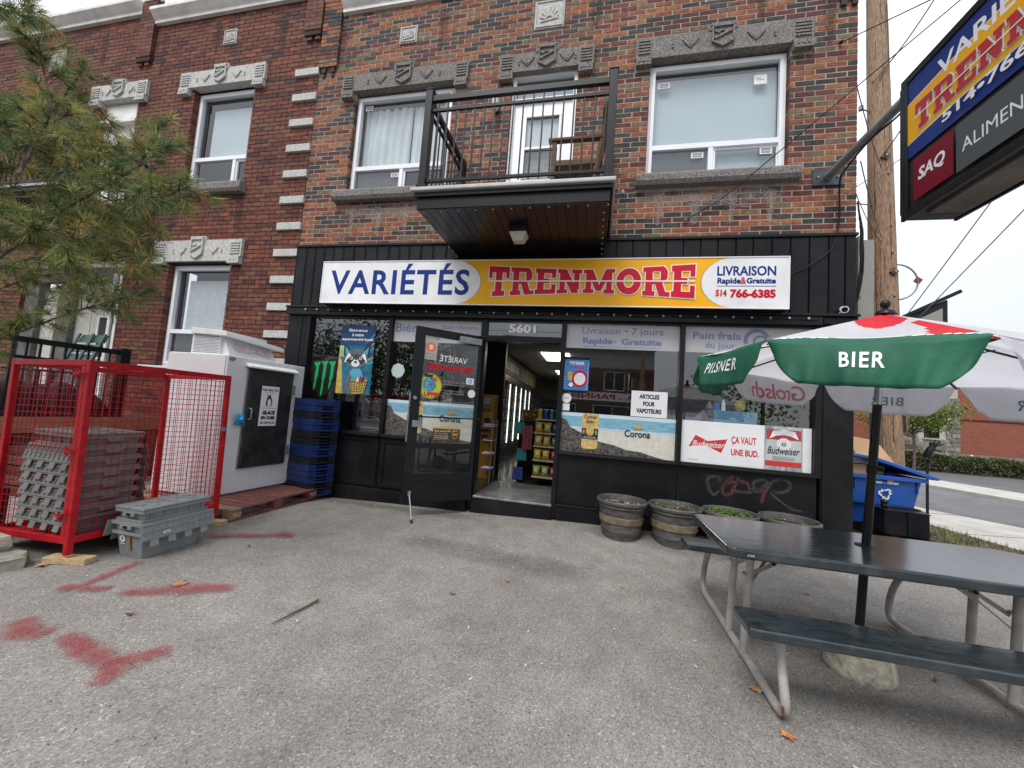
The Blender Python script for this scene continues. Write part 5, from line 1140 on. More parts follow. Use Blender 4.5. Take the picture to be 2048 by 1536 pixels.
def wires(axis, c0, a0, a1, name):
    m = MB(); r = .0016; st = .05; n = int((a1-a0)/st); k = 0
    a = a0
    while a < a1:
        if axis == 'x': m.box(a-r, a+r, c0-r, c0+r, CZ0+.04, CZ1-.04, red)
        else: m.box(c0-r, c0+r, a-r, a+r, CZ0+.04, CZ1-.04, red)
        a += st
    z = CZ0+.05
    while z < CZ1-.04:
        if axis == 'x': m.box(a0, a1, c0+r, c0+3*r, z-r, z+r, red)
        else: m.box(c0+r, c0+3*r, a0, a1, z-r, z+r, red)
        z += st
    tag(m.build(name, None, cg), kind='stuff')
wires('x', CY0, CX0, CX1, 'wire_mesh'); wires('x', CY1, CX0, CX1, 'wire_mesh'); wires('y', CX1, CY0, CY1, 'wire_mesh'); wires('y', CX0, CY0, CY1, 'wire_mesh')
cg.location.x += .035; cg.rotation_euler = (0, R(-2.0), 0)
rawp = wood('raw_pine', (.48, .34, .19), 'X', var=.2)
for x0, y0, rot, lab in ((-3.84, -2.87, .25, 'raw pine offcut under the front foot of the red cage'), (-3.84, -1.80, .2, 'raw pine offcut under the rear right foot of the red cage')):
    m = MB(); m.T = Matrix.Translation((x0, y0, 0)) @ Matrix.Rotation(rot, 4, 'Z'); m.box(-.03, .27, -.04, .05, .002, .047, rawp); tag(m.build('wood_block', None, loc=(x0, y0, 0), bevel=.003), lab, 'wood block')

# ------------------------------------------------------------------ grey totes with hinged lids
tg = mat('tote_grey', (.215, .23, .23), .5, var=.1, scale=5, bump=.1, bscale=80); tg2 = mat('tote_grey_dark', (.15, .145, .138), .55, var=.12, scale=5)
def tote(x, y, z, L_, W_, H_, m, label, group, lid=True, closed=False, rot=0., flaps=True, mark=False):
    """L_ along y, W_ along x"""
    t = thing('tote', (x, y, z), label, 'tote', group); t.rotation_euler = (0, 0, rot)
    a, b = W_/2, L_/2; q = .82
    mb = MB(); mb.hexa([(-a*q, -b*q, .0), (a*q, -b*q, 0), (a*q, b*q, 0), (-a*q, b*q, 0)], [(-a, -b, H_), (a, -b, H_), (a, b, H_), (-a, b, H_)])
    def pb_(o): o.parent = t; return o
    pb_(mb.build('body', m, None, bevel=.008))
    r = MB()
    for zz, g in ((H_-.012, .016), (H_-.085, .008)):
        for s_ in (-1, 1):
            r.box(-a-g, a+g, s_*b-(g if s_ < 0 else 0), s_*b+(g if s_ > 0 else 0), zz-.012, zz+.012, m); r.box(s_*a-(g if s_ < 0 else 0), s_*a+(g if s_ > 0 else 0), -b, b, zz-.012, zz+.012, m)
    for k in range(5):
        u = -b*.8+k*b*.4
        for s_ in (-1, 1): r.bar((s_*(a+.004), u, H_-.02), (s_*a*.93+s_*.006, u, H_-.16), .008, .014, m)
    for s_ in (-1, 1): r.box(-.055, .055, s_*b-.02 if s_ < 0 else s_*b, s_*b if s_ < 0 else s_*b+.02, H_-.05, H_-.02, m); 
    pb_(r.build('rim', None, None, bevel=.002, seg=1))
    h = MB(); h.box(-.02, .02, -b-.022, -b-.0205, H_-.045, H_-.025, blackplain); pb_(h.build('hand_hole', None, None))
    if closed:
        for s_ in (-1, 1):
            l = MB(); l.box(s_*.004 if s_ > 0 else -a-.02, a+.02 if s_ > 0 else -.004, -b-.02, b+.02, H_+.002, H_+.02, m)
            for k in range(3): l.box(s_*a*.5-.03, s_*a*.5+.03, -b*.66+k*b*.6, -b*.66+k*b*.6+.05, H_+.02, H_+.026, m)
            for k in range(5): l.box(-.03 if s_ < 0 else .004, -.004 if s_ < 0 else .03, -b*.85+k*b*.4, -b*.85+k*b*.4+b*.18, H_+.02, H_+.028, m)
            pb_(l.build('lid_flap', None, None, bevel=.003, seg=1))
    elif flaps:
        for s_ in (-1, 1):
            l = MB(); n = 4; hh = .125
            P0 = lambda w_, d_: (s_*(a+.022+d_*.25), w_, H_+.002-d_)
            def slab(w0, w1, d0, d1, off=0.): 
                e = s_*(.007+off); l.hexa([tuple(Vector(P0(w0, d1))+Vector((s_*off, 0, 0))), tuple(Vector(P0(w1, d1))+Vector((s_*off, 0, 0))), tuple(Vector(P0(w1, d1))+Vector((e, 0, 0))), tuple(Vector(P0(w0, d1))+Vector((e, 0, 0)))],
                                          [tuple(Vector(P0(w0, d0))+Vector((s_*off, 0, 0))), tuple(Vector(P0(w1, d0))+Vector((s_*off, 0, 0))), tuple(Vector(P0(w1, d0))+Vector((e, 0, 0))), tuple(Vector(P0(w0, d0))+Vector((e, 0, 0)))], m)
            slab(-b-.03, b+.03, 0, hh)
            for k in range(n): u = -b*.88+k*b*.5; slab(u, u+b*.22, hh, hh+.045)
            for dd in (.006, .055, .105): slab(-b-.02, b+.02, dd, dd+.008, .007)
            for k in range(11): u = -b+k*b*.2; slab(u-.003, u+.003, .02, .10, .007)
            pb_(l.build('lid_flap', None, None))
    if mark:
        c = Canvas((-a*.2, -b*.905-.003, H_*.45), (1, 0, 0), (0, -(1-q)*b/H_, 1), (0, -1, -.1), step=.0015); c.ring(-.035, .02, .012, .028, white_print, n=14); c.rect(-.06, .055, -.01, .06, white_print); c.rect(-.06, -.02, -.01, -.015, white_print); c.rect(.02, -.06, .05, .08, mat('old_tape', (.26, .16, .07), .7, var=.2)); pb_(c.mb.build('label', None, None))
    return t
def side_label(t, x, y, z, w_=.05):
    c = Canvas((x, y, z), (0, 1, 0), (0, 0, 1), (1, 0, 0), step=.0012); c.rect(0, 0, w_, .022, white_print); c.rect(.008, .006, w_-.008, .016, grey_print); o = c.mb.build('label', None, None); o.parent = t
GT = 'grey totes with hinged lids'
a = tote(-3.465, -2.41, .0, .515, .27, .285, tg, 'lower open grey tote on the asphalt with its lid flaps hanging down', GT, mark=True, rot=-.0)
side_label(a, .195, -.14, .19)
tote(-3.465, -2.41, .115, .495, .25, .265, tg, 'grey tote with closed lid, nested in the one outside the red cage', GT, closed=True)
for k in range(7):
    t = tote(-4.03-.0035*k, -2.62, .165+k*.09, .50, .38, .22, tg2, ['lowest grey tote of the stack inside the red cage', 'second grey tote from the bottom in the red cage', 'third grey tote from the bottom in the red cage', 'fourth grey tote from the bottom in the red cage', 'fifth grey tote from the bottom in the red cage', 'grey tote just under the top one in the red cage', 'topmost grey tote of the stack inside the red cage'][k], GT, closed=(k == 6), rot=R(-90), flaps=True, mark=(k == 0))
    if k in (3, 4): side_label(t, .235, -.12, .2)

# ------------------------------------------------------------------ stacked bread trays
tb = mat('tray_blue', (.010, .028, .125), .42, var=.15, scale=6); tk = mat('tray_black', (.012, .012, .015), .45, var=.15)
def tray(name, m):
    mb = MB(); W2, L2, h = .24, .19, .088
    mb.box(-W2, W2, -L2, L2, .0, .008, m)
    for s_ in (-1, 1):
        # solid long sides with a scalloped lip, short sides with a hand hole
        y0 = s_*L2-.006; mb.box(-W2, W2, y0, y0+.012, .008, h-.014, m); mb.box(-W2, W2, y0-.004, y0+.016, .040, .050, m)
        for k in range(7): x = -W2+.012+k*.0685; mb.box(x, x+.045, y0-.004, y0+.016, h-.016, h, m)
        x0 = s_*W2-.006; mb.box(x0, x0+.012, -L2, -L2*.45, .008, h-.004, m); mb.box(x0, x0+.012, L2*.45, L2, .008, h-.004, m); mb.box(x0, x0+.012, -L2*.45, L2*.45, .008, .034, m)
        mb.box(x0-.003, x0+.018, -L2*.45, L2*.45, .056, .068, m)
        for u in (-.72, .72): mb.box(x0-.004, x0+.018, u*L2-.006, u*L2+.006, .01, h-.006, m)
    for k in range(6):
        x = -W2+.04+k*.076; mb.box(x, x+.03, -L2-.008, -L2-.0065, .035, .05, blackplain)
    return mb.build('tray', m, None)
cols = 'bkbkbbkkbbkbbkbb'; order = list('bbkbbkkbbkkbkb')  # bottom to top
protos = {}
pos = ['lowest', 'second from the bottom', 'third from the bottom', 'fourth from the bottom', 'fifth from the bottom', 'sixth from the bottom', 'seventh from the bottom', 'eighth from the bottom', 'seventh from the top', 'sixth from the top', 'fifth from the top', 'fourth from the top', 'third from the top', 'second from the top', 'topmost']
order = list('bkbbbkbbkkbbkbb')
for k, ch_ in enumerate(order):
    m = tb if ch_ == 'b' else tk
    if ch_ not in protos: protos[ch_] = o = tray('bread_tray', m); 
    else: o = protos[ch_].copy(); sc.collection.objects.link(o)
    o.name = 'bread_tray'; o.location = (-3.855+random.uniform(-.006, .006), -.24+random.uniform(-.006, .006), .002+k*.0885); o.rotation_euler = (0, 0, R(-17)+random.uniform(-.02, .02))
    tag(o, '%s plastic bread tray, %s of the stack by the left window' % ('blue' if ch_ == 'b' else 'black', pos[k]), 'tray', 'bread trays stacked beside the ice freezer')

# ------------------------------------------------------------------ barrel planters
pg = mat('planter_grey', (.085, .078, .075), .5, var=.3, scale=3, stretch=(4, 4, 14), bump=.15, bscale=30); band = mat('planter_band', (.17, .13, .08), .55, var=.25, scale=14); soil = mat('potting_soil', (.022, .012, .008), .95, var=.6, scale=60, bump=1, bscale=70)
chip = mat('wood_chip', (.30, .13, .07), .9, var=.3, scale=20); leafg = mat('seedling_green', (.10, .20, .03), .6, var=.35, scale=20, trans=.25); petal = mat('pale_petal', (.6, .5, .45), .7, var=.1)
plbl = ['barrel planter of bare soil and chips, nearest the shop door', 'second barrel planter from the door, with leafy green seedlings', 'third barrel planter from the door, densely sprouting, half behind the picnic table', 'fourth barrel planter from the door, almost bare, behind the picnic table']
for i, x in enumerate((.375, .95, 1.515, 2.09)):
    p = thing('planter', (x, -.315, 0), plbl[i], 'planter', 'barrel planters along the black shopfront'); r_ = random.Random(i)
    o = MB().lathe((0, 0, 0), [(.185, 0), (.20, .015), (.205, .06), (.222, .10), (.226, .115), (.222, .125), (.24, .23), (.243, .31), (.247, .355), (.262, .365), (.268, .375), (.262, .385), (.268, .395), (.285, .41), (.287, .432), (.275, .445), (.262, .44), (.255, .42), (.245, .30)], pg, n=40, caps=False).build('pot', None, None, smooth=35); o.parent = p
    o = MB().lathe((0, 0, 0), [(.2385, .195), (.244, .20), (.2475, .265), (.243, .27)], band, n=40, caps=False).build('band', None, None, smooth=35); o.parent = p
    o = MB().lathe((0, 0, .372), [(.001, .012), (.1, .014), (.2, .005), (.254, -.004)], soil, n=30, caps=False).build('soil', None, None, smooth=60); o.parent = p
    mb = MB()
    for k in range([110, 40, 40, 20][i]):
        a_, rr = r_.uniform(0, 6.3), .23*math.sqrt(r_.random()); s_ = r_.uniform(.006, .016); b_ = r_.uniform(0, 6.3)
        cx_, cy_ = rr*math.cos(a_), rr*math.sin(a_); z_ = .385+r_.uniform(0, .006); mb.bar((cx_-s_*math.cos(b_), cy_-s_*math.sin(b_), z_), (cx_+s_*math.cos(b_), cy_+s_*math.sin(b_), z_+.004), .008, .004, r_.choice([chip, chip, petal]))
    o = mb.build('wood_chips', None, None); o.parent = p; tag(o, kind='stuff')
    mb = MB()
    for k in range([0, 46, 110, 8][i]):
        a_, rr = r_.uniform(0, 6.3), .21*math.sqrt(r_.random()); cx_, cy_ = rr*math.cos(a_), rr*math.sin(a_)
        if i == 1 and abs(cx_) < .05: continue
        h = r_.uniform(.015, .05)
        for q in range(r_.randint(3, 5)):
            b_ = r_.uniform(0, 6.3); l = r_.uniform(.018, .04); w_ = l*.33; c_, s_ = math.cos(b_), math.sin(b_); z0 = .385+h
            mb.add([(cx_, cy_, z0-.01), (cx_+c_*l*.5-s_*w_, cy_+s_*l*.5+c_*w_, z0+.012), (cx_+c_*l, cy_+s_*l, z0+.004), (cx_+c_*l*.5+s_*w_, cy_+s_*l*.5-c_*w_, z0+.012)], [(0, 1, 2, 3)], leafg)
    if mb.v: o = mb.build('seedlings', None, None); o.parent = p; tag(o, kind='stuff')
# ------------------------------------------------------------------ picnic table
tabm = mat('table_green', (.022, .030, .035), .15, ior=1.65, var=.3, scale=7, bump=.06, bscale=12, dirt=.5, dcol=(.075, .09, .095), dscale=9, stretch=(1, 4, 4))
legm = mat('frame_paint', (.40, .375, .345), .5, .15, var=.18, scale=9, dirt=.35, dcol=(.16, .14, .12), dscale=12, bump=.1)
pt = thing('picnic_table', (1.58, -2.42, 0), 'dark green picnic table on beige tube legs with a parasol through its top', 'picnic table')
def plank(x0, x1, y0, y1, z0, z1, c0, c1):
    m = MB(); pts = [(x0+c0*.35, y0), (x1-c1, y0), (x1, y0+c1*.7), (x1, y1-c1*.7), (x1-c1, y1), (x0+c0*.35, y1), (x0, y1-c0*.35), (x0, y0+c0*.35)]
    return m.prism([(a, b, z0) for a, b in pts], (0, 0, z1-z0))
tp = plank(.715, 2.62, -2.815, -2.09, .69, .742, .08, .22).build('tabletop', tabm, pt, bevel=.010, seg=3)
MB().lathe((1.545, -2.42, .742), [(.045, .0), (.045, .004), (.034, .005)], blackm, n=20).build('hole_ring', None, tp)
c = Canvas((.80, -2.8255, .71)); c.rect(0, 0, .034, .011, grey_print); c.text('CH', .004, .002, .012, .007, tabm); c.build('maker_plate', tp)
plank(.76, 2.62, -3.0, -2.76, .395, .44, .04, .1).build('bench', tabm, pt, bevel=.009, seg=3)
plank(.755, 2.62, -1.79, -1.55, .395, .44, .04, .1).build('bench', tabm, pt, bevel=.009, seg=3)
def rnd(pts, k=6):   # soften corners of a tube path
    out = [Vector(pts[0])]
    for i in range(1, len(pts)-1):
        a, b, c_ = Vector(pts[i-1]), Vector(pts[i]), Vector(pts[i+1]); r = min(.11, (a-b).length*.45, (c_-b).length*.45)
        p, q = b+(a-b).normalized()*r, b+(c_-b).normalized()*r
        for s_ in range(k+1): t = s_/k; out.append((1-t)**2*p+2*t*(1-t)*b+t*t*q)
    out.append(Vector(pts[-1])); return out
for x in (.945, 2.22):
    MB().tube(rnd([(x+.02, -2.80, .41), (x, -2.86, .26), (x-.0, -2.94, .028), (x, -1.52, .028), (x, -1.56, .24), (x+.01, -1.66, .41)]), .021, legm, n=14).build('frame_tube', None, pt, smooth=60)
    for y in (-2.175, -2.42): MB().tube([(x-.01, y, .035), (x+.02, y-.015, .69)], .021, legm, n=14).build('leg', None, pt, smooth=60)
    s_ = 1 if x < 1.5 else -1
    m2 = MB()
    for y in (-2.20, -2.40): m2.bar((x, y, .47), (x+s_*.16, y, .57), .022, .006, legm, up=(0, 1, 0)); m2.bar((x+s_*.14, y, .56), (x+s_*.30, y, .685), .022, .006, legm, up=(0, 1, 0)); m2.tube([(x+s_*.15, y-.012, .565), (x+s_*.15, y+.012, .565)], .009, blackm)
    m2.bar((x, -2.42, .40), (x+s_*.16, -2.3, .575), .018, .006, legm)
    m2.build('brace', None, pt)
    m3 = MB()
    for y in (-2.175, -2.42): m3.tube([(x-.0, y-.003, .49), (x-.0, y-.003, .50)], .0235, galv, n=12)
    m3.build('collar', None, pt)
MB().bar((.93, -2.925, .034), (.93, -2.925, .06), .01, .002).build('rust_patch', mat('rust', (.10, .035, .015), .9), pt)
MB().tube([(.945-.0185, -2.93, .09), (.945-.0205, -2.945, .06), (.945-.019, -2.93, .035)], .006, MATS['rust']).build('rust_patch', None, pt)

# ------------------------------------------------------------------ parasol
um = thing('parasol', (1.54, -2.38, 0), 'green white and red beer parasol standing through the picnic table', 'parasol')
conc = mat('rough_concrete', (.44, .40, .32), .95, var=.3, scale=18, bump=1., bscale=45)
bx_, by_ = 1.585, -2.31; mb = MB(); rr_ = random.Random(2); n = 36; prof = [(.158, 0), (.168, .015), (.166, .04), (.158, .08), (.148, .14), (.135, .19), (.10, .215), (.03, .22)]
mb.add([(bx_+(r+rr_.uniform(-.004, .004))*math.cos(6.2832*k/n), by_+(r+rr_.uniform(-.004, .004))*math.sin(6.2832*k/n), z+rr_.uniform(-.002, .002)) for r, z in prof for k in range(n)], [(i*n+k, i*n+(k+1) % n, (i+1)*n+(k+1) % n, (i+1)*n+k) for i in range(len(prof)-1) for k in range(n)]+[tuple((len(prof)-1)*n+k for k in range(n))])
mb.build('base', conc, um, smooth=50)
PL = lambda z: (1.532+.048*z, -2.375-.027*z, z)
MB().tube([PL(.12), PL(1.55)], .0215, blackm, n=16).build('pole', None, um, smooth=50)
MB().tube([PL(1.15), PL(1.20)], .026, blackplain, n=16).build('pole_joint', None, um, smooth=50); MB().tube([PL(1.56), PL(1.72)], .020, mat('chrome', (.5, .5, .52), .2, .9, var=0), n=16).build('pole_sleeve', None, um, smooth=50)
MB().tube([PL(1.72), PL(2.09)], .019, blackm, n=12).build('pole', None, um, smooth=50)
m2 = MB(); m2.T = None; m2.tube([(PL(1.18)[0]+.02, PL(1.18)[1], 1.18), (PL(1.18)[0]+.045, PL(1.18)[1]-.015, 1.18)], [.010, .016], blackplain); m2.build('clamp_knob', None, um)
CX, CY, RR, PH = 1.593, -2.425, .941, -2.165
apex = Vector((1.636, -2.43, 2.085))
def hem(k):
    a = PH+2*math.pi/8*(k-1.5); x, y = RR*math.cos(a), RR*math.sin(a); return Vector((CX+x, CY+y, 1.767-.051*x+.02*y))
fw_ = mat('canvas_white', (.80, .80, .83), .8, var=.04, scale=6, trans=.5, bump=.5, bscale=11); fg = mat('canvas_green', (.010, .115, .062), .7, var=.12, scale=4, trans=.12, bump=.55, bscale=11); fr_ = mat('canvas_red', (.62, .015, .03), .75, var=.06, trans=.2)
flin = mat('canvas_piping', (.8, .8, .8), .8, var=0)
def colour(k, s, t):
    if k in (0, 1, 7):                              # green hem panels, a red wave near the crown
        lim = .80+.17*abs(2*t-1)**3 if k else .86+.12*abs(2*t-1)**3
        if s > lim+.012: return fg
        if s > lim-.006: return flin
    if k == 1 and s < .30+.10*math.sin(t*math.pi): return fr_
    if k == 1 and .42 < s < .92 and t > .86-.05*math.sin(s*9): return fr_
    if k == 2 and .30 < s < .55 and t < .35: return fr_
    if k == 2 and .62 < s < .8 and .2 < t < .6: return fr_
    if k in (0, 4, 6) and s < .2: return fr_
    return fw_
for k in range(8):
    A, B_ = hem(k), hem((k+1) % 8); mb = MB(); ns, nt = 44, 30
    for i in range(ns):
        for j in range(nt):
            q = []
            for (a, b) in ((i, j), (i, j+1), (i+1, j+1), (i+1, j)):
                s, t = max(.02, a/ns), b/nt; p = apex.lerp(A.lerp(B_, t), s)
                sag = .035*math.sin(math.pi*s)*(math.sin(math.pi*t))+.012*s*s*math.sin(math.pi*t)
                q.append(p-Vector((0, 0, sag))+Vector((0, 0, .004*math.sin(s*23+t*9+k))*s))if False else q.append(p-Vector((0, 0, sag)))
            mb.add(q, [(0, 1, 2, 3)], colour(k, (i+.5)/ns, (j+.5)/nt))
    o = mb.build('canopy_panel', None, um)
    me = o.data; import bmesh; bm = bmesh.new(); bm.from_mesh(me); bmesh.ops.remove_doubles(bm, verts=bm.verts, dist=.0005); bm.to_mesh(me); bm.free(); me.shade_smooth()
    # hanging valance with rounded lower corners, folds and a slight flare
    out = ((A+B_)/2-Vector((CX, CY, 0))); out.z = 0; out.normalize(); U = (B_-A); Lh = U.length; U.normalize()
    drop = .205; nu, nv = 60, 10; mb = MB(); vs = []
    fold = random.Random(k+5); ph = [fold.uniform(0, 6) for _ in range(4)]
    def vp(u, v):   # u 0..1 along, v 0..1 down
        e = min(u, 1-u)*Lh; full = min(1, (e/.115))**.5 if e < .115 else 1.
        inset = .03*v*(1 if True else 0)
        d = drop*v*(.25+.75*full) if e < .115 else drop*v
        flare = .050*math.sin(v*1.4)*math.sin(math.pi*u)**.5+(.005 if k == 0 else .016)*v*(math.sin(u*19+ph[0])+.6*math.sin(u*37+ph[1])+.35*math.sin(u*61+ph[2]+v*4))+.012*math.sin(v*3+ph[2])*math.sin(u*7+ph[3])
        uu = u+(.5-u)*.10*v*(1-full*.0)
        p = A.lerp(B_, uu)-Vector((0, 0, d+.012*math.sin(math.pi*u))); return p+out*(flare+.001)
    for j in range(nv+1):
        for i in range(nu+1): vs.append(vp(max(.012, min(.988, i/nu)), j/nv))
    mb.add(vs, [(j*(nu+1)+i, j*(nu+1)+i+1, (j+1)*(nu+1)+i+1, (j+1)*(nu+1)+i) for j in range(nv) for i in range(nu)])
    green = k in (0, 1, 7)
    v_ = mb.build('valance', fg if green else fw_, um, smooth=80)
    so = v_.modifiers.new('thick', 'SOLIDIFY'); so.thickness = .0015
    words = {0: ('PILSNER', 1), 1: ('BIER', 1), 5: ('BIER', -1), 6: ('Grolsch', -1), 4: ('BIER', -1), 2: ('', 1)}
    if k in words and words[k][0]:
        st, side = words[k]; vs_, fs_t = text_mesh(st, .012 if k != 1 else .02, .35 if k == 6 else 0, 1.18 if k != 6 else .92)
        x0 = min(p[0] for p in vs_); x1 = max(p[0] for p in vs_); y0 = min(p[1] for p in vs_); y1 = max(p[1] for p in vs_)
        wfrac, c0, hfrac, v0 = {0: (.50, .50, .34, .60), 1: (.21, .50, .34, .60), 5: (.26, .48, .30, .68), 6: (.62, .46, .60, .82), 4: (.26, .5, .3, .68)}[k]
        import bmesh; tb_ = bmesh.new(); tv = [tb_.verts.new((x, y, 0)) for x, y in vs_]
        for f_ in fs_t:
            try: tb_.faces.new([tv[i] for i in f_])
            except ValueError: pass
        bmesh.ops.triangulate(tb_, faces=tb_.faces[:]); bmesh.ops.subdivide_edges(tb_, edges=tb_.edges[:], cuts=4, use_grid_fill=True)
        tb_.verts.index_update(); vs_ = [(v.co.x, v.co.y) for v in tb_.verts]; fs_t = [tuple(v.index for v in f_.verts) for f_ in tb_.faces]; tb_.free()
        pts = []
        for x, y in vs_:
            u = c0+((x-x0)/(x1-x0)-.5)*wfrac; v = v0-(y-y0)/(y1-y0)*hfrac
            # the print faces outwards on every panel; seen from inside it reads backwards
            pts.append(vp(u, v)+(out*.005 if side > 0 else -out*.003))
        t_ = MB(); t_.add(pts, fs_t, lw if side > 0 else (mat('show_through_red', (.50, .16, .18), .8, var=0) if k == 6 else mat('show_through_green', (.16, .22, .21), .8, var=0)))
        t_.build('lettering', None, v_)
for k in range(8):
    h = hem(k); m2 = MB(); m2.bar(apex-Vector((0, 0, .06)), h.lerp(apex, .02)-Vector((0, 0, .022)), .012, .008, blackm); s0 = Vector(PL(1.72)); m2.bar(s0, h.lerp(apex, .5)-Vector((0, 0, .03)), .009, .006, blackm); m2.build('rib', None, um)
MB().lathe(PL(1.70), [(.024, 0), (.034, .01), (.034, .035), (.022, .045)], blackm, n=12).build('runner', None, um)
MB().lathe(apex, [(.05, -.004), (.045, .012), (.025, .024), (.012, .028), (.012, .034), (.022, .044), (.026, .058), (.022, .072), (.008, .082)], blackm, n=18).build('finial', None, um, smooth=40)

# ------------------------------------------------------------------ projecting light-box sign on its arm
ps = thing('projecting_sign', (2.53, -2.7, 3.7), 'large double-sided light box sign projecting over the forecourt on a grey pipe', 'sign')
SX0, SX1, SY0, SY1, SZ0, SZ1 = 2.35, 2.70, -3.35, -1.47, 3.12, 4.30
sgb = mat('sign_cabinet', (.022, .021, .020), .5, var=.3, scale=4, dirt=.35, dcol=(.07, .055, .045), dscale=3)
B(SX0+.012, SX1-.012, SY0, SY1, SZ0, SZ1).build('cabinet', sgb, ps, bevel=.01)
mb = MB()
for x0, x1 in ((SX0-.012, SX0+.011), (SX1-.011, SX1+.012)):
    mb.box(x0, x1, SY0, SY1, SZ1-.05, SZ1+.01, blackm); mb.box(x0, x1, SY0, SY1, SZ0-.01, SZ0+.05, blackm); mb.box(x0, x1, SY1-.06, SY1+.01, SZ0+.05, SZ1-.05, blackm); mb.box(x0, x1, SY0-.01, SY0+.06, SZ0+.05, SZ1-.05, blackm)
mb.build('trim', None, ps, bevel=.003)
B(SX0+.06, SX1-.06, SY0+.1, SY1-.15, SZ0-.022, SZ0-.001).build('underside_panel', mat('sign_underside', (.10, .085, .07), .7, var=.35, scale=4), ps)
for y in (-1.62, -2.4, -3.2): B(SX0+.065, SX1-.065, y, y+.012, SZ0-.026, SZ0-.0225).build('seam', blackm, ps)
sbl = mat('pylon_blue', (.008, .028, .17), .45, spec=.25, var=.06, scale=2); syl = mat('pylon_yellow', (.78, .38, .008), .45, spec=.25, var=.05, scale=2); sred = mat('pylon_red', (.42, .03, .035), .45, spec=.2, var=0); srd2 = mat('pylon_crimson', (.16, .006, .018), .45, spec=.2, var=.05, scale=2); sgy = mat('pylon_grey', (.075, .085, .09), .45, spec=.2, var=.06, scale=2); swh = mat('pylon_white', (.72, .74, .75), .45, spec=.2, var=0)
# on the face looking at the camera the text runs from the building outwards: u = -y
c = Canvas((SX0-.002, -1.53, 0), (0, -1, 0), (0, 0, 1), (-1, 0, 0), step=.0006); W_ = 1.76
c.rect(0, 3.60, W_, 4.245, sbl)
def wave(u, a, b): return a+(b-a)*u
c.poly([(0, 3.715)]+[(u*W_/12, 3.715+.03*(1-math.exp(-u*.5))) for u in range(1, 13)]+[(u*W_/12, 4.06+.045*math.sin(u/12*3)) for u in range(12, -1, -1)], swh)
c.poly([(0, 3.722)]+[(u*W_/12, 3.722+.03*(1-math.exp(-u*.5))) for u in range(1, 13)]+[(u*W_/12, 4.053+.045*math.sin(u/12*3)) for u in range(12, -1, -1)], syl)
c.text('VARIÉTÉS', .28, 4.04, .86, .165, swh, bold=.02)
slab_word(c, 'TRENMORE', .085, 3.775, 1.42, .225, sred, swh, .008, warp=bow(1.42, .225, .8), gap=.07)
c.text('514•766•6385', .33, 3.652, .98, .082, swh, bold=.025)
c.rect(.08, 3.215, .42, 3.545, srd2); c.text('SAQ', .12, 3.335, .235, .115, swh, bold=.03, shear=.18)
c.rect(.44, 3.205, W_, 3.545, sgy); c.text('ALIMENTATION', .485, 3.325, .80, .09, swh, bold=.0)
c.build('face', ps)
mb = MB(); mb.tube([(2.555, -.02, 4.41), (2.555, -1.62, 4.38)], .044, galv, n=18); mb.build('arm', None, ps, smooth=50)
mb = MB(); mb.tube([(2.555, -.30, 4.407), (2.555, -.31, 4.407)], .048, galv, n=18); mb.tube([(2.555, -.9, 4.395), (2.555, -.91, 4.395)], .048, galv, n=18); mb.build('clamp', None, ps)
mb = MB(); mb.box(2.40, 2.71, -.02, -.004, 4.31, 4.51, mat('plate_paint', (.045, .06, .07), .4, .3, var=.2)); mb.build('wall_plate', None, ps, bevel=.002)
for x in (2.45, 2.66): MB().tube([(x, -.02, 4.41), (x, -.034, 4.41)], .013, galv, n=6).build('bolt', None, ps)
pts = [(2.56, -1.5, 4.33), (2.56, -1.1, 4.30), (2.565, -.75, 4.36), (2.57, -.45, 4.33), (2.62, -.14, 4.34), (2.66, -.05, 4.22), (2.68, -.03, 3.95), (2.66, -.03, 3.74), (2.60, -.05, 3.5), (2.35, -.06, 3.30), (2.12, -.08, 3.18)]
MB().tube(rnd(pts), .009, blackplain, n=6).build('cable', None, ps, smooth=60)

# ------------------------------------------------------------------ small things on the wall, wires
cc = thing('security_camera', (2.70, -.1, 2.79), 'small white dome security camera under the black cladding near the corner', 'camera')
MB().lathe((2.70, -.06, 2.745), [(.03, 0), (.03, .02)], white_vinyl, n=12).build('mount', None, cc)
mb = MB(); mb.tube([(2.715, -.04, 2.80), (2.69, -.12, 2.775)], [.036, .040], white_vinyl, n=16); mb.build('housing', None, cc, smooth=50); MB().tube([(2.69, -.12, 2.775), (2.687, -.128, 2.772)], [.030, .024], blackplain, n=16).build('lens', None, cc)
o = MB().lathe((0, 0, 0), [(.004, -.0), (.022, 0), (.022, .012), (.012, .02), (.008, .05)], white_vinyl, n=12).build('insulator', None); o.rotation_euler = (R(90), 0, 0); o.location = (.205, -.0, 4.349); tag(o, 'small white ring insulator on the brick right of the balcony', 'insulator')
def wire(pts, r, label, sag=0., m=None, name='wire', group=None):
    P = [Vector(p) for p in pts]; out = []
    for a, b in zip(P[:-1], P[1:]):
        for i in range(14): t = i/14; q = a.lerp(b, t); q.z -= 4*sag*t*(1-t); out.append(q)
    out.append(P[-1]); o = MB().tube(out, r, m or blackplain, n=6).build(name, None, smooth=60, loc=P[0]); return tag(o, label, 'wire', group)
wg = mat('wire_grey', (.06, .055, .05), .6, .2, var=0)
wire([(.993, -.02, 3.93), (1.36, -.05, 4.151), (1.553, -.07, 4.305), (3.05, -.9, 5.45), (3.5, -1.3, 5.75)], .006, 'black service wire rising from the eye bolt under the right window towards the wooden pole')
wire([(1.36, -.05, 4.151), (1.595, -.05, 4.07), (1.72, -.01, 4.08)], .008, 'short grey tie wire branching below the right window sill', m=galv)
wire([(2.67, -.02, 6.11), (2.9, -1.35, 5.28)], .006, 'thin wire running right from the anchor near the building corner')
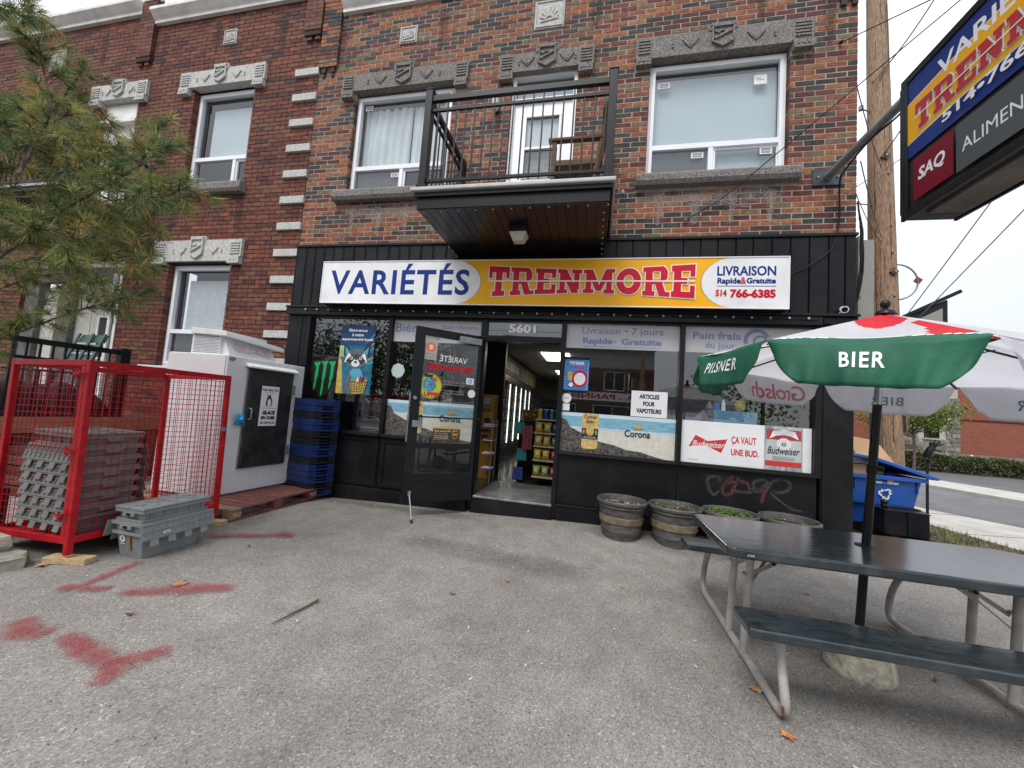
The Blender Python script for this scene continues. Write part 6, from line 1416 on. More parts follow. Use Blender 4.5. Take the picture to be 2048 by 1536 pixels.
for p, l in (((.993, -.012, 3.93), 'steel eye bolt in the brick above the sign'), ((2.67, -.012, 6.11), 'dark wire anchor high at the building corner')):
    o = MB().lathe((0, 0, 0), [(.006, 0), (.02, .004), (.02, .018), (.008, .03), (.006, .05)], galv if p[0] < 2 else blackplain, n=10).build('wall_anchor', None); o.rotation_euler = (R(90), 0, 0); o.location = p; tag(o, l, 'anchor')
wire([(2.87, .05, 4.28), (4.6, -.6, 4.95), (SX1, -3.2, 3.13)] if False else [(2.72, -.02, 4.18), (3.0, -1.5, 4.12), (2.52, -1.9, 3.11)], .004, 'thin stay wire from the building corner to the underside of the projecting sign', m=galv)
mb = MB(); rw = random.Random(9)
cwm = blackplain
for k in range(4):
    P = [(2.87+.008*k, -.01, 4.1-.1*k), (2.90+.02*math.sin(k), -.02, 3.75), (2.885+.012*k, -.03, 3.5), (2.90+.02*math.cos(k*2), -.02, 3.2), (2.872, -.01, 2.9+.05*k)]
    mb.tube(rnd(P), .009, cwm, n=6)
tag(mb.build('cable_bundle', None, smooth=60), 'bundle of black cables hanging down the right corner of the shop', 'cables')

# ------------------------------------------------------------------ wooden utility pole
PW = wood('pole_wood', (.31, .195, .115), 'Z', var=.5, s=9)
up = thing('utility_pole', (5.12, 3.1, 0), 'weathered wooden utility pole behind the right corner of the shop', 'utility pole')
def pole_pt(z): return Vector((5.14-.022*z, 3.1, z))
n = 28; zs = [i*.5 for i in range(-1, 24)]; rp = random.Random(3); vs = []
for z in zs:
    p = pole_pt(z); r = .235-.0085*z
    for k in range(n): rr = r+.004*math.sin(k*3.1+z*.3)+rp.uniform(-.0025, .0025); vs.append((p.x+rr*math.cos(2*math.pi*k/n), p.y+rr*math.sin(2*math.pi*k/n), z))
mb = MB(); mb.add(vs, [(i*n+k, i*n+(k+1) % n, (i+1)*n+(k+1) % n, (i+1)*n+k) for i in range(len(zs)-1) for k in range(n)]); mb.build('trunk', PW, up, smooth=50)
mb = MB()
for k in range(26):      # drying checks: long dark splits standing a little into the wood
    a = R(rp.uniform(200, 340)); z = rp.uniform(.3, 9.5); l = rp.uniform(.3, 1.3); p = pole_pt(z); q = pole_pt(z+l); r0, r1 = .2355-.0085*z, .2355-.0085*(z+l)
    mb.bar((p.x+r0*math.cos(a), p.y+r0*math.sin(a), z), (q.x+r1*math.cos(a+.02), q.y+r1*math.sin(a+.02), z+l), .007, .006)
mb.build('split', mat('wood_split', (.05, .03, .02), .95), up)
def on_pole(z, adeg, out=0.): p = pole_pt(z); r = .235-.0085*z+out; a = R(adeg); return Vector((p.x+r*math.cos(a), p.y+r*math.sin(a), z))
for z, a in ((6.55, 262), (4.35, 283)):
    m2 = MB(); b = on_pole(z, a, .01); m2.T = Matrix.Translation(b) @ Matrix.Rotation(R(a+90), 4, 'Z') @ Matrix.Rotation(R(35), 4, 'Y'); m2.box(-.055, .055, -.02, .015, -.055, .055, MATS['sign_underside']); m2.box(-.02, .02, -.04, -.021, -.02, .02, galv); m2.build('bolt_plate', None, up)
for z, a in ((3.6, 285), (3.9, 284), (4.7, 280), (5.2, 279), (7.2, 268), (6.2, 272), (8.3, 270)):
    m2 = MB(); p = on_pole(z, a, -.004); q = on_pole(z, a, .006); m2.tube([p, q], .016, blackplain, n=8); m2.build('bolt_hole', None, up)
m2 = MB(); p, q = on_pole(1.5, 318, .012), on_pole(2.55, 318, .012); m2.bar(p, q, .11, .02, greyw); m2.build('batten', None, up)
m2 = MB(); P = on_pole(4.55, 350); pts = [P+Vector((.30*(1-math.cos(R(t)))*.9, 0, -.33+.33*math.cos(R(t)))) if False else P+Vector((.33*math.sin(R(t)), 0, -.33+.33*math.cos(R(t)))) for t in range(0, 181, 15)]; m2.tube(pts, .014, galv, n=8); m2.build('guard_loop', None, up, smooth=60)
m2 = MB(); m2.T = Matrix.Translation(P+Vector((.33, 0, -.30))) @ Matrix.Rotation(R(35), 4, 'Y'); m2.box(-.05, .05, -.012, .012, -.05, .05, mat('dull_red', (.22, .025, .03), .6)); m2.build('red_tag', None, up)
for z, dx in ((5.7, -.42), (7.55, -.2)): m2 = MB(); p = on_pole(z, 190); m2.tube([p, p+Vector((dx, -.1, 0))], .012, galv); m2.tube([p+Vector((dx, -.1, -.03)), p+Vector((dx, -.1, .05))], .04, galv, n=8); m2.build('insulator', None, up)
for i, (a, b, r_, l) in enumerate([((5.35, 2.95, 3.35), (6.6, -4.4, 9.6), .008, 'lower of the two pale guy wires rising right from behind the parasol'), ((5.3, 2.95, 3.55), (5.3, -3.9, 9.4), .008, 'upper of the two pale guy wires rising right from behind the parasol'),
        ((4.75, 2.9, 8.0), (5.75, 2.9, 9.6), .014, 'thick overhead cable running up right above the projecting sign'), ((4.95, 2.9, 6.6), (3.2, -1.4, 5.6), .010, 'overhead cable passing in front of the pole to the projecting sign'),
        ((4.9, 2.9, 5.0), (2.9, .0, 4.6), .006, 'slack black cable from the pole to the building corner'), ((4.9, 2.9, 4.9), (2.9, .1, 4.3), .005, 'lower slack black cable from the pole to the building corner'), ((4.9, 2.9, 6.3), (2.88, .05, 5.6), .006, 'upper black cable from the pole to the building corner')]):
    wire([a, b], r_, l, sag=.08, m=wg if i > 1 else galv)
# ------------------------------------------------------------------ metal cabinet on the shop's side wall, hanging board by the pole
gm_ = mat('cabinet_grey', (.27, .26, .235), .5, .1, var=.06, scale=3, dirt=.2, dcol=(.15, .13, .1))
cbn = thing('metal_cabinet', (3.1, .7, 2.1), 'tall beige grey metal cabinet on the side wall between the shop corner and the pole', 'cabinet')
B(2.87, 3.14, .5, 1.4, 1.95, 3.30).build('lower_box', gm_, cbn, bevel=.006); B(2.87, 3.12, .5, 1.4, 3.36, 3.85).build('upper_box', gm_, cbn, bevel=.006); B(2.87, 3.11, .52, 1.38, 3.31, 3.35).build('gap_strip', mg, cbn)
B(3.15, 3.19, .46, 1.4, 2.1, 3.90).build('edge_plate', gm_, cbn, bevel=.004); B(3.195, 3.42, .62, 1.35, 2.0, 3.92).build('side_box', gm_, cbn, bevel=.006)
for z in (3.1, 3.5, 3.75): MB().tube([(3.17, .46, z), (3.17, .452, z)], .012, mg, n=8).build('bolt', None, cbn)
fb = thing('hanging_board', (5.5, 2.9, 3.6), 'black framed board on a slanting rod behind the top of the parasol', 'sign')
mb = MB(); mb.bar((5.0, 2.9, 3.40), (5.95, 2.75, 3.95), .06, .06, blackm); mb.build('rod', None, fb)
mb = MB(); mb.hexa([(5.1, 2.86, 3.18), (5.80, 2.78, 3.18), (5.80, 2.84, 3.18), (5.1, 2.92, 3.18)], [(5.1, 2.86, 3.44), (5.80, 2.78, 3.82), (5.80, 2.84, 3.82), (5.1, 2.92, 3.44)], blackm); mb.build('frame', None, fb, bevel=.02)
mb = MB(); mb.hexa([(5.2, 2.842, 3.24), (5.72, 2.782, 3.24), (5.72, 2.786, 3.24), (5.2, 2.846, 3.24)], [(5.2, 2.842, 3.36), (5.72, 2.782, 3.66), (5.72, 2.786, 3.66), (5.2, 2.846, 3.36)], gm_); mb.build('panel', None, fb)

# ------------------------------------------------------------------ recycling bin, boxes, black crate, glove on a post
bb_ = mat('bin_blue', (.013, .082, .37), .42, var=.1, scale=4, bump=.05)
rb2 = thing('recycling_bin', (4.6, 2.6, 0), 'large bright blue recycling bin with its lid propped open by cardboard', 'bin')
mb = MB(); mb.hexa([(4.02, 2.34, .0), (4.80, 2.34, 0), (4.80, 2.95, 0), (4.02, 2.95, 0)], [(3.98, 2.28, .32), (4.86, 2.28, .32), (4.86, 3.0, .32), (3.98, 3.0, .32)]); mb.hexa([(3.94, 2.22, .321), (4.93, 2.22, .321), (4.93, 3.04, .321), (3.94, 3.04, .321)], [(3.90, 2.18, .74), (5.0, 2.18, .74), (5.0, 3.08, .74), (3.90, 3.08, .74)]); mb.build('body', bb_, rb2, bevel=.015)
mb = MB(); frame_rect2 = [(3.86, 5.05, 2.13, 2.19), (3.86, 5.05, 3.06, 3.12), (3.86, 3.92, 2.19, 3.06), (4.99, 5.05, 2.19, 3.06)]
for a, b, c_, d in frame_rect2: mb.box(a, b, c_, d, .725, .79, bb_)
for x in (3.98, 4.10, 4.93): mb.box(x, x+.018, 2.16, 2.21, .55, .725, bb_)
mb.build('rim', None, rb2, bevel=.01)
mb = MB(); lidT = [(3.75, 2.10, 1.075), (4.15, 2.10, 1.075), (5.12, 2.10, .82)]
mb.prism([(3.75, 2.08, 1.10), (4.10, 2.08, 1.10), (4.35, 2.08, 1.07), (5.16, 2.08, .83), (5.16, 2.08, .79), (5.08, 2.08, .79), (4.33, 2.08, 1.02), (4.08, 2.08, 1.055), (3.75, 2.08, 1.055)], (0, 1.06, 0)); mb.build('lid', bb_, rb2, bevel=.012)
c = Canvas((4.36, 2.1945, .38), (1, 0, 0), (0, -.095, .995), (0, -1, -.09), step=.001)
for k in range(3):
    a = R(90+120*k); ca, sa = math.cos(a), math.sin(a)
    def rt(x, y): return (.16+x*ca-y*sa, .13+x*sa+y*ca)
    c.poly([rt(*p) for p in ((-.052, .038), (-.018, .038), (.018, .092), (-.012, .092))], white_print)
    c.poly([rt(*p) for p in ((-.012, .0925), (.030, .0925), (.048, .062), (.018, .062))], white_print)
    c.poly([rt(*p) for p in ((.010, .056), (.075, .056), (.052, .012))], white_print)
c.text('8424 — 7007204', .02, .285, .30, .035, white_print, bold=.03); c.rect(.17, .33, .25, .36, white_print); c.text('bac', .18, .335, .06, .018, grey_print)
c.build('bin_marking', rb2)
card = mat('cardboard', (.50, .32, .17), .85, var=.12, scale=4, bump=.1, bscale=60); cardd = mat('cardboard_inside', (.30, .18, .09), .9, var=.1)
o = thing('cardboard_box', (4.2, 2.6, 1.1), 'large flattened pale cardboard box sticking out above the blue bin lid', 'box')
MB().hexa([(3.75, 2.5, 1.12), (4.72, 2.3, .99), (4.74, 2.34, .99), (3.77, 2.54, 1.12)], [(3.85, 2.62, 1.44), (4.58, 2.48, 1.32), (4.60, 2.52, 1.32), (3.87, 2.66, 1.44)], card).build('flap', None, o)
MB().hexa([(3.75, 2.44, 1.12), (4.25, 2.40, 1.10), (4.1, 2.6, 1.10), (3.8, 2.6, 1.12)], [(3.9, 2.40, 1.35), (4.1, 2.38, 1.32), (4.1, 2.6, 1.3), (3.9, 2.6, 1.34)], cardd).build('flap', None, o)
MB().hexa([(3.6, 2.4, 1.10), (4.05, 2.35, 1.10), (4.05, 2.38, 1.1), (3.6, 2.43, 1.10)], [(3.6, 2.42, 1.40), (3.98, 2.36, 1.36), (3.98, 2.39, 1.36), (3.6, 2.45, 1.4)], card).build('flap', None, o)
o = B(3.98, 4.42, 2.26, 2.6, .70, .93).build('cardboard_box', card); o.rotation_euler = (0, 0, 0); tag(o, 'brown cardboard box inside the blue bin below the lid', 'box')
o = MB().hexa([(4.45, 2.3, .70), (4.56, 2.3, .70), (4.56, 2.6, .7), (4.45, 2.6, .7)], [(4.50, 2.28, .93), (4.57, 2.28, .91), (4.57, 2.6, .91), (4.5, 2.6, .93)]).build('carton', mat('carton_green', (.08, .25, .05), .5)); tag(o, 'thin green and white carton standing in the blue bin', 'box')
o = MB().lathe((4.70, 2.4, .72), [(.10, 0), (.13, .05), (.11, .10), (.05, .13), (.01, .135)], mat('bag_violet', (.05, .03, .35), .35, var=.5, scale=20), n=10).build('plastic_bag', None, smooth=30); tag(o, 'crumpled violet bag poking out under the blue bin lid', 'bag')
o = thing('black_crate', (4.4, 1.9, 0), 'low black wooden box standing in front of the blue bin', 'box')
pc = [(4.20, 1.68), (4.69, 1.60), (4.84, 2.02), (4.25, 2.08)]
MB().hexa([(x, y, 0) for x, y in pc], [(x, y, .33) for x, y in pc]).build('body', black, o, bevel=.006); MB().hexa([(x+(x-4.4)*.03, y+(y-1.85)*.03, .331) for x, y in pc], [(x+(x-4.4)*.03, y+(y-1.85)*.03, .345) for x, y in pc]).build('lid', blackm, o, bevel=.004)
B(4.35, 4.75, 1.84, 2.0, .346, .365).build('lid_strip', blackplain, o); MB().box(4.45, 4.46, 1.62, 1.64, 0, .33, blackm).build('seam', None, o)
o = MB().lathe((4.30, 1.85, .345), [(.03, 0), (.045, .03), (.035, .06), (.05, .09), (.02, .12)], blackplain, n=8).build('glove', None, smooth=30); tag(o, 'crumpled black glove lying on the black box by the parasol pole', 'glove')
o = thing('metal_stake', (5.37, 2.61, 0), 'thin black metal stake beside the blue bin, a glove pulled over its tip', 'post'); B(5.355, 5.385, 2.60, 2.62, -.2, 1.14).build('shaft', blackm, o)
gv = thing('glove', (5.37, 2.6, 1.12), 'black work glove with spread fingers pulled over the metal stake', 'glove')
mb = MB(); mb.tube([(5.36, 2.60, 1.08), (5.365, 2.6, 1.16), (5.40, 2.6, 1.24), (5.44, 2.6, 1.30)], [.04, .052, .05, .04], blackplain, n=10)
for a, l, tx in ((100, .10, -.02), (78, .12, 0.0), (55, .125, .015), (33, .12, .025), (-5, .09, .02)):
    b = Vector((5.43+tx, 2.6, 1.29 if a > 0 else 1.24)); d = Vector((math.cos(R(a)), -.1, math.sin(R(a)))); mb.tube([b, b+d*l*.5, b+d*l*.85+Vector((.012, 0, -.006)), b+d*l+Vector((.022, 0, -.016))], [.017, .016, .014, .007], blackplain, n=8)
mb.tube([(5.345, 2.6, 1.07), (5.36, 2.6, 1.09)], [.055, .048], blackplain, n=10); mb.build('knit', None, None, smooth=60).parent = None
k_ = bpy.data.objects['knit']; 
for v in k_.data.vertices: v.co -= gv.location
k_.parent = gv
# ------------------------------------------------------------------ background across the side street
cbk = mat('far_red_brick', (.20, .052, .032), .9, var=.25, scale=5, bump=.2)
def brick_tex(m, s):
    N, L = m.node_tree.nodes, m.node_tree.links; b = N['Principled BSDF']; g = N.new('ShaderNodeNewGeometry')
    mp = N.new('ShaderNodeMapping'); mp.inputs['Rotation'].default_value = (R(90), 0, 0); L.new(g.outputs['Position'], mp.inputs[0])
    t = N.new('ShaderNodeTexBrick'); t.inputs['Scale'].default_value = 1; t.inputs['Brick Width'].default_value = .22; t.inputs['Row Height'].default_value = .075; t.inputs['Mortar Size'].default_value = .008
    t.inputs['Color1'].default_value = (.29, .075, .042, 1); t.inputs['Color2'].default_value = (.22, .054, .032, 1); t.inputs['Mortar'].default_value = (.22, .12, .09, 1)
    L.new(mp.outputs[0], t.inputs[0]); L.new(t.outputs[0], b.inputs['Base Color'])
brick_tex(cbk, 1)
chb = thing('brick_hall', (22, 22, 0), 'long red brick hall with a rough stone corner across the side street', 'building')
B(18.86, 34, 20.0, 32, .9, 4.9).build('wall', cbk, chb); B(18.84, 34, 19.96, 32, .0, .9).build('foundation', mat('foundation_grey', (.22, .20, .18), .9, var=.2), chb)
B(18.86, 34, 19.95, 19.999, 2.70, 2.76).build('string_course', mat('string_brick', (.11, .03, .022), .9), chb); B(18.8, 34, 19.9, 32, 4.9, 5.05).build('coping', galv, chb)
B(11.5, 16.2, 20.0, 26, 0, 4.8).build('wall', cbk, chb)
fst = mat('field_stone', (.28, .265, .21), .9, var=.3, scale=7, bump=.5, bscale=20); fst2 = mat('field_stone_dark', (.18, .175, .15), .9, var=.3, scale=7); fst3 = mat('field_stone_red', (.15, .075, .06), .9, var=.3, scale=7); fmo = mat('stone_mortar', (.46, .43, .36), .95, var=.15)
backing(chb, 16.2, 18.86, 0, 4.8, [(17.35, 18.05, 1.62, 2.75)], 19.90, fmo, .3)
rs = random.Random(8)
def stones(x0, x1, z0, z1, holes):
    z = z0; r = 0
    while z < z1:
        h = rs.uniform(.16, .26); x = x0+rs.uniform(0, .05)
        while x < x1-.08:
            w_ = min(rs.uniform(.16, .42), x1-x); 
            if x1-x-w_ < .1: w_ = x1-x
            if not any(a < x+w_ and b > x and c_ < z+h and d > z for a, b, c_, d in holes):
                j = lambda: rs.uniform(-.03, .03); y = 19.86+rs.uniform(-.015, .02); q = [(x+.02, z+.02+j()), (x+w_*.5, z+.015+j()*.8), (x+w_-.02, z+.02+j()), (x+w_-.015+j()*.5, z+h*.5), (x+w_-.02, z+h-.02+j()), (x+w_*.45, z+h-.01+j()), (x+.02, z+h-.02+j())]
                MB().prism([(a, y, b) for a, b in q], (0, .06, 0)).build('stone', rs.choice([fst, fst, fst2, fst, fst3]), chb)
            x += w_
        z += h
stones(16.2, 18.55, .3, 3.6, [(17.3, 18.1, 1.5, 2.8)])
for k in range(15): w_ = .42 if k % 2 else .30; B(18.88-w_-.02, 18.90, 19.83, 20.05, .3+k*.235, .3+k*.235+.215).build('corner_stone', fst2 if k % 3 else fst, chb, bevel=.01)
mb = MB(); frame_rect(mb, 17.35, 18.05, 1.62, 2.75, .07, 19.93, 20.0, blackm); mb.box(17.68, 17.72, 19.93, 20, 1.69, 2.68, blackm); wn_ = mb.build('window', None, chb); B(17.42, 17.98, 19.98, 19.985, 1.69, 2.68).build('pane', blackplain, wn_); B(17.28, 18.12, 19.80, 20, 1.54, 1.62).build('sill', concrete, chb)
for x in (19.4, 22.6): o = MB().lathe((x, 19.88, .80), [(.03, 0), (.06, .03), (.05, .09)], white_vinyl, n=8).build('flood_lamp', None); tag(o, 'small white ground lamp at the foot of the brick hall, %s' % ('near its stone corner' if x < 20 else 'farther right'), 'lamp')
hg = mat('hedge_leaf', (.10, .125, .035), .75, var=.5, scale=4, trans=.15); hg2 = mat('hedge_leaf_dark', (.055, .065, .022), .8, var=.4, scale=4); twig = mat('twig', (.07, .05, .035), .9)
def leafcloud(name, n, pt, sz, ms, parent=None, rnd_=None, asp=.6):
    r_ = rnd_ or random; mb = MB()
    for i in range(n):
        p, a = pt(r_); s_ = sz*r_.uniform(.6, 1.3); d = Vector((r_.gauss(0, 1), r_.gauss(0, 1), r_.gauss(0, 1))).normalized(); e = d.orthogonal().normalized(); e.rotate(Matrix.Rotation(r_.uniform(0, 6.28), 3, d))
        f = d.cross(e); mb.add([p-e*s_, p+f*s_*asp, p+e*s_, p-f*s_*asp], [(0, 1, 2, 3)], ms[a % len(ms)])
    o = mb.build(name, None, parent); return tag(o, kind='stuff') if parent else o
rh = random.Random(5)
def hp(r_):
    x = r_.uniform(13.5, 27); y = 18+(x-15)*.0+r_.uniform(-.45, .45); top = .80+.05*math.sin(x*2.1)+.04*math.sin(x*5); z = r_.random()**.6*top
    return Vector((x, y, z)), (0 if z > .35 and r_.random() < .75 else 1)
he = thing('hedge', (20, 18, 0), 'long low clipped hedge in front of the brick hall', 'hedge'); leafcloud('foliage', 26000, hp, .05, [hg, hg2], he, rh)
mb = MB()
for i in range(160): x = rh.uniform(13.5, 27); mb.tube([(x, 18+rh.uniform(-.3, .3), 0), (x+rh.uniform(-.1, .1), 18+rh.uniform(-.3, .3), .6)], .012, twig, n=4)
tag(mb.build('stems', None, he), kind='stuff')
struct(B(13.2, 40, 17.3, 19.96, -.1, .004).build('planting_bed', dirt))
def young_tree(x, y, h, r, lab, ms, seed, zc, n, trunk_r=.07):
    rt_ = random.Random(seed); t = thing('young_tree', (x, y, 0), lab, 'tree', 'young street trees with fresh leaves')
    bk = mat('young_bark', (.12, .095, .075), .9, var=.3, scale=12); MB().tube([(x, y, 0), (x+.03, y, zc*.5), (x-.02, y, zc)], [trunk_r, trunk_r*.85, trunk_r*.7], bk, n=8).build('trunk', None, t, smooth=60)
    tips = []; mb = MB()
    for k in range(15):
        a = rt_.uniform(0, 6.28); e = rt_.uniform(.35, 1.3); L_ = r*rt_.uniform(.7, 1.15); b = Vector((x, y, zc+rt_.uniform(-.25, .35))); d = Vector((math.cos(a)*math.cos(e), math.sin(a)*math.cos(e), math.sin(e))); m_ = b+d*L_*.5+Vector((0, 0, -.06)); q = b+d*L_
        mb.tube([b, m_, q], [.03, .02, .006], bk, n=5); tips += [(m_, .4), (q, .5), (b+d*L_*.78, .5)]
        for j in range(3):
            s0 = b.lerp(q, rt_.uniform(.4, .9)); s1 = s0+Vector((rt_.gauss(0, 1), rt_.gauss(0, 1), rt_.gauss(.3, .6))).normalized()*L_*.35; mb.tube([s0, s1], [.01, .003], bk, n=4); tips.append((s1, .38))
    tag(mb.build('branches', None, t), kind='stuff')
    def fp(r_): c_, s_ = r_.choice(tips); return c_+Vector((r_.gauss(0, 1), r_.gauss(0, 1), r_.gauss(0, .8)))*s_*r*.30, r_.randrange(3)
    leafcloud('crown', n, fp, .055, ms, t, rt_)
lg = [mat('fresh_leaf_a', (.16, .24, .035), .6, var=.3, scale=6, trans=.4), mat('fresh_leaf_b', (.24, .29, .045), .6, var=.3, scale=6, trans=.4), mat('fresh_leaf_c', (.09, .15, .025), .6, var=.3, scale=6, trans=.3)]
la = [mat('amber_leaf_a', (.32, .24, .05), .6, var=.3, scale=6, trans=.4), mat('amber_leaf_b', (.22, .22, .05), .6, var=.3, scale=6, trans=.4), mat('amber_leaf_c', (.36, .20, .06), .6, trans=.3)]
young_tree(15.2, 17.4, 4.2, 1.6, 'young tree in fresh green leaf right of the utility pole, before the stone corner', lg, 4, 1.9, 5200)
young_tree(13.0, 16.6, 4, 1.35, 'sparser young tree with amber leaves left of the utility pole', la, 9, 1.7, 1500, .05)
# parked car whose nose just enters the picture on the right
pc_ = thing('parked_car', (19.6, 15.9, 0), 'dark parked car, only its front corner inside the right edge of the photo', 'car')
cpm = mat('car_paint', (.03, .032, .035), .25, .3, var=.05); tyre = mat('tyre', (.015, .015, .015), .8)
mb = MB(); prof = [(17.45, .32), (17.42, .55), (17.55, .72), (18.4, .88), (19.0, 1.35), (20.6, 1.38), (21.3, .98), (21.9, .92), (21.95, .35), (21.4, .25), (17.9, .25)]
mb.prism([(x, 15.0, z) for x, z in prof], (0, 1.75, 0)); mb.build('body', cpm, pc_, bevel=.06, seg=3)
for x in (18.25, 21.1):
    for y in (14.98, 16.62): m2 = MB(); m2.tube([(x, y, .33), (x, y+.2, .33)], .33, tyre, n=20); w_ = m2.build('wheel', None, pc_); m3 = MB(); m3.tube([(x, y-.01, .33), (x, y, .33)], .2, galv, n=16); m3.build('rim', None, w_)
for y in (15.1, 16.35): B(17.40, 17.6, y, y+.3, .56, .70).build('headlight', white_vinyl, pc_, bevel=.02)
B(17.39, 17.44, 15.5, 16.25, .42, .55).build('grille', galv, pc_); mb = MB(); mb.hexa([(18.62, 14.99, .95), (20.9, 14.99, .98), (20.9, 16.76, .98), (18.62, 16.76, .95)], [(19.08, 15.0, 1.30), (20.55, 15.0, 1.32), (20.55, 16.75, 1.32), (19.08, 16.75, 1.30)]); mb.build('window', pane_dark, pc_)

for o in list(bpy.data.objects):
    if o == pc_: o.location.x += 1.75
# ------------------------------------------------------------------ what stands across the street behind the camera (mirrored in the shop windows)
op = thing('opposite_building', (0, -27, 0), 'two-storey dark brick building across the street, mirrored in the shop windows', 'building')
obk = mat('opposite_brick', (.11, .055, .04), .9, var=.3, scale=6)
OH = [(-9+3.2*k, -7.4+3.2*k, z, z+1.5) for k in range(4) for z in (3.5,)]+[(-8.5+4.2*k, -5.6+4.2*k, .5, 2.4) for k in range(3)]
backing(op, -11, 4.2, 0, 5.2, OH, -25, obk, .3); op.children[0].scale = (1, 1, 1)
for o in list(op.children): 
    for v in o.data.vertices: v.co.y = v.co.y
for a, b, c_, d in OH: mb = MB(); frame_rect(mb, a, b, c_, d, .09, -25.08, -24.9, white_vinyl); mb.box((a+b)/2-.03, (a+b)/2+.03, -25.05, -24.95, c_+.09, d-.09, white_vinyl); f_ = mb.build('window', None, op); B(a+.09, b-.09, -25.0, -24.99, c_+.09, d-.09).build('pane', pane_dark, f_)
B(-11, 4.2, -25.1, -24.92, 5.2, 6.6).build('upper_cladding', mat('pale_cladding', (.34, .34, .34), .7), op); B(-11.1, 4.3, -24.9, -24.5, 6.6, 6.9).build('cornice', galv, op); B(-11, 4.2, -32, -25.1, 6.4, 6.6).build('roof', dark_room, op)
c = Canvas((3, -24.66, 2.75), (-1, 0, 0), (0, 0, 1), (0, 1, 0), step=.01); c.rect(-1, -.05, 11, .6, white_print); c.text('A . PANNEUX', 0, .08, 6, .4, rp_, bold=.03); c.build('shop_board', op)
def tree2(x, y, lab, seed, dk=0):
    rt_ = random.Random(seed); t = thing('street_tree', (x, y, 0), lab, 'tree', 'trees across the street'); MB().tube([(x, y, 0), (x+.1, y, 2.5), (x, y, 5)], [.16, .12, .07], MATS['young_bark'], n=8).build('trunk', None, t)
    leafcloud('crown', 3800 if x < -10 else 1600, lambda r_: (Vector((x, y, 4.3))+Vector((r_.gauss(0, 1.4), r_.gauss(0, 1.1), r_.gauss(0, 1.6))), r_.randrange(3)), .14, [hg, hg2, hg] if x < -10 else lg, t, rt_)
tree2(10.5, -22.5, 'leafing tree across the street, mirrored beside the parasol', 1); tree2(-13, -23, 'leafing tree across the street, mirrored in the left window', 2); tree2(-17, -22, 'second leafing tree across the street from the left', 3, .05); tree2(-21.5, -23, 'leftmost leafing tree across the street', 4, .05)
for x in (3, 16): o = MB().tube([(x, -21.6, 0), (x, -21.6, 9)], .14, PW, n=10).build('street_pole', None); tag(o, 'wooden street pole across the street, %s' % ('opposite the shop door' if x < 5 else 'opposite the side street'), 'utility pole')
for z in (6.8, 7.4, 8.2): wire([(-30, -21.5, z+.3), (3, -21.5, z), (16, -21.5, z), (40, -21.5, z+.2)], .02, 'street cable across the street, %s of three' % {6.8: 'lowest', 7.4: 'middle', 8.2: 'highest'}[z], sag=.35)

# ------------------------------------------------------------------ porch and balcony of the row house
por = B(-14, -6.8, -2.6, -.02, .78, .84).build('porch', wood('deck_boards', (.10, .07, .05), 'X'), house)
bw2 = wood('porch_beam', (.30, .155, .085), 'Y', var=.25)
B(-6.80, -6.74, -2.6, -.03, .66, .855).build('fascia_beam', bw2, por, bevel=.004); B(-14, -6.80, -2.66, -2.60, .66, .855).build('fascia_beam', bw2, por)
skm = wood('skirt_board', (.085, .04, .028), 'Z', var=.4); skm2 = wood('skirt_board_pale', (.15, .075, .05), 'Z', var=.4)
for k in range(18): y = -2.58+k*.142; B(-6.79, -6.765, y, y+.118, 0, .655).build('skirt_board', random.choice([skm, skm, skm2]), por)
for k in range(30): x = -6.95-k*.145; B(x, x+.12, -2.64, -2.615, 0, .655).build('skirt_board', skm, por)
rx = -6.84
mb = MB(); mb.box(rx-.03, rx+.03, -2.55, -.72, 1.76, 1.83, bw_); mb.build('top_rail', None, por, bevel=.004); B(rx-.018, rx+.018, -2.55, -.76, 1.56, 1.60).build('middle_rail', bw_, por); B(rx-.018, rx+.018, -2.55, -.76, .93, .97).build('bottom_rail', bw_, por)
B(rx-.06, rx+.05, -.78, -.66, .84, 1.86).build('post', bw_, por, bevel=.005); B(rx-.05, rx+.05, -2.60, -2.50, .84, 1.86).build('post', bw_, por, bevel=.005)
b0 = B(-.010, .010, -.010, .010, 0, .86).build('baluster', bw_, None)
for k in range(14):
    o = b0 if k == 0 else b0.copy()
    if k: sc.collection.objects.link(o)
    o.parent = por; o.location = Vector((rx, -2.42+k*.118, .94))-wloc(por)
# green resin chair
gcm = mat('resin_green', (.02, .065, .055), .45, var=.15, scale=5)
gc = thing('garden_chair', (-7.5, -1.1, .84), 'dark green slatted plastic garden chair behind the porch railing', 'chair')
for i in range(5): y = -1.30+i*.10; MB().hexa([(-7.45, y, 1.22), (-7.2, y, 1.22), (-7.2, y+.085, 1.22), (-7.45, y+.085, 1.22)], [(-7.45, y, 1.235), (-7.2, y, 1.235), (-7.2, y+.085, 1.235), (-7.45, y+.085, 1.235)], gcm) if False else None
B(-7.72, -7.15, -1.45, -1.0, 1.20, 1.225).build('seat', gcm, gc, bevel=.01)
mb = MB()
for r_i in range(5):
    z0 = 1.30+r_i*.155; yy = -1.0+r_i*.055
    mb.hexa([(-7.70, yy, z0), (-7.17, yy, z0), (-7.17, yy+.02, z0), (-7.70, yy+.02, z0)], [(-7.69, yy+.045, z0+.125), (-7.18, yy+.045, z0+.125), (-7.18, yy+.065, z0+.125), (-7.69, yy+.065, z0+.125)], gcm)
for x in (-7.71, -7.44, -7.20): mb.bar((x+.01, -1.02, 1.2), (x+.01, -.76, 2.06), .05, .02, gcm, up=(0, 1, 0))
mb.build('backrest', None, gc, bevel=.004)
for s_ in (-1, 1): B(-7.44+s_*.29-.03, -7.44+s_*.29+.03, -1.5, -.95, 1.43, 1.455).build('armrest', gcm, gc, bevel=.006)
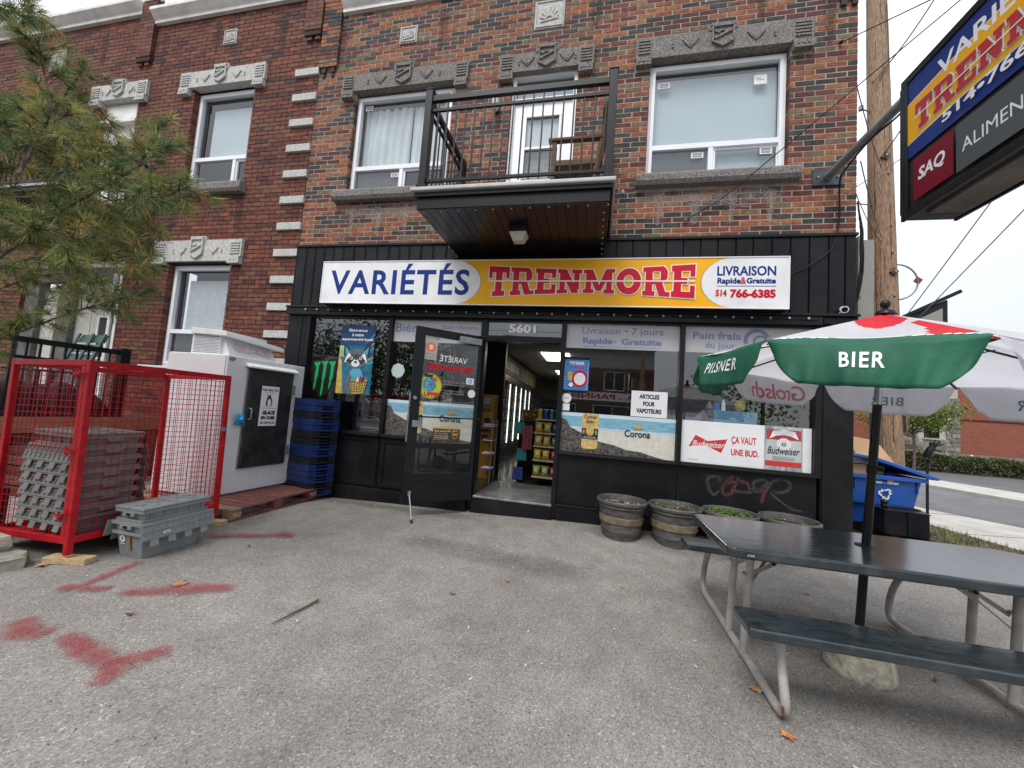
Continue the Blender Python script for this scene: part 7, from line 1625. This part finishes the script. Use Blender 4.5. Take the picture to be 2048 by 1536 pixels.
for x in (-7.70, -7.17):
    for y in (-1.42, -1.0): B(x-.02, x+.02, y-.02, y+.02, .84, 1.43).build('leg', gcm, gc)
# dark covered heap on the porch, seen through the cage
cov = mat('maroon_cover', (.035, .012, .016), .7, var=.5, scale=5, bump=.4, bscale=10)
mb = MB(); nx_, ny_ = 30, 16; rc = random.Random(6)
def cvp(u, v):
    y = -2.35+1.75*u; h = .55*(math.sin(math.pi*min(1, u*1.02))**.45)*(.9+.12*math.sin(u*9))*(math.sin(math.pi*v)**.35); return (-7.6+.62*v+.03*math.sin(u*31)*math.sin(v*3), y, .845+h+.015*math.sin(u*23+v*7))
mb.add([cvp(i/nx_, j/ny_) for j in range(ny_+1) for i in range(nx_+1)], [(j*(nx_+1)+i, j*(nx_+1)+i+1, (j+1)*(nx_+1)+i+1, (j+1)*(nx_+1)+i) for j in range(ny_) for i in range(nx_)])
o = mb.build('covered_heap', cov, loc=(-7.3, -1.5, .85), smooth=60); tag(o, 'heap under a dark maroon cover on the porch, behind the red cage', 'cover')
o = thing('timber_stack', (-6.4, -1.6, 0), 'short stack of dark reddish timbers between the porch and the cage', 'timber')
for k in range(5): B(-6.7+.01*(k % 2), -6.15, -1.9+.02*k, -.75, .01+k*.105, .10+k*.105).build('timber', [skm, skm2][k % 2], o, bevel=.004)
# upper balcony on the left
hb = B(-10.6, -7.9, -1.15, 0, 4.14, 4.20).build('balcony', bw_, house)
B(-10.62, -7.88, -1.17, 0, 4.2, 4.235).build('slab', edge_m, hb); mb = MB(); mb.box(-10.6, -7.9, -1.13, -1.09, 5.15, 5.2, bw_); mb.box(-7.94, -7.9, -1.13, -.05, 5.15, 5.2, bw_); mb.box(-10.6, -7.9, -1.12, -1.10, 4.3, 4.33, bw_); mb.box(-7.93, -7.91, -1.13, -.05, 4.3, 4.33, bw_); mb.build('rail', None, hb)
for x, y, zt in ((-10.55, -1.11, 6.0), (-7.92, -1.11, 5.25), (-7.92, -.06, 5.25)): B(x-.04, x+.04, y-.04, y+.04, 4.2, zt).build('post', mat('aged_steel', (.12, .125, .125), .5, .3), hb)
for k in range(22): x = -10.45+k*.118; B(x-.008, x+.008, -1.118, -1.102, 4.33, 5.15).build('baluster', bw_, hb)
for k in range(9): y = -1.0+k*.11; B(-7.928, -7.912, y-.008, y+.008, 4.33, 5.15).build('baluster', bw_, hb)

# ------------------------------------------------------------------ pine
PB = [[(-3.8, -3.48, 1.91), (-3.58, -3.48, 2.06), (-3.47, -3.42, 2.22), (-3.28, -3.39, 2.39), (-2.93, -3.43, 2.49), (-2.68, -3.4, 2.65), (-2.73, -3.26, 2.87)], [(-3.47, -3.51, 2.56), (-3.6, -3.4, 2.87), (-3.38, -3.47, 2.98), (-3.54, -3.45, 3.29), (-3.48, -3.52, 3.4)], [(-3.75, -3.34, 2.91), (-3.73, -3.24, 3.03), (-3.61, -3.18, 3.14), (-3.4, -3.2, 3.17)], [(-4.39, -3.29, 2.9), (-4.01, -3.35, 3.03), (-4.08, -3.24, 3.27)], [(-4.3, -3.53, 3.88), (-4.01, -3.52, 3.76), (-4.1, -3.37, 3.87), (-3.88, -3.4, 3.85)], [(-4.48, -3.27, 2.58), (-4.01, -3.2, 2.62), (-3.75, -3.1, 2.63), (-3.31, -3.11, 2.62), (-3.09, -2.99, 2.73)], [(-4.16, -3.33, 1.97), (-3.72, -3.26, 2.15), (-3.22, -3.31, 2.08), (-2.98, -3.26, 2.14), (-2.82, -3.21, 2.19)], [(-4.57, -3.15, 1.88), (-4.24, -3.05, 2.07), (-3.86, -3.04, 2.12), (-3.66, -2.95, 2.1)], [(-3.88, -3.4, 1.49), (-3.59, -3.3, 1.66), (-3.31, -3.25, 1.79), (-3.17, -3.16, 1.88), (-2.93, -3.16, 1.93)], [(-4.66, -3.09, 1.74), (-4.33, -3.0, 1.83), (-3.94, -2.98, 1.79), (-3.55, -3.0, 1.74)], [(-4.12, -3.12, 3.33), (-3.98, -3.12, 3.49), (-3.79, -3.15, 3.61)], [(-4.3, -3.41, 3.21), (-4.23, -3.29, 3.49), (-3.95, -3.29, 3.57)], [(-3.67, -3.48, 1.39), (-3.71, -3.34, 1.54), (-3.66, -3.3, 1.61)], [(-2.98, -3.4, 2.51), (-2.71, -3.42, 2.46), (-2.48, -3.42, 2.42), (-2.37, -3.37, 2.5)], [(-3.85, -3.09, 2.58), (-3.42, -3.16, 2.45), (-3.36, -3.03, 2.46), (-2.99, -3.07, 2.45)], [(-4.28, -3.34, 2.71), (-4.11, -3.2, 2.86), (-3.89, -3.13, 2.84), (-3.54, -3.16, 2.86), (-3.47, -3.06, 3.04)], [(-3.75, -3.53, 2.17), (-3.58, -3.4, 2.3), (-3.2, -3.43, 2.21), (-3.07, -3.36, 2.21)], [(-4.1, -3.52, 3.4), (-3.77, -3.55, 3.5), (-3.62, -3.54, 3.52)], [(-4.03, -3.16, 2.35), (-4.03, -3.02, 2.31), (-3.79, -2.99, 2.36)], [(-3.16, -3.31, 2.58), (-3.13, -3.3, 2.73), (-3.11, -3.28, 2.9)], [(-4.27, -3.41, 3.03), (-3.99, -3.34, 3.09), (-3.87, -3.23, 2.94)], [(-3.0, -3.2, 2.81), (-3.03, -3.16, 2.96), (-2.89, -3.23, 3.0)], [(-3.49, -3.36, 2.93), (-3.27, -3.39, 2.78), (-3.09, -3.34, 2.77)]]
pn = thing('pine_tree', (-4.95, -3.55, 0), 'young long-needled pine reaching in from the left over the porch', 'pine tree')
bark = mat('pine_bark', (.085, .07, .055), .9, var=.3, scale=20, bump=.4, bscale=50)
MB().tube([(-5.0, -3.6, 0), (-4.95, -3.5, 1.2), (-4.85, -3.45, 2.4), (-4.9, -3.4, 3.6), (-4.85, -3.35, 4.6)], [.09, .08, .065, .05, .025], bark, n=10).build('trunk', None, pn, smooth=60)
rp = random.Random(21); tufts = []
nm = [mat('needle_green', (.16, .22, .06), .6, var=.3, scale=5, trans=.25), mat('needle_olive', (.35, .34, .11), .6, var=.3, scale=5, trans=.25), mat('needle_blue', (.085, .16, .055), .6, var=.3, scale=5, trans=.2), mat('needle_straw', (.42, .30, .11), .7, var=.3, scale=5, trans=.25)]
for bi, b in enumerate(PB):
    if bi in (9, 11, 12, 17): continue
    P = [Vector(p) for p in b]
    P = [P[0]+(P[0]-P[1])*.4+Vector((-.25, 0, -.05))]+P if P[0].x < -3.7 else P
    path = [Vector(p) for p in smooth_path([tuple(p) for p in P], 5)]; n_ = len(path)
    br = MB().tube(path, [max(.0022, (.017 if bi < 1 else .010)*(1-.8*i/n_)) for i in range(n_)], bark, n=6).build('branch', None, pn, smooth=60)
    L_ = sum((path[i+1]-path[i]).length for i in range(n_-1)); m_ = int(L_*30)+4
    for k in range(m_):
        t = (k+rp.random())/m_; i = min(n_-2, int(t*(n_-1))); p = path[i].lerp(path[i+1], t*(n_-1)-i); d = (path[i+1]-path[i]).normalized()
        if k == m_-1: p = path[-1]
        if rp.random() < .85 and k < m_-1:
            s_ = Vector((rp.gauss(0, 1), rp.gauss(0, 1), rp.gauss(0, 1))); s_ = (s_-d*s_.dot(d)).normalized()*.8+d*.7; s_.normalize(); l = rp.uniform(.05, .17); q = p+s_*l
            tufts.append((q, s_, p)); 
            if rp.random() < .5: tufts.append((p.lerp(q, .5), s_, None))
        else: tufts.append((p, d, None))
tw = MB(); nb_ = MB()
for q, d, p in tufts:
    if p is not None: tw.tube([p, q], [.0028, .002], bark, n=4)
    kind = rp.random(); base = 0 if kind < .40 else (1 if kind < .70 else (2 if kind < .93 else 3))
    for k in range(50):
        v = Vector((rp.gauss(0, 1), rp.gauss(0, 1), rp.gauss(0, 1))).normalized(); v = (v*.75+d*.75+Vector((0, 0, -.05))).normalized(); l = rp.uniform(.06, .115); wv = v.orthogonal().normalized(); wv.rotate(Matrix.Rotation(rp.uniform(0, 6.28), 3, v)); wv *= .0014
        s0 = q+d*rp.uniform(-.02, .01); mid_ = s0+v*l*.55-Vector((0, 0, .003)); e = s0+v*l-Vector((0, 0, .012))
        m_ = nm[base if rp.random() < .8 else rp.randrange(4)]
        nb_.add([s0-wv, s0+wv, mid_+wv, mid_-wv, e], [(0, 1, 2, 3), (3, 2, 4)], m_)
tag(tw.build('twigs', None, pn), kind='stuff'); tag(nb_.build('needles', None, pn), kind='stuff')

# ------------------------------------------------------------------ stones, leaves and litter
stb = mat('garden_stone', (.27, .25, .20), .9, var=.3, scale=8, bump=.8, bscale=18, dirt=.4, dcol=(.12, .11, .08))
rs = random.Random(12)
def rock(pts, z0, z1, lab):
    m = MB(); P = []
    for z, sh in ((z0, .97), (z0+(z1-z0)*.35, 1.0), (z1-.02, .99), (z1, .93)):
        c_ = Vector((sum(p[0] for p in pts)/len(pts), sum(p[1] for p in pts)/len(pts)))
        P.append([(c_.x+(a-c_.x)*sh+rs.uniform(-.008, .008), c_.y+(b-c_.y)*sh+rs.uniform(-.008, .008), z+rs.uniform(-.006, .006)) for a, b in pts])
    n = len(pts); m.add([p for r_ in P for p in r_], [(i*n+k, i*n+(k+1) % n, (i+1)*n+(k+1) % n, (i+1)*n+k) for i in range(3) for k in range(n)]+[tuple(3*n+k for k in range(n))]); o = m.build('stone_slab', stb, loc=(pts[0][0], pts[0][1], z0)); tag(o, lab, 'stone', 'rough garden edging stones')
rock([(-4.5, -3.25), (-4.1, -3.28), (-3.93, -3.16), (-3.86, -3.0), (-3.95, -2.93), (-4.2, -2.95), (-4.5, -3.0)], -.01, .09, 'lower rough stone slab at the left edge, in front of the cage')
rock([(-4.55, -3.2), (-4.2, -3.24), (-4.08, -3.12), (-4.05, -2.99), (-4.3, -2.96), (-4.55, -3.0)], .095, .19, 'upper rough stone slab at the left edge, beside the cage')
rock([(-4.9, -3.6), (-4.3, -3.7), (-4.05, -3.5), (-4.08, -3.33), (-4.4, -3.30), (-4.9, -3.3)], -.01, .08, 'rough stone slab farther left towards the camera')
dbm = mat('dark_bin', (.02, .022, .03), .5); o = B(-5.05, -4.72, -3.0, -2.7, 0, .42).build('dark_crate', dbm, bevel=.01); tag(o, 'small dark crate at the left edge beside the cage', 'crate')
lf_m = [mat('dead_leaf_tan', (.40, .22, .10), .8, var=.25, scale=30), mat('dead_leaf_brown', (.16, .06, .035), .8, var=.3, scale=30), mat('dead_leaf_orange', (.42, .17, .05), .8, var=.25, scale=30)]
def leaf(x, y, s, rot, m, lab, lobes=True, curl=.02):
    mb = MB(); rl = random.Random(int(x*100+y*1000)); pts = []
    if lobes:
        for k, (a, r_) in enumerate([(0, 1), (14, .5), (28, .62), (42, .95), (58, .45), (75, .55), (95, .85), (115, .4), (140, .5), (165, .2), (180, .08)]): pts.append((a, r_))
        pts = pts+[(-a, r_) for a, r_ in pts[-2:0:-1]]
    else: pts = [(a, (.9 if a in (0, 180) else .4)) for a in range(0, 360, 30)]
    vs = [(x, y, .012)]+[(x+s*r_*math.cos(R(a)+rot), y+s*r_*math.sin(R(a)+rot), .006+curl*r_*rl.random()) for a, r_ in pts]
    mb.add(vs, [(0, i, i % (len(vs)-1)+1) for i in range(1, len(vs))]); o = mb.build('dead_leaf', m, loc=(x, y, .006)); tag(o, lab, 'leaf', 'dead leaves on the asphalt')
for a in [(-2.70, -2.83, .075, 2.8, lf_m[0], 'large tan dead leaf on the middle red spray stroke'), (-2.58, -3.2, .032, 1, lf_m[1], 'folded reddish brown leaf between the red spray strokes', False, .03), (-.925, -2.288, .035, .3, lf_m[1], 'dark brown curled leaf in the middle of the forecourt', False, .02), (-.598, -1.921, .04, 2, lf_m[2], 'small orange brown leaf in the middle of the forecourt', False, .02), (.30, -1.706, .022, .5, lf_m[1], 'tiny brown leaf scrap between the door and the picnic table', False), (.905, -2.70, .055, 1.3, lf_m[0], 'tan leaf caught beside the front foot tube of the picnic table'),
          (.925, -2.985, .045, 4.2, lf_m[2], 'bright orange leaf just in front of the picnic table foot'), (1.99, -2.26, .035, 1, lf_m[1], 'dark red leaf under the far end of the picnic bench', False), (-3.50, -1.66, .035, 1, lf_m[0], 'pale crumpled leaf beside the pallet corner', False, .03), (-3.80, -2.93, .06, 3.6, lf_m[0], 'dull tan leaf beside the stone slabs'), (1.83, -1.224, .03, 3, lf_m[1], 'dark leaf scrap under the picnic table', False), (-2.9, -2.1, .03, 2, lf_m[1], 'small brown leaf behind the middle red stroke', False)]: leaf(*a)
o = MB().tube([(-1.774, -3.011, .008), (-1.75, -2.90, .012), (-1.735, -2.80, .01), (-1.716, -2.70, .014)], [.003, .006, .006, .009], mat('stick_bark', (.10, .07, .045), .9, var=.3), n=6).build('stick', None); tag(o, 'thin dry stick lying on the asphalt in the foreground', 'stick')
bt = mat('butt_white', (.6, .58, .52), .8, var=.1); mb = MB(); rl = random.Random(77)
for k in range(60):
    x, y = rl.uniform(-3.4, 2.4), rl.uniform(-3.2, -.35); a = rl.uniform(0, 3.14); s_ = rl.uniform(.004, .012); mb.bar((x-s_*math.cos(a), y-s_*math.sin(a), .008), (x+s_*math.cos(a), y+s_*math.sin(a), .008), .006, .005, bt)
pbm = [mat('grit_pale', (.36, .34, .31), .9, var=.2), mat('grit_dark', (.09, .085, .08), .9, var=.2), mat('grit_brown', (.12, .075, .045), .9, var=.2)]; gb = MB()
for k in range(2600):
    if k < 1500: x = rl.uniform(-3.6, 4.4); y = -.07-abs(rl.gauss(0, .16)); zz = gz(x, y)
    else: x, y = rl.uniform(-4.6, 4.4), rl.uniform(-4.6, -.2); zz = gz(x, y)
    if -1.5 < x < -.46 and y > -.1: continue
    s_ = rl.uniform(.0015, .0045); a = rl.uniform(0, 6); c_, d_ = math.cos(a)*s_, math.sin(a)*s_; z0 = zz+.003
    gb.add([(x+c_, y+d_, z0), (x-d_, y+c_, z0), (x-c_, y-d_, z0), (x+d_, y-c_, z0), (x+.3*c_, y+.2*d_, z0+s_*1.2)], [(0, 1, 4), (1, 2, 4), (2, 3, 4), (3, 0, 4)], pbm[k % 3])
tag(gb.build('grit', None), 'loose grit on the asphalt, gathered thickest along the shopfront', 'grit', kind='stuff')
tag(mb.build('litter', None), 'scattered cigarette butts and tiny pale scraps over the asphalt', 'litter', kind='stuff')
